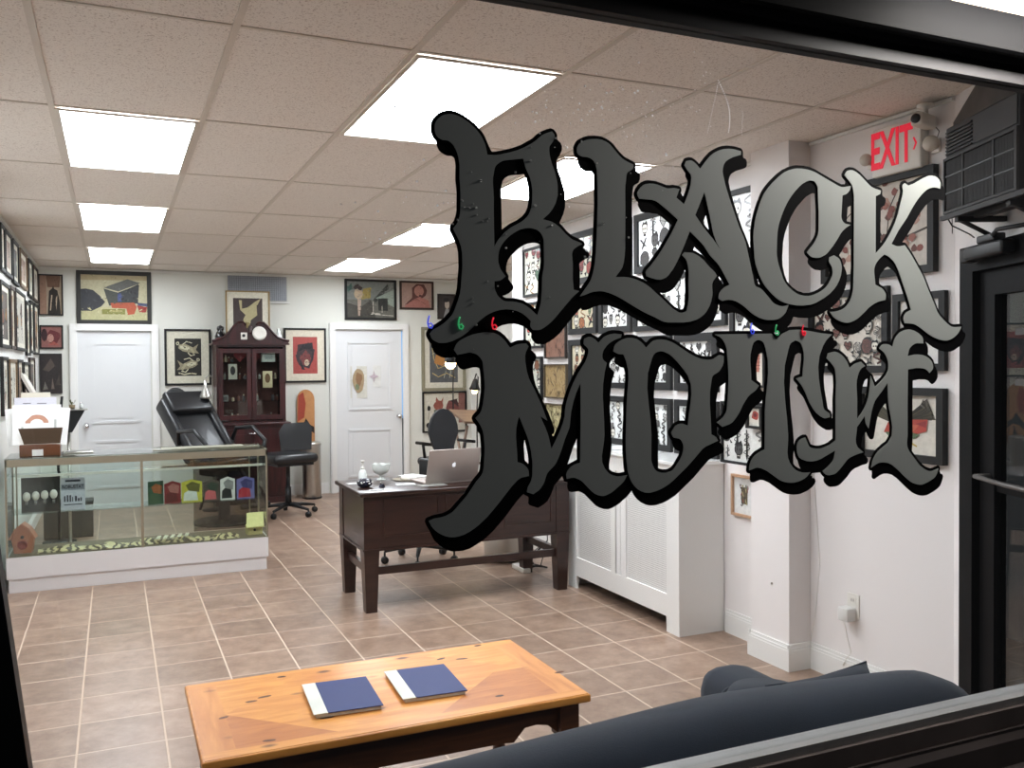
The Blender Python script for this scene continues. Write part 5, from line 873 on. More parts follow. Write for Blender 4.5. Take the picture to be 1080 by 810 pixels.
# vent grille on back wall and switch
t = thing('wall_vent', 'grey wire-mesh vent grille high on the back wall behind the gold frame', 'vent', (1.585, YB, 2.365))
MB().box((-.34, -.012, 0), (.34, -.001, .29)).build('backing', mat('vent_filter', (176, 181, 190), .8, var=.12, vscale=20), t)
b = MB()
for q in range(29): b.box((-.34+q*.0243-.0015, -.018, .0), (-.34+q*.0243+.0015, -.0125, .29))
for q in range(13): b.box((-.34, -.020, q*.0235), (.34, -.0165, q*.0235+.003))
b.build('mesh', mat('galvanised_wire', (126, 128, 130), .4, .7, var=.05), t)
MB().box((-.36, -.03, -.03), (.38, -.001, -.012)).build('ledge', WHITE, t)
t = thing('light_switch', 'small beige light switch plate under the fish picture', 'switch', (.635, YB, 1.28))
MB().box((-.035, -.008, 0), (.035, -.0005, .085), bev=.002).build('plate', PLW, t); MB().box((-.006, -.014, .03), (.006, -.008, .055)).build('toggle', PLW, t)

# ================================================================== TALL CABINET
CB = thing('china_cabinet', 'tall mahogany china cabinet with two glazed doors and arched swan-neck top', 'cabinet', (1.445, 10.80, 0))
W2, D2 = .39, .22    # local x -.39..+.39, y -.22..+.22
MB().box((-.42, -.24, .0), (.42, .22, .07)).build('plinth', MAHOG, CB)
b = MB(); b.box((-.40, -.22, .07), (.40, .22, .90)); b.build('base_body', MAHOG, CB)
MB().box((-.43, -.25, .90), (.43, .22, .93), bev=.006).build('base_top', MAHOG, CB)
for s in (-1, 1):
    dm = MB().box((s*.20-.185, -.235, .12), (s*.20+.185, -.221, .86)); dd = dm.build('base_door', MAHOG, CB)
    MB().box((s*.20-.13, -.240, .18), (s*.20+.13, -.235, .80)).build('door_field', MAHOG, dd)
MB().tube([(-.05, -.245, .815), (-.03, -.265, .81), (.03, -.265, .81), (.05, -.245, .815)], .006, 8).build('handle', CHROME, CB)
b = MB(); b.box((-.385, -.17, .93), (-.36, .21, 1.84)); b.box((.36, -.17, .93), (.385, .21, 1.84)); b.box((-.36, .195, .93), (.36, .21, 1.84)); b.box((-.36, -.17, 1.80), (.36, .195, 1.84)); b.box((-.36, -.17, .93), (.36, .195, .95))
b.build('hutch_body', MAHOG, CB)
for z in (1.17, 1.42, 1.62): MB().box((-.358, -.14, z), (.358, .19, z+.008)).build('glass_shelf', GLC, CB)
MB().box((-.355, .185, .955), (.355, .194, 1.795)).build('back_lining', mat('dark_cabinet_lining', (104, 60, 56), .7, var=.3, vscale=6), CB)
for s in (-1, 1):
    x0, x1 = (-.36, -.006) if s < 0 else (.006, .36)
    f = MB(); f.box((x0, -.190, .965), (x0+.045, -.172, 1.78)); f.box((x1-.045, -.190, .965), (x1, -.172, 1.78)); f.box((x0+.045, -.190, .965), (x1-.045, -.172, 1.02)); f.box((x0+.045, -.190, 1.73), (x1-.045, -.172, 1.78))
    dr = f.build('glazed_door', MAHOG, CB)
    MB().box((x0+.045, -.183, 1.02), (x1-.045, -.180, 1.73)).build('pane', GLC, dr)
# swan-neck pediment
pts = [(-.42, 1.84), (.42, 1.84), (.42, 1.865), (.38, 1.875), (.30, 1.905), (.24, 1.965), (.19, 2.03), (.14, 2.075), (.085, 2.075), (.055, 2.045), (.045, 2.0), (.03, 1.97), (0, 1.955), (-.03, 1.97), (-.045, 2.0), (-.055, 2.045), (-.085, 2.075), (-.14, 2.075), (-.19, 2.03), (-.24, 1.965), (-.30, 1.905), (-.38, 1.875), (-.42, 1.865)]
MB().prism(pts, 'y', -.19, -.165).build('pediment', MAHOG, CB)
b = MB()
for s in (-1, 1): b.tube([(s*x, -.195, z+.004) for x, z in ((.43, 1.866), (.38, 1.878), (.30, 1.908), (.24, 1.968), (.19, 2.034), (.14, 2.078), (.085, 2.078), (.055, 2.047))], .013, 8)
b.box((-.43, -.21, 1.825), (.43, .21, 1.843)); b.build('moulding', MAHOG, CB)
MB().lathe([(.02, 0), (.028, .02), (.012, .04), (.022, .07), (.0001, .10)], (0, -.178, 1.955), 14).build('finial', MAHOG, CB)
# things on and in the cabinet
CZ = (1.445, 10.80)
def small(name, label, cat, x, y, z, group=None): return thing(name, label, cat, (x, y, z), 0, group)
t = small('camera_model', 'small white box with a round black hole sitting in the cabinet top, left side', 'box', 1.36, 10.60, 1.885)
MB().box((-.03, -.012, 0), (.04, .012, .08), bev=.006).build('body', PLW, t); MB().lathe([(.018, 0), (.018, .005), (.0001, .006)], (0, 0, 0), 14, 0, TR(.0, -.012, .045) @ Matrix.Rotation(PI/2, 4, 'X')).build('hole', BLKPL, t)
t = small('white_dish', 'white round dish standing in the cabinet top, right side', 'dish', 1.535, 10.60, 1.875)
MB().lathe([(.0001, 0), (.05, .004), (.078, .014), (.08, .018), (.05, .010), (.0001, .006)], (0, 0, 0), 28, 0, TR(0, 0, .08) @ Matrix.Rotation(PI/2-.1, 4, 'X')).build('dish', PLW, t)
t = small('dark_figurine', 'dark glossy owl-like figurine on the left end of the cabinet top', 'figurine', 1.12, 10.72, 1.8435)
b = MB(); b.lathe([(.045, 0), (.06, .03), (.062, .08), (.05, .12), (.03, .14), (.04, .165), (.036, .19), (.0001, .21)], (0, 0, 0), 20); b.sphere((-.018, -.03, .17), .012, 0, 8); b.sphere((.018, -.03, .17), .012, 0, 8)
b.build('body', mat('dark_glaze', (30, 30, 34), .2, var=.3, vscale=40, coat=.5), t)
t = small('white_vase', 'slim white bottle vase on the right end of the cabinet top', 'vase', 1.77, 10.72, 1.8435)
MB().lathe([(.035, 0), (.042, .03), (.040, .09), (.022, .13), (.014, .16), (.020, .175), (.016, .175), (.010, .16)], (0, 0, 0), 22).build('body', mat('white_glaze', (222, 226, 222), .25, var=.03, coat=.4), t)
def cabitem(kind, label, x, z, w, h, col, col2=None, y=10.72):
    t = small(kind, label, kind.split('_')[-1], x, y, z)
    if kind == 'curio_card':
        MB().box((-w/2, -.004, 0), (w/2, .004, h*.96), bev=.0035).build('card', colmat(col), t)
        m = MB(); m.prism(ell(0, h*.55, w*.28, h*.28, 12), 'y', -.0065, -.0042); m.build('drawing', colmat(col2 or INK), t)
    elif kind == 'heart_box':
        MB().prism([(0, 0), (w*.5, h*.55), (w*.45, h*.9), (w*.22, h), (0, h*.8), (-w*.22, h), (-w*.45, h*.9), (-w*.5, h*.55)], 'y', -.02, .02).build('body', colmat(col), t)
        MB().prism([(0, h*.2), (w*.28, h*.55), (0, h*.68), (-w*.28, h*.55)], 'y', -.025, -.02).build('trim', colmat(col2 or INK), t)
    elif kind == 'small_jar':
        MB().lathe([(w*.42, 0), (w*.5, h*.1), (w*.5, h*.7), (w*.3, h*.8)], (0, 0, 0), 16).build('jar', colmat(col), t)
        MB().lathe([(w*.33, h*.8), (w*.36, h*.82), (w*.36, h), (.0001, h)], (0, 0, 0), 16).build('lid', colmat(col2 or INK), t)
    else:
        MB().box((-w/2, -.03, 0), (w/2, .03, h), bev=.003).build('body', colmat(col), t)
        MB().box((-w*.3, -.0325, h*.25), (w*.3, -.030, h*.75)).build('label_patch', colmat(col2 or INK), t)
cabitem('heart_box', 'red heart-shaped box on the top cabinet shelf, left door', 1.33, 1.629, .13, .13, (150, 28, 34), (120, 16, 24))
cabitem('heart_box', 'red heart-shaped box on the top cabinet shelf, right door', 1.50, 1.629, .10, .11, (140, 26, 32), (110, 16, 24))
cabitem('white_carton', 'white card leaning on the top cabinet shelf, right door', 1.65, 1.629, .15, .12, (220, 222, 218), (190, 196, 196))
cabitem('curio_card', 'white tombstone-shaped card with a face on the middle cabinet shelf, left door', 1.25, 1.429, .10, .185, (212, 200, 186), (60, 50, 50))
cabitem('curio_card', 'cream card with a brown figure on the middle cabinet shelf, right door', 1.63, 1.33, .11, .20, (214, 190, 150), (120, 80, 50), 10.66)
cabitem('white_box', 'small white box with a dark square label, lowest at the left in the cabinet', 1.155, .952, .07, .065, (206, 204, 200), (70, 60, 60))
cabitem('grey_box', 'small grey box on the lower cabinet shelf, left door', 1.16, 1.179, .07, .07, (130, 128, 128), (90, 84, 84))
rr = random.Random(2)
cols = [(176, 120, 84), (196, 170, 140), (120, 60, 50), (160, 150, 140), (90, 80, 86), (190, 130, 110)]
spots = [(1.14+.035*q, 1.629, 'top') for q in range(4)]+[(1.12, 1.429, 'middle'), (1.16, 1.429, 'middle'), (1.33, 1.429, 'middle'), (1.39, 1.429, 'middle'), (1.50, 1.429, 'middle'), (1.55, 1.429, 'middle'), (1.73, 1.429, 'middle'), (1.25, 1.179, 'lower'), (1.31, 1.179, 'lower'), (1.37, 1.179, 'lower'), (1.52, 1.179, 'lower'), (1.70, 1.179, 'lower'), (1.75, 1.179, 'lower'), (1.24, .952, 'bottom'), (1.30, .952, 'bottom'), (1.52, .952, 'bottom'), (1.60, .952, 'bottom'), (1.68, .952, 'bottom')]
cn = {(176, 120, 84): 'copper', (196, 170, 140): 'cream', (120, 60, 50): 'rust', (160, 150, 140): 'grey', (90, 80, 86): 'slate', (190, 130, 110): 'pink'}
used_ = set()
for q, (x, z, lv) in enumerate(spots):
    c = rr.choice(cols); side = 'left' if x < 1.445 else 'right'
    y = 10.74
    cols_left = [k_ for k_ in cols if (k_, lv, side) not in used_] or cols; c = c if (c, lv, side) not in used_ else rr.choice(cols_left); used_.add((c, lv, side))
    t = small('small_jar', 'tiny %s keepsake jar on the %s shelf behind the %s cabinet door' % (cn[c], lv, side), 'jar', x, y, z, 'keepsakes inside the china cabinet')
    h = rr.uniform(.05, .09)
    MB().lathe([(.012, 0), (.016, h*.1), (.016, h*.65), (.008, h*.8)], (0, 0, 0), 12).build('jar', colmat(c), t)
    MB().lathe([(.010, h*.8), (.010, h), (.0001, h)], (0, 0, 0), 12).build('lid', colmat(rr.choice(cols)), t)

# skateboard deck and steel bin
t = thing('skateboard_deck', 'orange and black printed skateboard deck hung upright beside the cabinet', 'skateboard', (2.135, YB-.03, .50))
o = [(.105*math.cos(a), .105*math.sin(a)) for a in [PI*q/12 for q in range(13)]]
pts = [(x, .67+z*1.15) for x, z in o]+[(x, .12-z*1.15) for x, z in [(-p[0], p[1]) for p in o]]
MB().prism(pts, 'y', -.012, 0).build('deck', colmat((206, 140, 80)), t)
m = MB(); m.poly([(-.10, -.0125, .4), (-.02, -.0125, .45), (.0, -.0125, .62), (-.03, -.0125, .76), (-.09, -.0125, .72)]); m.build('red_figure', colmat((176, 62, 40)), t)
m = MB(); m.poly([(-.10, -.0128, .30), (-.04, -.0128, .36), (.0, -.0128, .44), (.05, -.0128, .36), (.10, -.0128, .33), (.10, -.0128, .25), (.04, -.0128, .30), (-.03, -.0128, .28), (-.10, -.0128, .2)]); m.poly([(-.02, -.0129, .12), (.03, -.0129, .30), (.04, -.0129, .12)]); m.build('black_figure', colmat((34, 30, 28)), t)
MB().box((-.02, .0, .55), (.02, .028, .60)).build('hook', BLKPL, t)
t = thing('steel_bin', 'cylindrical brushed steel waste bin by the back wall, right of the cabinet', 'bin', (2.14, 10.72, 0))
MB().lathe([(.105, 0), (.11, .01), (.11, .62), (.112, .63)], (0, 0, 0), 28).build('body', STEEL, t)
MB().lathe([(.113, .63), (.113, .66), (.10, .672), (.0001, .675)], (0, 0, 0), 28).build('lid', STEEL, t)
MB().lathe([(.115, 0), (.115, .018), (.11, .02)], (0, 0, 0), 28).build('foot_ring', BLKPL, t)
MB().box((-.03, -.15, .01), (.03, -.11, .022)).build('pedal', BLKPL, t)

# ================================================================== TATTOO CHAIR
TC = thing('tattoo_chair', 'black reclined tattoo chair with thick headrest pillow behind the glass case', 'chair', (1.0, 9.45, 0), -1.08)
# local frame: +x = towards feet, back leans to -x; y across
def padbox(a, b, M=None, bev=.03): return MB().box(a, b, 0, M, bev)
MB().lathe([(.30, 0), (.30, .02), (.26, .035), (.0001, .04)], (0, 0, 0), 28).build('base_plate', BLKPL, TC)
MB().lathe([(.06, .035), (.055, .20), (.045, .20), (.045, .50), (.07, .52)], (0, 0, 0), 20).build('column', BLKPL, TC)
MB().box((-.2, -.15, .48), (.2, .15, .55)).build('seat_frame', BLKPL, TC)
padbox((-.26, -.26, .55), (.30, .26, .67), bev=.045).build('seat', VINYL, TC)
# backrest: plane rising from (-.22, .66) to (-.72,1.22)
BM = TR(-.20, 0, .64) @ Matrix.Rotation(math.radians(-44), 4, 'Y')
padbox((-.05, -.21, 0), (.05, .21, .86), BM, .035).build('backrest', VINYL, TC)
for s in (-1, 1): padbox((-.07, s*.19, -.02), (.09, s*.29, .78), BM, .04).build('side_bolster', VINYL, TC)
padbox((.045, -.24, .56), (.13, .24, .84), BM, .035).build('headrest_pillow', VINYL, TC)
MB().lathe([(.10, -.03), (.115, 0), (.10, .03), (.0001, .035)], (0, 0, 0), 22, 0, BM @ TR(-.01, .0, .88) @ Matrix.Rotation(PI/2, 4, 'Y')).build('face_cushion', VINYL, TC)
for s in (-1, 1):
    b = MB(); b.tube([(-.30, s*.31, .80), (-.26, s*.34, .93), (.02, s*.34, .95), (.22, s*.34, .82), (.24, s*.30, .68)], .022, 12); b.tube([(-.30, s*.31, .80), (-.20, s*.28, .66)], .018, 10); b.build('armrest', VINYL, TC)
b = MB(); b.tube([(.25, .0, .58), (.46, .0, .40), (.52, .0, .22)], .02, 10); b.tube([(.52, -.16, .22), (.52, .16, .22)], .025, 10); b.build('footrest', BLKPL, TC)
b = MB(); b.tube([(.04, -.1, .42), (.12, -.28, .36), (.1, -.34, .18)], .013, 8); b.tube([(-.1, .1, .45), (-.16, .28, .30)], .012, 8); b.build('lever', BLKPL, TC)

# small brushed steel task lamp behind tattoo chair
t = thing('task_lamp', 'brushed steel cone task lamp hanging over the reclined tattoo chair', 'lamp', (.99, 10.30, 0))
MB().lathe([(.13, 0), (.13, .015), (.02, .025)], (0, 0, 0), 22).build('base', BLKPL, t)
MB().tube([(0, 0, .02), (0, 0, 1.30), (-.01, -.04, 1.46), (-.05, -.12, 1.49), (-.09, -.20, 1.46)], .008, 8).build('pole', STEEL, t)
MB().lathe([(.013, .20), (.018, .13), (.030, .10), (.060, .03), (.072, 0), (.068, 0), (.05, .04)], (0, 0, 0), 24, 0, TR(-.10, -.22, 1.235)).build('lamp_shade', STEEL, t)

# ================================================================== OFFICE CHAIRS
def caster_base(t, r=.30, n=5, z=.08, a0=0.0, m=BLKPL):
    for k in range(n):
        a = a0+2*PI*k/n; c, s = math.cos(a), math.sin(a)
        MB().tube([(0, 0, z+.035), (c*r*.55, s*r*.55, z+.02), (c*r, s*r, z)], [.025, .018, .013], 8).build('base_arm', m, t)
        w = MB(); w.lathe([(.008, -.022), (.028, -.02), (.03, -.008), (.03, .008), (.028, .02), (.008, .022)], (0, 0, 0), 14, 0, TR(c*r, s*r, .03) @ Rz(a) @ Matrix.Rotation(PI/2, 4, 'X')); w.tube([(c*r, s*r, .03), (c*r, s*r, z)], .008, 6); w.build('caster', m, t)
OC = thing('office_chair', 'black swivel chair with low rounded back and wide seat right of the glass case', 'chair', (1.67, 9.62, 0), .25)
caster_base(OC)
MB().lathe([(.035, .10), (.03, .30), (.022, .30), (.022, .54), (.06, .55)], (0, 0, 0), 16).build('gas_lift', BLKPL, OC)
MB().box((-.25, -.24, .56), (.25, .24, .66), bev=.045).build('seat', VINYL, OC)
MB().box((-.2, -.2, .535), (.2, .2, .56)).build('seat_pan', BLKPL, OC)
BMX = TR(.17, .16, .66) @ Matrix.Rotation(math.radians(-8), 4, 'X') @ Rz(-.35)
b = MB(); b.prism([(-.16, .0), (.16, .0), (.18, .22), (.15, .30), (-.11, .30), (-.17, .22)], 'y', -.03, .03, 0, BMX, True); b.build('backrest', VINYL, OC)
MB().tube([(.1, .1, .56), (.18, .2, .58), (.18, .22, .75)], .014, 8).build('back_support', BLKPL, OC)
# desk chair: low base behind desk
DC = thing('desk_chair', 'black five-wheel desk chair base seen under the dark desk', 'chair', (2.23, 6.86, 0), -1.0)
caster_base(DC, .29, 5, .10, .3)
MB().lathe([(.035, .11), (.03, .28), (.022, .28), (.022, .44), (.06, .45)], (0, 0, 0), 16).build('gas_lift', BLKPL, DC)
MB().box((-.23, -.22, .45), (.23, .22, .53), bev=.035).build('seat', VINYL, DC)
MB().box((-.17, .19, .60), (.17, .24, .80), bev=.02).build('backrest', VINYL, DC)
MB().tube([(0, .1, .45), (0, .24, .48), (0, .245, .62)], .014, 8).build('back_support', BLKPL, DC)
# artist chair at the far right station, seen from the back
AC_ = thing('artist_chair', 'dark grey tall oval-backed office chair at the far right drawing table', 'chair', (3.22, 8.95, 0), .25)
caster_base(AC_, .30)
MB().lathe([(.035, .10), (.03, .30), (.022, .30), (.022, .50), (.06, .51)], (0, 0, 0), 16).build('gas_lift', BLKPL, AC_)
MB().box((-.24, -.24, .51), (.24, .24, .60), bev=.04).build('seat', VINYL, AC_)
b = MB()
prof = ell(0, .0, .165, .245, 20)
b.prism([(x*(1-.12*(z < 0)), z) for x, z in prof], 'y', -.025, .02, 0, TR(-.16, -.16, .88) @ Rz(-.15), True); b.build('backrest', mat('dark_grey_mesh', (40, 42, 46), .5, var=.15), AC_)
MB().box((-.05, -.02, 0), (.05, .02, .34), 0, TR(-.16, -.14, .50)).build('back_support', BLKPL, AC_)
for s in (-1, 1): MB().tube([(s*.24, .05, .55), (s*.27, .05, .74), (s*.27, -.12, .755), (s*.27, .18, .755)], .017, 8).build('armrest', BLKPL, AC_)

# far right drawing table with lamps
DT = thing('drawing_table', 'pale wood drawing table tilted on crossed legs by the far right wall', 'table', (3.86, 9.42, 0))
TW = wood('pale_pine', (104, 82, 66), (134, 108, 90), rough=.45)
MB().box((-.36, -.26, -.012), (.36, .26, .012), 0, TR(0, 0, .98) @ Matrix.Rotation(.22, 4, 'X') @ Matrix.Rotation(.06, 4, 'Y')).build('table_top', TW, DT)
for s in (-1, 1):
    MB().tube([(s*.30, -.25, 0), (s*.30, .22, .93)], .016, 8).build('leg', TW, DT); MB().tube([(s*.30, .25, 0), (s*.30, -.18, .90)], .016, 8).build('leg', TW, DT)
MB().tube([(-.30, 0, .46), (.30, 0, .46)], .014, 8).build('stretcher', TW, DT)
def bulb_lamp(label, x, y, zb, estr, up=1.9):
    t = thing('desk_lamp', label, 'lamp', (x, y, 0))
    MB().lathe([(.12, 0), (.12, .02), (.015, .03)], (0, 0, 0), 20).build('base', BLKPL, t)
    MB().tube([(0, 0, .03), (0, 0, zb-.25), (.02, .0, zb+.16), (-.02, -.04, zb+.20), (-.06, -.08, zb+.13)], .008, 8).build('arm', BLKPL, t)
    MB().lathe([(.02, .14), (.03, .12), (.05, .05), (.066, .018), (.062, .018), (.04, .06)], (0, 0, 0), 22, 0, TR(-.06, -.08, zb+.005) @ Matrix.Rotation(.25, 4, 'X')).build('lamp_shade', BLKPL, t)
    m = MB(); m.sphere((-.06, -.085, zb+.0), .036 if estr < 20 else .062, 0, 12); m.build('bulb', mat('lit_bulb_%d' % estr, (255, 230, 190), .5, emit=(255, 205, 140), estr=estr), t)
bulb_lamp('black lamp with a small glowing bulb hanging at the far right corner', 3.90, 9.80, 1.27, 14)
bulb_lamp('warm glowing lamp shining in front of the gilt-framed picture', 3.66, 9.95, 1.59, 30)

# ================================================================== DARK WOODEN DESK
DK = thing('wooden_desk', 'dark brown wooden desk with tapered legs facing the window', 'desk', (2.155, 5.86, 0))
hx, hy = .725, .33
MB().box((-hx-.03, -hy-.03, .745), (hx+.03, hy+.03, .772), bev=.006).build('desk_top', DESKW, DK)
b = MB()
b.box((-hx, -hy, .40), (hx, -hy+.02, .745)).box((-hx, hy-.02, .55), (hx, hy, .745)).box((-hx, -hy+.02, .40), (-hx+.02, hy-.02, .745)).box((hx-.02, -hy+.02, .40), (hx, hy-.02, .745))
b.build('body', DESKW, DK)
b = MB()
for (a, c) in ((-.60, -.22), (-.18, .20), (.24, .60)):
    for (u0, v0, u1, v1) in ((a, .47, c, .485), (a, .71, c, .725), (a, .485, a+.015, .71), (c-.015, .485, c, .71)): b.box((u0, -hy-.006, v0), (u1, -hy, v1))
b.build('panel_moulding', DESKW, DK)
b = MB(); b.box((-hx-.006, -hy-.010, .395), (hx+.006, -hy+.03, .408)); b.box((-hx-.010, -hy, .395), (-hx, hy, .408)); b.box((hx, -hy, .395), (hx+.010, hy, .408)); b.build('lower_moulding', DESKW, DK)
for sx in (-1, 1):
    for sy in (-1, 1):
        x, y = sx*(hx-.045), sy*(hy-.045); m = MB()
        T0, T1 = .055, .036
        def ring(h, z): return [(x-h, y-h, z), (x+h, y-h, z), (x+h, y+h, z), (x-h, y+h, z)]
        vs = ring(T1, 0)+ring(.05, .40)+ring(.05, .744)
        m.add(vs, [(3, 2, 1, 0), (8, 9, 10, 11)]+[(k+4*l, (k+1) % 4+4*l, (k+1) % 4+4*l+4, k+4*l+4) for l in range(2) for k in range(4)])
        m.build('leg', DESKW, DK)
b = MB(); b.box((-hx+.09, -hy+.03, .235), (hx-.09, -hy+.055, .285)); b.build('stretcher', DESKW, DK)
for s in (-1, 1): MB().box((s*(hx-.045)-.015, -hy+.09, .235), (s*(hx-.045)+.015, hy-.09, .285)).build('side_stretcher', DESKW, DK)
DZ = .7722
# laptop
t = thing('laptop', 'open silver laptop with a glowing apple mark on its lid, on the dark desk', 'laptop', (2.085, 5.72, DZ), .12)
ALS = mat('laptop_aluminium', (182, 170, 163), .42, .45, var=.03)
MB().box((-.195, .0, 0), (.195, .25, .016), bev=.004).build('base', ALS, t)
LM = TR(0, .0, .014) @ Matrix.Rotation(math.radians(18), 4, 'X')
MB().box((-.195, -.005, 0), (.195, .003, .235), 0, LM, .003).build('screen_lid', ALS, t)
def apple_mark(m):
    body = [(0, .52), (.16, .62), (.34, .60), (.46, .46), (.36, .30), (.36, .10), (.48, -.06), (.36, -.34), (.20, -.50), (.06, -.44), (-.06, -.44), (-.20, -.50), (-.38, -.30), (-.48, .02), (-.46, .36), (-.32, .58), (-.14, .60)]
    k = .026
    m.add([(x*k, -.0068, .118+z*k*1.05) for x, z in body], [list(range(len(body)))[::-1]])
    lf = [(.0, .68), (.04, .86), (.18, .98), (.20, .82), (.12, .70)]
    m.add([(x*k, -.0068, .118+z*k*1.05) for x, z in lf], [list(range(len(lf)))[::-1]])
    m.v = [tuple(LM @ Vector(v)) for v in m.v]
m = MB(); apple_mark(m); m.build('lid_mark', mat('lit_apple_mark', (240, 240, 245), .4, emit=(245, 245, 255), estr=.6), t, fix=False)
MB().box((-.14, .03, .0162), (.14, .14, .018)).build('keyboard', BLKPL, t)
def lathe_thing(name, label, cat, x, y, parts):
    t = thing(name, label, cat, (x, y, DZ))
    for nm, prof, m, *off in parts: MB().lathe(prof, off[0] if off else (0, 0, 0), 26).build(nm, m, t)
    return t
WG = mat('white_milk_glass', (226, 230, 226), .25, var=.02, coat=.3)
lathe_thing('pump_bottle', 'slim white pump bottle at the left end of the dark desk', 'bottle', 1.56, 6.06, [('bottle', [(.026, 0), (.028, .01), (.028, .06), (.014, .085)], WG), ('pump', [(.012, .085), (.014, .10), (.006, .105), (.006, .135), (.014, .137), (.014, .146), (.0001, .148)], PLW)])
t = lathe_thing('round_jar', 'round dark blue bowl with white dots at the left front corner of the dark desk', 'bowl', 1.50, 5.78, [('bowl', [(.03, 0), (.046, .012), (.052, .03), (.046, .048), (.032, .056), (.028, .054), (.03, .04)], mat('dark_blue_glaze', (20, 24, 44), .15, var=.1, coat=.5))])
m = MB(); rr = random.Random(3)
for q in range(11):
    a = -PI/2+rr.uniform(-1.3, 1.3); z = rr.uniform(.026, .046); R = .0515 if z < .038 else .047
    m.sphere((R*math.cos(a), R*math.sin(a), z), .0045, 0, 6)
m.build('white_dots', PLW, t)
t = lathe_thing('scalloped_goblet', 'white milk-glass goblet with a scalloped rim on the dark desk', 'goblet', 1.70, 6.10, [('foot', [(.034, 0), (.032, .006), (.012, .012), (.010, .03), (.016, .036)], WG)])
m = MB(); n = 32
prof = [(.016, .036), (.045, .05), (.060, .075), (.064, .105)]
vs = []
for (r_, z_) in prof:
    for k in range(n):
        a = 2*PI*k/n; zz = z_+(.010*abs(math.sin(a*4)) if z_ > .1 else 0); vs.append((r_*math.cos(a), r_*math.sin(a), zz))
m.add(vs, [(i*n+k, i*n+(k+1) % n, (i+1)*n+(k+1) % n, (i+1)*n+k) for i in range(3) for k in range(n)], 0, True)
m.build('cup', WG, t)
lathe_thing('round_tray', 'round pale woven tray under the white mouse on the dark desk', 'tray', 1.86, 6.02, [('tray', [(.0001, 0), (.09, 0), (.098, .006), (.092, .007), (.085, .003), (.0001, .003)], colmat((170, 160, 136)))])
t = thing('computer_mouse', 'white computer mouse lying on the round pale tray', 'mouse', (1.85, 6.0, DZ+.0045), .5)
m = MB(); m.lathe([(.0001, 0), (.030, .001), (.033, .008), (.024, .022), (.0001, .027)], (0, 0, 0), 22, 0, Matrix.Diagonal((1, 1.6, 1, 1))); m.build('body', PLW, t)
for (nm, lb, x, y, w, h, rz, c) in (('note_card', 'white card lying behind the round dark bowl on the desk', 1.50, 5.98, .14, .07, .1, (236, 236, 234)), ('note_card', 'small white slip in front of the round dark bowl at the desk edge', 1.53, 5.60, .09, .05, .05, (226, 226, 224)), ('paper_pad', 'white notepad lying in front of the goblet on the desk', 1.78, 5.78, .13, .10, -.2, (224, 226, 226)), ('paper_pad', 'grey sheet lying left of the laptop on the desk', 1.93, 5.66, .18, .09, .05, (150, 148, 140))):
    tt = thing(nm, lb, 'paper', (x, y, DZ), rz); MB().box((-w/2, -h/2, 0), (w/2, h/2, .003)).build('sheet', colmat(c), tt)
    MB().box((-w/2, -h/2, .0031), (w/2, -h/2+.008, .0045)).build('binding_strip', colmat((200, 200, 198)), tt)
t = thing('papers_stack', 'small stack of bright white papers left behind the laptop', 'papers', (1.95, 6.14, DZ), .3)
for q in range(3): MB().box((-.07, -.09, q*.004), (.07, .09, q*.004+.003), 0, Rz(.08*q)).build('sheet', PAPER, t)
t = thing('binder_clip', 'small dark blue clip beside the notepad on the desk', 'clip', (1.60, 5.72, DZ), .6)
m = MB(); m.prism([(-.02, 0), (.02, 0), (.006, .022), (-.006, .022)], 'y', -.012, .012); m.build('clip_body', colmat((24, 30, 52)), t); MB().tube([(-.006, -.006, .02), (-.01, 0, .034), (-.006, .006, .02)], .0015, 6).build('wire_handle', CHROME, t)
# computer/cables behind desk right
t = thing('cable_bundle', 'tangled dark cables and white power strip on the floor behind the desk right leg', 'cables', (2.95, 6.25, 0))
m = MB(); rr = random.Random(9)
for q in range(5):
    pts = [(rr.uniform(-.12, .1), rr.uniform(-.1, .12), .008+.02*abs(math.sin(k))) for k in range(6)]+[(.12, .0, .2), (.16, .1, .5+.06*q), (.2, .14, .72)]
    m.tube(pts, .004, 6)
m.build('cable', BLKPL, t); MB().box((-.16, -.16, .0), (-.10, .06, .035), bev=.006).build('power_strip', PLW, t)
t = thing('white_bin', 'white rounded plastic tub on the floor behind the desk right legs', 'tub', (2.86, 6.62, 0))
MB().lathe([(.13, 0), (.16, .02), (.17, .28), (.165, .30), (.15, .28), (.12, .03)], (0, 0, 0), 26).build('tub', PLW, t); MB().tube([(-.17, 0, .26), (-.13, 0, .40), (.13, 0, .40), (.17, 0, .26)], .004, 6).build('handle', STEEL, t)
# ================================================================== GLASS DISPLAY CASE
CS = thing('display_case', 'long glass display case on a white base at the left of the room', 'display case', (.185, 7.1, 0))
x0, x1, dp = -.89, .89, .46
MB().box((x0+.012, .015, 0), (x1-.012, dp-.015, .10)).build('kick_base', mat('white_laminate', (224, 220, 220), .5, var=.02), CS)
MB().box((x0, 0, .10), (x1, dp, .25)).build('white_base', mat('white_laminate', (224, 220, 220)), CS)
BR = mat('bronze_case_metal', (164, 154, 134), .4, .6, var=.08)
b = MB()
for x in (x0, x1-.012):
    for y in (0, dp-.012): b.box((x, y, .25), (x+.012, y+.012, .93))
b.build('corner_post', BR, CS)
MB().box((-.019, .0, .25), (-.001, .010, .89)).build('centre_post', BR, CS)
b = MB(); b.box((x0, 0, .885), (x1, .014, .935)).box((x0, dp-.014, .90), (x1, dp, .935)).box((x0, .014, .90), (x0+.014, dp-.014, .935)).box((x1-.014, .014, .90), (x1, dp-.014, .935)); b.build('top_frame', BR, CS)
MB().box((x0, 0, .935), (x1, dp, .945)).build('top_glass', GLC, CS)
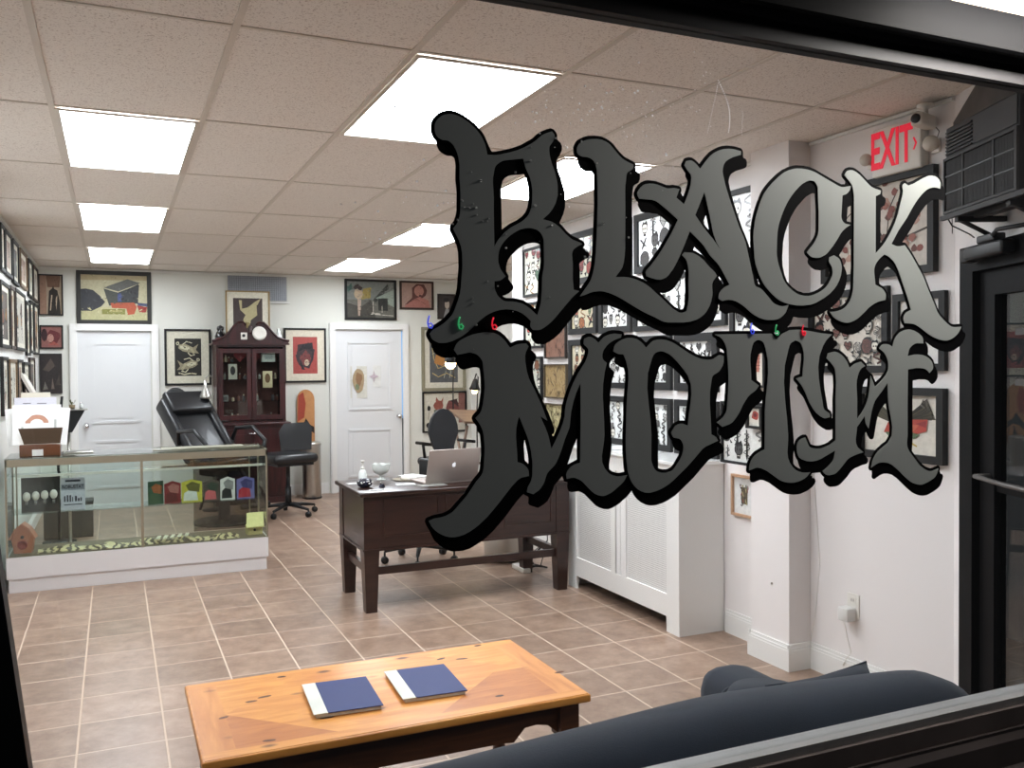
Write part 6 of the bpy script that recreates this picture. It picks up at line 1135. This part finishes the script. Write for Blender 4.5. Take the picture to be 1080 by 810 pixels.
MB().box((x0+.012, .003, .25), (-.018, .007, .90)).box((-.002, .003, .25), (x1-.012, .007, .90)).build('front_glass', GLC, CS)
MB().box((x0+.003, .014, .25), (x0+.007, dp-.014, .90)).build('side_glass', GLC, CS); MB().box((x1-.007, .014, .25), (x1-.003, dp-.014, .90)).build('side_glass', GLC, CS)
MB().box((.38, dp-.010, .26), (x1-.014, dp-.006, .90)).build('sliding_door', glass('smoked_glass', (.62, .60, .57), 1.2), CS)
MB().box((x0+.014, dp-.022, .26), (.40, dp-.018, .90)).build('sliding_door', GLC, CS)
EDGE = mat('shelf_edge_reflection', (252, 252, 244), .35, var=.12, vscale=5, coat=.3)  # white colour painted in for the reflections along the glass shelf's edge
MB().box((x0+.02, .20, .795), (x1-.01, .40, .801)).build('glass_shelf', GLC, CS); MB().box((x0+.06, .186, .788), (x1-.01, .1995, .806)).build('shelf_edge_reflection_bar', EDGE, CS)
MB().box((x0+.02, .14, .528), (x1-.01, .42, .534)).build('glass_shelf', GLC, CS)
MB().box((x0+.014, .014, .2505), (x1-.014, dp-.024, .256)).build('case_floor', colmat((120, 104, 76)), CS)
b = MB(); b.box((x0+.05, .19, .26), (x0+.06, .20, .90)).box((x1-.09, .38, .26), (x1-.08, .39, .90)); b.build('shelf_standard', BR, CS)

# contents ----------------------------------------------------------------
CZ_ = .5345
t = thing('bulb_card', 'dark blister card with four white bulb shapes on the case shelf, far left', 'card', (-.50, 7.30, CZ_), .0)
MB().box((-.122, -.006, 0), (.122, .0, .25)).build('card', colmat((58, 56, 54)), t)
m = MB()
for q in range(4): m.sphere((-.088+.058*q, -.012, .115+.003*q), .025, 0, 10, 1.35)
m.build('bulb', PLW, t)
m = MB()
for q in range(4): m.lathe([(.008, 0), (.010, .03), (.0001, .032)], (-.088+.058*q, -.012, .055), 8)
m.build('bulb_stem', colmat((150, 148, 146)), t)
t = thing('price_card', 'white card with a dark lettered band beside the bulb card in the case', 'card', (-.288, 7.30, CZ_))
MB().box((-.08, -.003, 0), (.08, 0, .235)).build('card', colmat((196, 200, 212)), t)
MB().box((-.078, -.0045, .145), (.078, -.003, .19)).build('band', colmat((150, 154, 168)), t)
text_mesh('ROBUSTAT', .034, .0004, colmat((20, 20, 26)), t, TR(0, -.0052, .168) @ UP, bold=.0008, sx=.84)
m = MB(); rr = random.Random(5)
for q in range(7): m.box((-.06+q*.018, -.0045, .06), (-.06+q*.018+rr.uniform(.006, .014), -.003, .06+rr.uniform(.02, .05)))
m.box((-.06, -.0045, .035), (.06, -.003, .042)); m.box((-.05, -.0045, .205), (.05, -.003, .22)); m.build('print', colmat((60, 62, 76)), t)
def booklet(label, x, w, h, c1, c2, c3, rz=0.0, arch=True):
    t = thing('flash_booklet', label, 'booklet', (x, 7.30, CZ_), rz, 'painted booklets standing on the case shelf')
    a = h*.12 if arch else 0
    MB().prism([(-w/2, 0), (w/2, 0), (w/2, h-a), (0, h), (-w/2, h-a)], 'y', -.006, 0).build('cover', colmat(c1), t)
    m = MB(); m.poly([(-w*.42, -.0066, h*.06), (w*.30, -.0066, h*.06), (w*.22, -.0066, h*.50), (0, -.0066, h*.62), (-w*.38, -.0066, h*.4)]); m.build('cover_patch', colmat(c2), t, fix=False)
    m = MB(); m.poly([(-w*.15, -.0068, h*.5), (w*.36, -.0068, h*.42), (w*.40, -.0068, h*.78), (0, -.0068, h*.9), (-w*.3, -.0068, h*.75)]); m.build('cover_figure', colmat(c3), t, fix=False)
booklet('green booklet with an orange figure, leftmost of the six in the case', .275, .115, .175, (58, 92, 66), (74, 100, 70), (170, 96, 50), .3, False)
booklet('dark red booklet, second from the left of the six in the case', .395, .12, .17, (140, 40, 40), (110, 40, 38), (180, 110, 100), .12)
booklet('yellow and white booklet, third from the left in the case', .535, .15, .175, (206, 200, 60), (216, 224, 214), (110, 104, 40))
booklet('pink and dark striped booklet, fourth from the left in the case', .68, .12, .165, (86, 74, 66), (206, 90, 96), (60, 76, 60), -.05)
booklet('white booklet with a black figure, fifth from the left in the case', .80, .11, .18, (226, 226, 222), (36, 38, 40), (140, 140, 138))
booklet('blue and red booklet, rightmost of the six in the case', .935, .135, .175, (112, 112, 178), (190, 40, 56), (60, 60, 120))
# birdhouses
t = thing('birdhouse', 'small pale yellow birdhouse inside the case at its right end', 'birdhouse', (.985, 7.26, .2565), .1)
m = MB(); m.box((-.05, -.045, 0), (.06, .05, .07)); m.build('box', colmat((206, 190, 120)), t)
m = MB(); m.prism([(-.075, .068), (.0, .155), (.012, .155), (-.060, .060)], 'x', -.065, .075); 
m = MB(); m.add([(-.072, -.075, .060), (.066, -.075, .060), (.084, .02, .155), (-.046, .02, .155), (-.072, -.075, .070), (.066, -.075, .070), (.084, .02, .165), (-.046, .02, .165)], [(0, 1, 2, 3), (7, 6, 5, 4), (0, 4, 5, 1), (1, 5, 6, 2), (2, 6, 7, 3), (3, 7, 4, 0)]); m.build('roof', colmat((232, 222, 140)), t)
MB().lathe([(.010, 0), (.010, .003), (.0001, .003)], (0, 0, 0), 12, 0, TR(.0, -.045, .038) @ Matrix.Rotation(PI/2, 4, 'X')).build('hole', BLKPL, t)
t = thing('birdhouse', 'orange-pink birdhouse inside the case at its left end', 'birdhouse', (-.61, 7.26, .2565), -.1)
MB().prism([(-.055, 0), (.055, 0), (.07, .10), (.045, .165), (0, .20), (-.045, .165), (-.07, .10)], 'y', -.04, .04).build('box', colmat((196, 116, 84)), t)
m = MB(); m.prism([(-.085, .105), (-.048, .175), (0, .215), (.048, .175), (.085, .105), (.075, .10), (.044, .162), (0, .20), (-.044, .162), (-.075, .10)], 'y', -.055, .05); m.build('roof', colmat((206, 130, 100)), t)
MB().lathe([(.012, 0), (.012, .003), (.0001, .003)], (0, 0, 0), 12, 0, TR(.0, -.040, .115) @ Matrix.Rotation(PI/2, 4, 'X')).build('hole', BLKPL, t)
MB().lathe([(.034, 0), (.034, .003), (.026, .004), (.026, .002)], (0, 0, 0), 16, 0, TR(.0, -.040, .06) @ Matrix.Rotation(PI/2, 4, 'X')).build('emblem', colmat((160, 60, 50)), t)
# snake skin along the bottom
def skin_mat():
    m = bpy.data.materials.new('banded_skin'); m.use_nodes = True
    nt = m.node_tree; b = nt.nodes['Principled BSDF']; L = nt.links.new; N = nt.nodes.new
    tc = N('ShaderNodeTexCoord'); mp = N('ShaderNodeMapping'); mp.inputs['Scale'].default_value = (1, 1.6, 1)
    w1 = N('ShaderNodeTexWave'); w1.inputs['Scale'].default_value = 5.5; w1.inputs['Distortion'].default_value = 9; w1.inputs['Detail'].default_value = 3; w1.inputs['Detail Scale'].default_value = 1.6
    L(tc.outputs['Object'], mp.inputs['Vector']); L(mp.outputs['Vector'], w1.inputs['Vector'])
    cr = N('ShaderNodeValToRGB'); e = cr.color_ramp.elements; e[0].position = .34; e[0].color = lin((78, 64, 42))+(1,); e[1].position = .52; e[1].color = lin((196, 182, 136))+(1,)
    x = e.new(.44); x.color = lin((140, 118, 74))+(1,)
    L(w1.outputs['Fac'], cr.inputs['Fac']); L(cr.outputs['Color'], b.inputs['Base Color']); b.inputs['Roughness'].default_value = .5
    return m
t = thing('snake_skin', 'long cream and dark patterned skin lying rumpled along the bottom of the case', 'snake skin', (.145, 7.22, .2565))
m = MB(); nx_, ny_ = 90, 8; vs = []
for i in range(nx_+1):
    for j in range(ny_+1):
        u = -.66+1.38*i/nx_; v = -.085+.17*j/ny_; e_ = 1-((j/ny_)*2-1)**2
        vs.append((u, v+.02*math.sin(u*9), .004+e_*(.016+.012*math.sin(u*23)+.008*math.sin(u*51+j))))
m.add(vs, [(i*(ny_+1)+j, (i+1)*(ny_+1)+j, (i+1)*(ny_+1)+j+1, i*(ny_+1)+j+1) for i in range(nx_) for j in range(ny_)], 0, True)
m.add([(x, y, .0005) for x, y, z in vs], [(i*(ny_+1)+j, i*(ny_+1)+j+1, (i+1)*(ny_+1)+j+1, (i+1)*(ny_+1)+j) for i in range(nx_) for j in range(ny_)], 0, True)
m.build('skin', skin_mat(), t)
m = MB()
for q in range(5): m.prism([(.12+.05*q, -.07), (.145+.05*q, -.07), (.165+.05*q, .05), (.14+.05*q, .05)], 'z', .034+.002*q, .040+.002*q)
m.build('pale_rib', colmat((226, 218, 186)), t)

# things on top of the case ------------------------------------------------
TZ = .9452
t = thing('print_holder', 'brown acrylic leaflet holder full of white prints on the left end of the case', 'print holder', (-.49, 7.28, TZ), 0)
AM = mat('brown_acrylic', (112, 72, 50), .2, var=.1, coat=.4)
m = MB(); m.add([(-.10, -.10, .09), (.13, -.10, .09), (.15, -.14, .205), (-.13, -.14, .205), (-.10, -.094, .09), (.13, -.094, .09), (.15, -.134, .205), (-.13, -.134, .205)], [(0, 1, 2, 3), (7, 6, 5, 4), (0, 4, 5, 1), (1, 5, 6, 2), (2, 6, 7, 3), (3, 7, 4, 0)]); m.build('front_panel', mat('dark_brown_card', (92, 74, 58), .5, var=.08), t)
MB().box((-.13, -.09, 0), (.13, .13, .085), bev=.006).build('base_box', AM, t)
MB().box((-.05, -.092, .005), (.02, -.0905, .05)).build('small_label', PAPER, t)
GLOWP = mat('bright_white_paper', (252, 252, 250), .6, var=.01)
def shp(label, dx, dy, zb, w, h, tilt, rot, m=GLOWP, curl=0.0):
    t = thing('art_print', label, 'print', (-.49+dx, 7.28+dy, TZ+zb), rot, 'white prints fanned out in the holder')
    M = Matrix.Rotation(-tilt, 4, 'X') @ Matrix.Rotation(rot*1.0, 4, 'Y')
    MB().box((-w/2, -.001, 0), (w/2, .001, h), 0, M).build('sheet', m, t)
    return t, M, w, h
t1, M1, w_, h_ = shp('front white print with an orange arc in the leaflet holder', -.02, -.080, .0865, .31, .29, .30, .0)
mm = MB(); ring = [(math.cos(a)*.075, math.sin(a)*.062) for a in [PI*q/12 for q in range(13)]]; rin = [(x*.55, z*.5) for x, z in ring[::-1]]
mm.poly([tuple(M1 @ Vector((x-.0, -.0016, .155+z))) for x, z in ring+rin]); mm.build('orange_arc', colmat((214, 150, 120)), t1, fix=False)
mm = MB(); mm.box((-.10, -.0018, .06), (-.085, -.001, .13), 0, M1); mm.box((.11, -.0018, .10), (.125, -.001, .18), 0, M1); mm.build('grey_drawing', colmat((196, 200, 196)), t1)
shp('white print slanting left in the leaflet holder', -.06, -.055, .088, .29, .27, .22, -.10)
shp('white print slanting right in the leaflet holder', .03, -.045, .088, .28, .27, .18, .12)
t2, M2, w_, h_ = shp('pale lavender print with faint grey lines standing behind the front prints', -.03, .0, .088, .27, .33, .06, .0, mat('pale_lavender_paper', (236, 236, 246), .6, var=.02))
mm = MB(); mm.box((-.08, -.0022, .285), (-.03, -.001, .292), 0, M2); mm.box((.01, -.0022, .283), (.07, -.001, .290), 0, M2); mm.build('grey_line', colmat((150, 150, 160)), t2)
shp('cream sheet standing tallest at the back of the leaflet holder', -.03, .045, .088, .19, .365, .03, .0, mat('cream_paper', (240, 234, 218), .6, var=.02))
t = thing('glass_tray', 'flat grey case-top tray beside the leaflet holder', 'tray', (-.25, 7.36, TZ)); MB().box((-.10, -.06, 0), (.10, .06, .012), bev=.004).build('tray', STEEL, t); MB().box((-.08, -.045, .0122), (.08, .045, .016)).build('liner', colmat((120, 118, 110)), t)
t = thing('glass_tray', 'flat glass mat lying on the right end of the case top', 'tray', (.62, 7.33, TZ)); MB().box((-.36, -.10, 0), (.42, .10, .008), bev=.003).build('tray', mat('green_grey_glass', (140, 140, 122), .15, var=.25, vscale=9, coat=.5), t); MB().box((-.30, -.08, .0082), (.30, .07, .011)).build('liner', colmat((150, 148, 128)), t)

# plant stand and slanted board behind the case
t = thing('work_stand', 'dark flared stand tray holding small plants and bottles behind the case', 'stand', (-.36, 8.50, 0))
MB().lathe([(.16, 0), (.16, .015), (.02, .03)], (0, 0, 0), 22).build('base', STEEL, t); MB().tube([(0, 0, .03), (0, 0, 1.04)], .012, 10).build('pole', STEEL, t)
MB().prism([(-.05, 1.03), (.03, 1.03), (.13, 1.215), (-.10, 1.215)], 'y', -.09, .09).build('tray_body', BLKPL, t)
MB().box((-.12, -.11, 1.2155), (.15, .11, 1.225)).build('tray_rim', STEEL, t)
t = thing('potted_plant', 'tiny green potted plant on the dark flared stand tray', 'plant', (-.33, 8.48, 1.2255))
MB().lathe([(.02, 0), (.026, .035), (.022, .034)], (0, 0, 0), 14).build('pot', colmat((140, 120, 84)), t)
m = MB(); rr = random.Random(4)
for q in range(14):
    a = rr.uniform(0, 2*PI); r_ = rr.uniform(.01, .035); z = rr.uniform(.04, .075); m.add([(0, 0, .03), (r_*math.cos(a), r_*math.sin(a), z), (r_*math.cos(a+.5), r_*math.sin(a+.5), z+.012)], [(0, 1, 2)])
m.build('leaves', colmat((104, 108, 66)), t)
t = thing('small_jar', 'small pale bottle at the right end of the dark flared stand tray', 'jar', (-.26, 8.50, 1.2255)); MB().lathe([(.014, 0), (.016, .03), (.008, .04)], (0, 0, 0), 14).build('jar', WG, t); MB().lathe([(.009, .04), (.009, .052), (.0001, .053)], (0, 0, 0), 12).build('lid', CHROME, t)
t = thing('easel_board', 'slanted white-edged black board leaning behind the stacked prints', 'board', (-.53, 9.0, 1.10))
EM = Matrix.Rotation(-.46, 4, 'Y')
MB().box((-.012, -.16, .12), (.012, .16, .48), 0, EM).build('board', PLW, t); MB().box((-.024, -.16, .12), (-.012, .16, .48), 0, EM).build('backing', BLKPL, t)
MB().tube([(.1, 0, .22), (.06, 0, -.2), (.06, 0, -1.1)], .012, 8).build('support', BLKPL, t)
MB().lathe([(.14, -1.10), (.14, -1.085), (.02, -1.07)], (.06, 0, 0), 20).build('base', BLKPL, t)
t = thing('storage_box', 'dark grey low box on the floor seen through the left half of the case', 'box', (-.42, 9.33, 0))
MB().box((-.19, -.12, 0), (.22, .12, .30), bev=.004).build('box', colmat((66, 62, 56)), t); MB().box((-.195, -.125, .30), (.225, .125, .335), bev=.003).build('lid', colmat((56, 52, 48)), t)

# ================================================================== PINE COFFEE TABLE
CT = thing('coffee_table', 'low orange pine coffee table with chevron top and dark base near the window', 'coffee table', (.838, 2.995, 0))
hx, hy, H = .628, .34, .45
# top: centre boards laid in diamond/chevrons between end boards
m = MB(); m.box((-hx, -hy, H-.028), (hx, hy, H-.0012), bev=.006); m.build('table_top', PINE, CT)
def inlay(name, pts, ma):
    m = MB(); m.prism(pts, 'z', H-.0012, H+.0004); return m.build(name, ma, CT)
e = hx-.10
PD = wood('pine_diagonal', (200, 126, 52), (226, 160, 80), rough=.42, coat=.08, scale=(2, 12, 8), rot=.9)
PD2 = wood('pine_diagonal_dark', (168, 96, 40), (196, 124, 58), rough=.42, coat=.08, scale=(2, 12, 8), rot=-.9)
by = hy-.055
inlay('top_border', [(-hx+.008, -hy+.008), (hx-.008, -hy+.008), (hx-.008, -by), (-hx+.008, -by)], PINE); inlay('top_border', [(-hx+.008, by), (hx-.008, by), (hx-.008, hy-.008), (-hx+.008, hy-.008)], PINE)
inlay('end_board', [(e, -by), (hx-.008, -by), (hx-.008, by), (e, by)], PINE2); inlay('end_board', [(-hx+.008, -by), (-e, -by), (-e, by), (-hx+.008, by)], PINE2)
for s in (-1, 1):
    X = lambda v: v*s
    inlay('chevron_board', [(X(e), 0), (X(e), by), (X(e-.30), by)], PD); inlay('chevron_board', [(X(e), 0), (X(e-.30), -by), (X(e), -by)], PD2)
    inlay('chevron_board', [(X(e), 0), (X(e-.30), by), (X(e-.42), by), (X(e-.12), 0)], PINE); inlay('chevron_board', [(X(e), 0), (X(e-.12), 0), (X(e-.42), -by), (X(e-.30), -by)], PD2 if s > 0 else PD)
inlay('centre_board', [(-e+.12, 0), (-e+.42, -by), (e-.42, -by), (e-.12, 0), (e-.42, by), (-e+.42, by)], PINE)
m = MB()
for q, (x, y) in enumerate([(-0.302, 0.281), (-0.435, 0.082), (-0.388, 0.107), (-0.535, -0.023), (-0.43, -0.264), (-0.234, -0.164), (0.473, 0.312), (0.286, 0.222), (0.358, 0.188), (0.338, -0.225), (0.627, -0.103)]):
    m.prism([(x+a, y+b) for a, b in ell(0, 0, .016+.004*(q % 3), .008, 12, rot=.15*(q % 4-1))], 'z', H, H+.0007)
m.build('knot', wood('pine_knot', (48, 26, 14), (108, 62, 30), rough=.5), CT)
# aprons with scalloped lower edge
def apron(L, n, M, name='apron'):
    pts = [(-L, H-.03), (-L, H-.13)]
    for q in range(1, 25):
        u = -L+2*L*q/25; k = min(abs(u+L), abs(u-L))
        z = .13
        if k < .17: z = .13-.045*math.sin(PI*min(k/.17, 1))+.012*math.sin(PI*k/.04)
        pts.append((u, H-min(z, .135)))
    pts += [(L, H-.13), (L, H-.03)]
    MB().prism(pts, 'y', -.010, .010, 0, M).build(name, PINED, CT)
ax, ay = hx-.075, hy-.05
apron(ax-.03, 1, TR(0, -ay, 0)); apron(ax-.03, 1, TR(0, ay, 0)); apron(ay-.03, 1, TR(-ax, 0, 0) @ Rz(PI/2)); apron(ay-.03, 1, TR(ax, 0, 0) @ Rz(PI/2))
for sx in (-1, 1):
    for sy in (-1, 1):
        m = MB(); m.box((-.035, -.035, H-.14), (.035, .035, H-.03))
        m.lathe([(.022, 0), (.028, .02), (.024, .05), (.018, .07), (.026, .12), (.032, .18), (.028, .24), (.018, .27), (.026, .285), (.020, .30), (.030, .312)], (0, 0, 0), 20)
        m.build('leg', PINED, CT, (sx*ax, sy*ay, 0))
# two portfolios
NAVY = mat('navy_book_cloth', (38, 52, 104), .55, var=.06, vscale=30)
def folder(label, c, rz):
    t = thing('portfolio_book', label, 'book', (c[0], c[1], H+.0006), rz, 'blue portfolio books on the pine table')
    m = MB(); m.box((-.105, -.142, 0), (.105, .142, .012), bev=.002); m.build('pages', colmat((214, 214, 206)), t)
    MB().box((-.066, -.145, .0121), (.112, .145, .015)).build('cover', NAVY, t); MB().box((-.112, -.145, .0121), (-.067, .145, .0148)).build('spine_strip', mat('white_spine_tape', (222, 222, 212), .6, var=.15, vscale=14), t)
    return t
folder('blue portfolio book with white spine strip, left one on the pine table', (.683, 2.972), -.06)
folder('blue portfolio book with white spine strip, right one on the pine table', (.979, 2.979), -.06)

# ================================================================== SOFA (back turned to the window)
SF = thing('sofa', 'dark navy fabric sofa with rounded back standing under the shop window', 'sofa', (.66, 1.75, 0))
NV = mat('navy_sofa_fabric', (27, 34, 46), .9, var=.18, vscale=9, bump=.12, bscale=300, sheen=.12)
def smooth_loft(sections, closed_ring=True, name='part', m=NV, parent=SF, lv=1):
    n = len(sections[0]); mb = MB(); vs = [p for s_ in sections for p in s_]; k = len(sections)
    fs = [(i*n+j, i*n+(j+1) % n, (i+1)*n+(j+1) % n, (i+1)*n+j) for i in range(k-1) for j in range(n)]
    fs += [tuple(range(n))[::-1], tuple((k-1)*n+j for j in range(n))]
    mb.add(vs, fs, 0, True); o = mb.build(name, m, parent); subsurf(o, lv); return o
# back roll: cross-section in (y,z), swept along x. sofa local origin (.66,1.75)
secs = []
for q in range(25):
    u = -1.25+q*(2.58/24)                      # local x
    wx = u+.66
    zt = .838-.055*max(0, 1.2-wx)-.050*max(0, (wx-1.25))
    if wx > 1.87: zt -= 1.5*(wx-1.87)**1.2
    if wx < -.45: zt -= .5*(-.45-wx)
    th = .11 if wx < 1.85 else .11-.12*(wx-1.85)
    prof = [(-.30, .08), (-.31, .40), (-.30, zt-.16), (-.275, zt-.05), (-.215, zt-.006), (-.15, zt), (-.075, zt-.015), (-.03, zt-.07), (-.01, zt-.16), (.0, .40), (.0, .08)]
    secs.append([(u, y+.0, z) for y, z in prof])
smooth_loft(secs, name='back')
MB().box((-1.20, -.02, .10), (1.22, .62, .30), bev=.04).build('seat_base', NV, SF)
for k in range(2): MB().box((-1.0+k*1.02, .0, .29), (.0+k*1.02, .64, .42), bev=.05).build('seat_cushion', NV, SF)
for s in (-1, 1): MB().box((s*1.13-.10, -.05, .08), (s*1.13+.10, .64, .60), bev=.07).build('armrest', NV, SF)
for sx in (-1, 1):
    for y in (-.22, .56): MB().lathe([(.02, 0), (.028, .09)], (0, 0, 0), 12).build('foot', PINED, SF, (sx*1.1, y, 0))
# loose cushion leaning over the sofa back
def cushion(label, loc, rx, ry, rz, w, h, d, sc=1.0):
    n = 14; mb = MB(); vs = []; fs = []
    for side in (1, -1):
        for i in range(n+1):
            for j in range(n+1):
                u, v = -1+2*i/n, -1+2*j/n; e = (1-u**4)*(1-v**4)
                pin = 1-.05*(1-abs(u))*abs(v)**2-.05*(1-abs(v))*abs(u)**2
                vs.append((u*w/2*(1-.06*(1-v*v)*0)*pin, side*d/2*max(e, 0)**.5, v*h/2*pin))
    N = (n+1)**2
    for s_ in range(2):
        for i in range(n):
            for j in range(n):
                a = s_*N+i*(n+1)+j; fs.append((a, a+1, a+n+2, a+n+1) if s_ == 0 else (a, a+n+1, a+n+2, a+1))
    mb.add(vs, fs, 0, True)
    t = thing('sofa_cushion', label, 'cushion', loc, 0)
    o = mb.build('cushion', NV, t); o.rotation_euler = (rx, ry, rz)
    bm = bmesh.new(); bm.from_mesh(o.data); bmesh.ops.remove_doubles(bm, verts=bm.verts[:], dist=1e-5); bm.to_mesh(o.data); bm.free()
    p = MB(); p.tube([(w/2*a, 0, h/2*b) for a, b in ((-1, -1), (-.9, 0), (-1, 1), (0, .9), (1, 1), (.9, 0), (1, -1), (0, -.9))], .004, 6, closed=True); pp_ = p.build('piping', NV, t); pp_.rotation_euler = (rx, ry, rz)
    return t
cushion('dark navy throw cushion with pointed corner leaning on the right of the sofa back', (1.80, 1.89, .538), -.30, -.02, .05, .38, .33, .15)
t = thing('sofa_cushion', 'dark navy rounded bolster end showing left of the pointed cushion', 'cushion', (1.66, 1.99, .338))
MB().lathe([(.02, -.005), (.10, .0), (.125, .03), (.128, .15), (.128, .27), (.10, .315), (.0001, .325)], (0, 0, 0), 28, 0, TR(0, 0, 0)).build('cushion', NV, t)
MB().tube([(.124*math.cos(PI*q/14), .124*math.sin(PI*q/14), .288) for q in range(28)], .004, 6, closed=True).build('piping', NV, t)

# ================================================================== LIGHT, WORLD, CAMERA
w = bpy.data.worlds.new('night'); S.world = w; w.use_nodes = True
bg = w.node_tree.nodes['Background']; bg.inputs['Color'].default_value = (.020, .021, .023, 1); bg.inputs['Strength'].default_value = 1.0
cam = bpy.data.cameras.new('camera'); co = bpy.data.objects.new('camera', cam); C.objects.link(co); S.camera = co
cam.sensor_width = 36; cam.lens = 944.34/1080*36; cam.clip_start = .02
r3 = (CAMR[0], CAMR[1], CAMR[2])
M = Matrix(((r3[0][0], r3[1][0], -r3[2][0], 0), (r3[0][1], r3[1][1], -r3[2][1], 0), (r3[0][2], r3[1][2], -r3[2][2], 1.57), (0, 0, 0, 1)))
co.matrix_world = M
S.view_settings.view_transform = 'Standard'; S.view_settings.look = 'None'; S.view_settings.exposure = 0.0; S.view_settings.gamma = 1.0
S.view_settings.use_curve_mapping = False
S.cycles.max_bounces = 10; S.cycles.transparent_max_bounces = 16; S.cycles.caustics_reflective = False; S.cycles.caustics_refractive = False
S.cycles.sample_clamp_indirect = 6.0
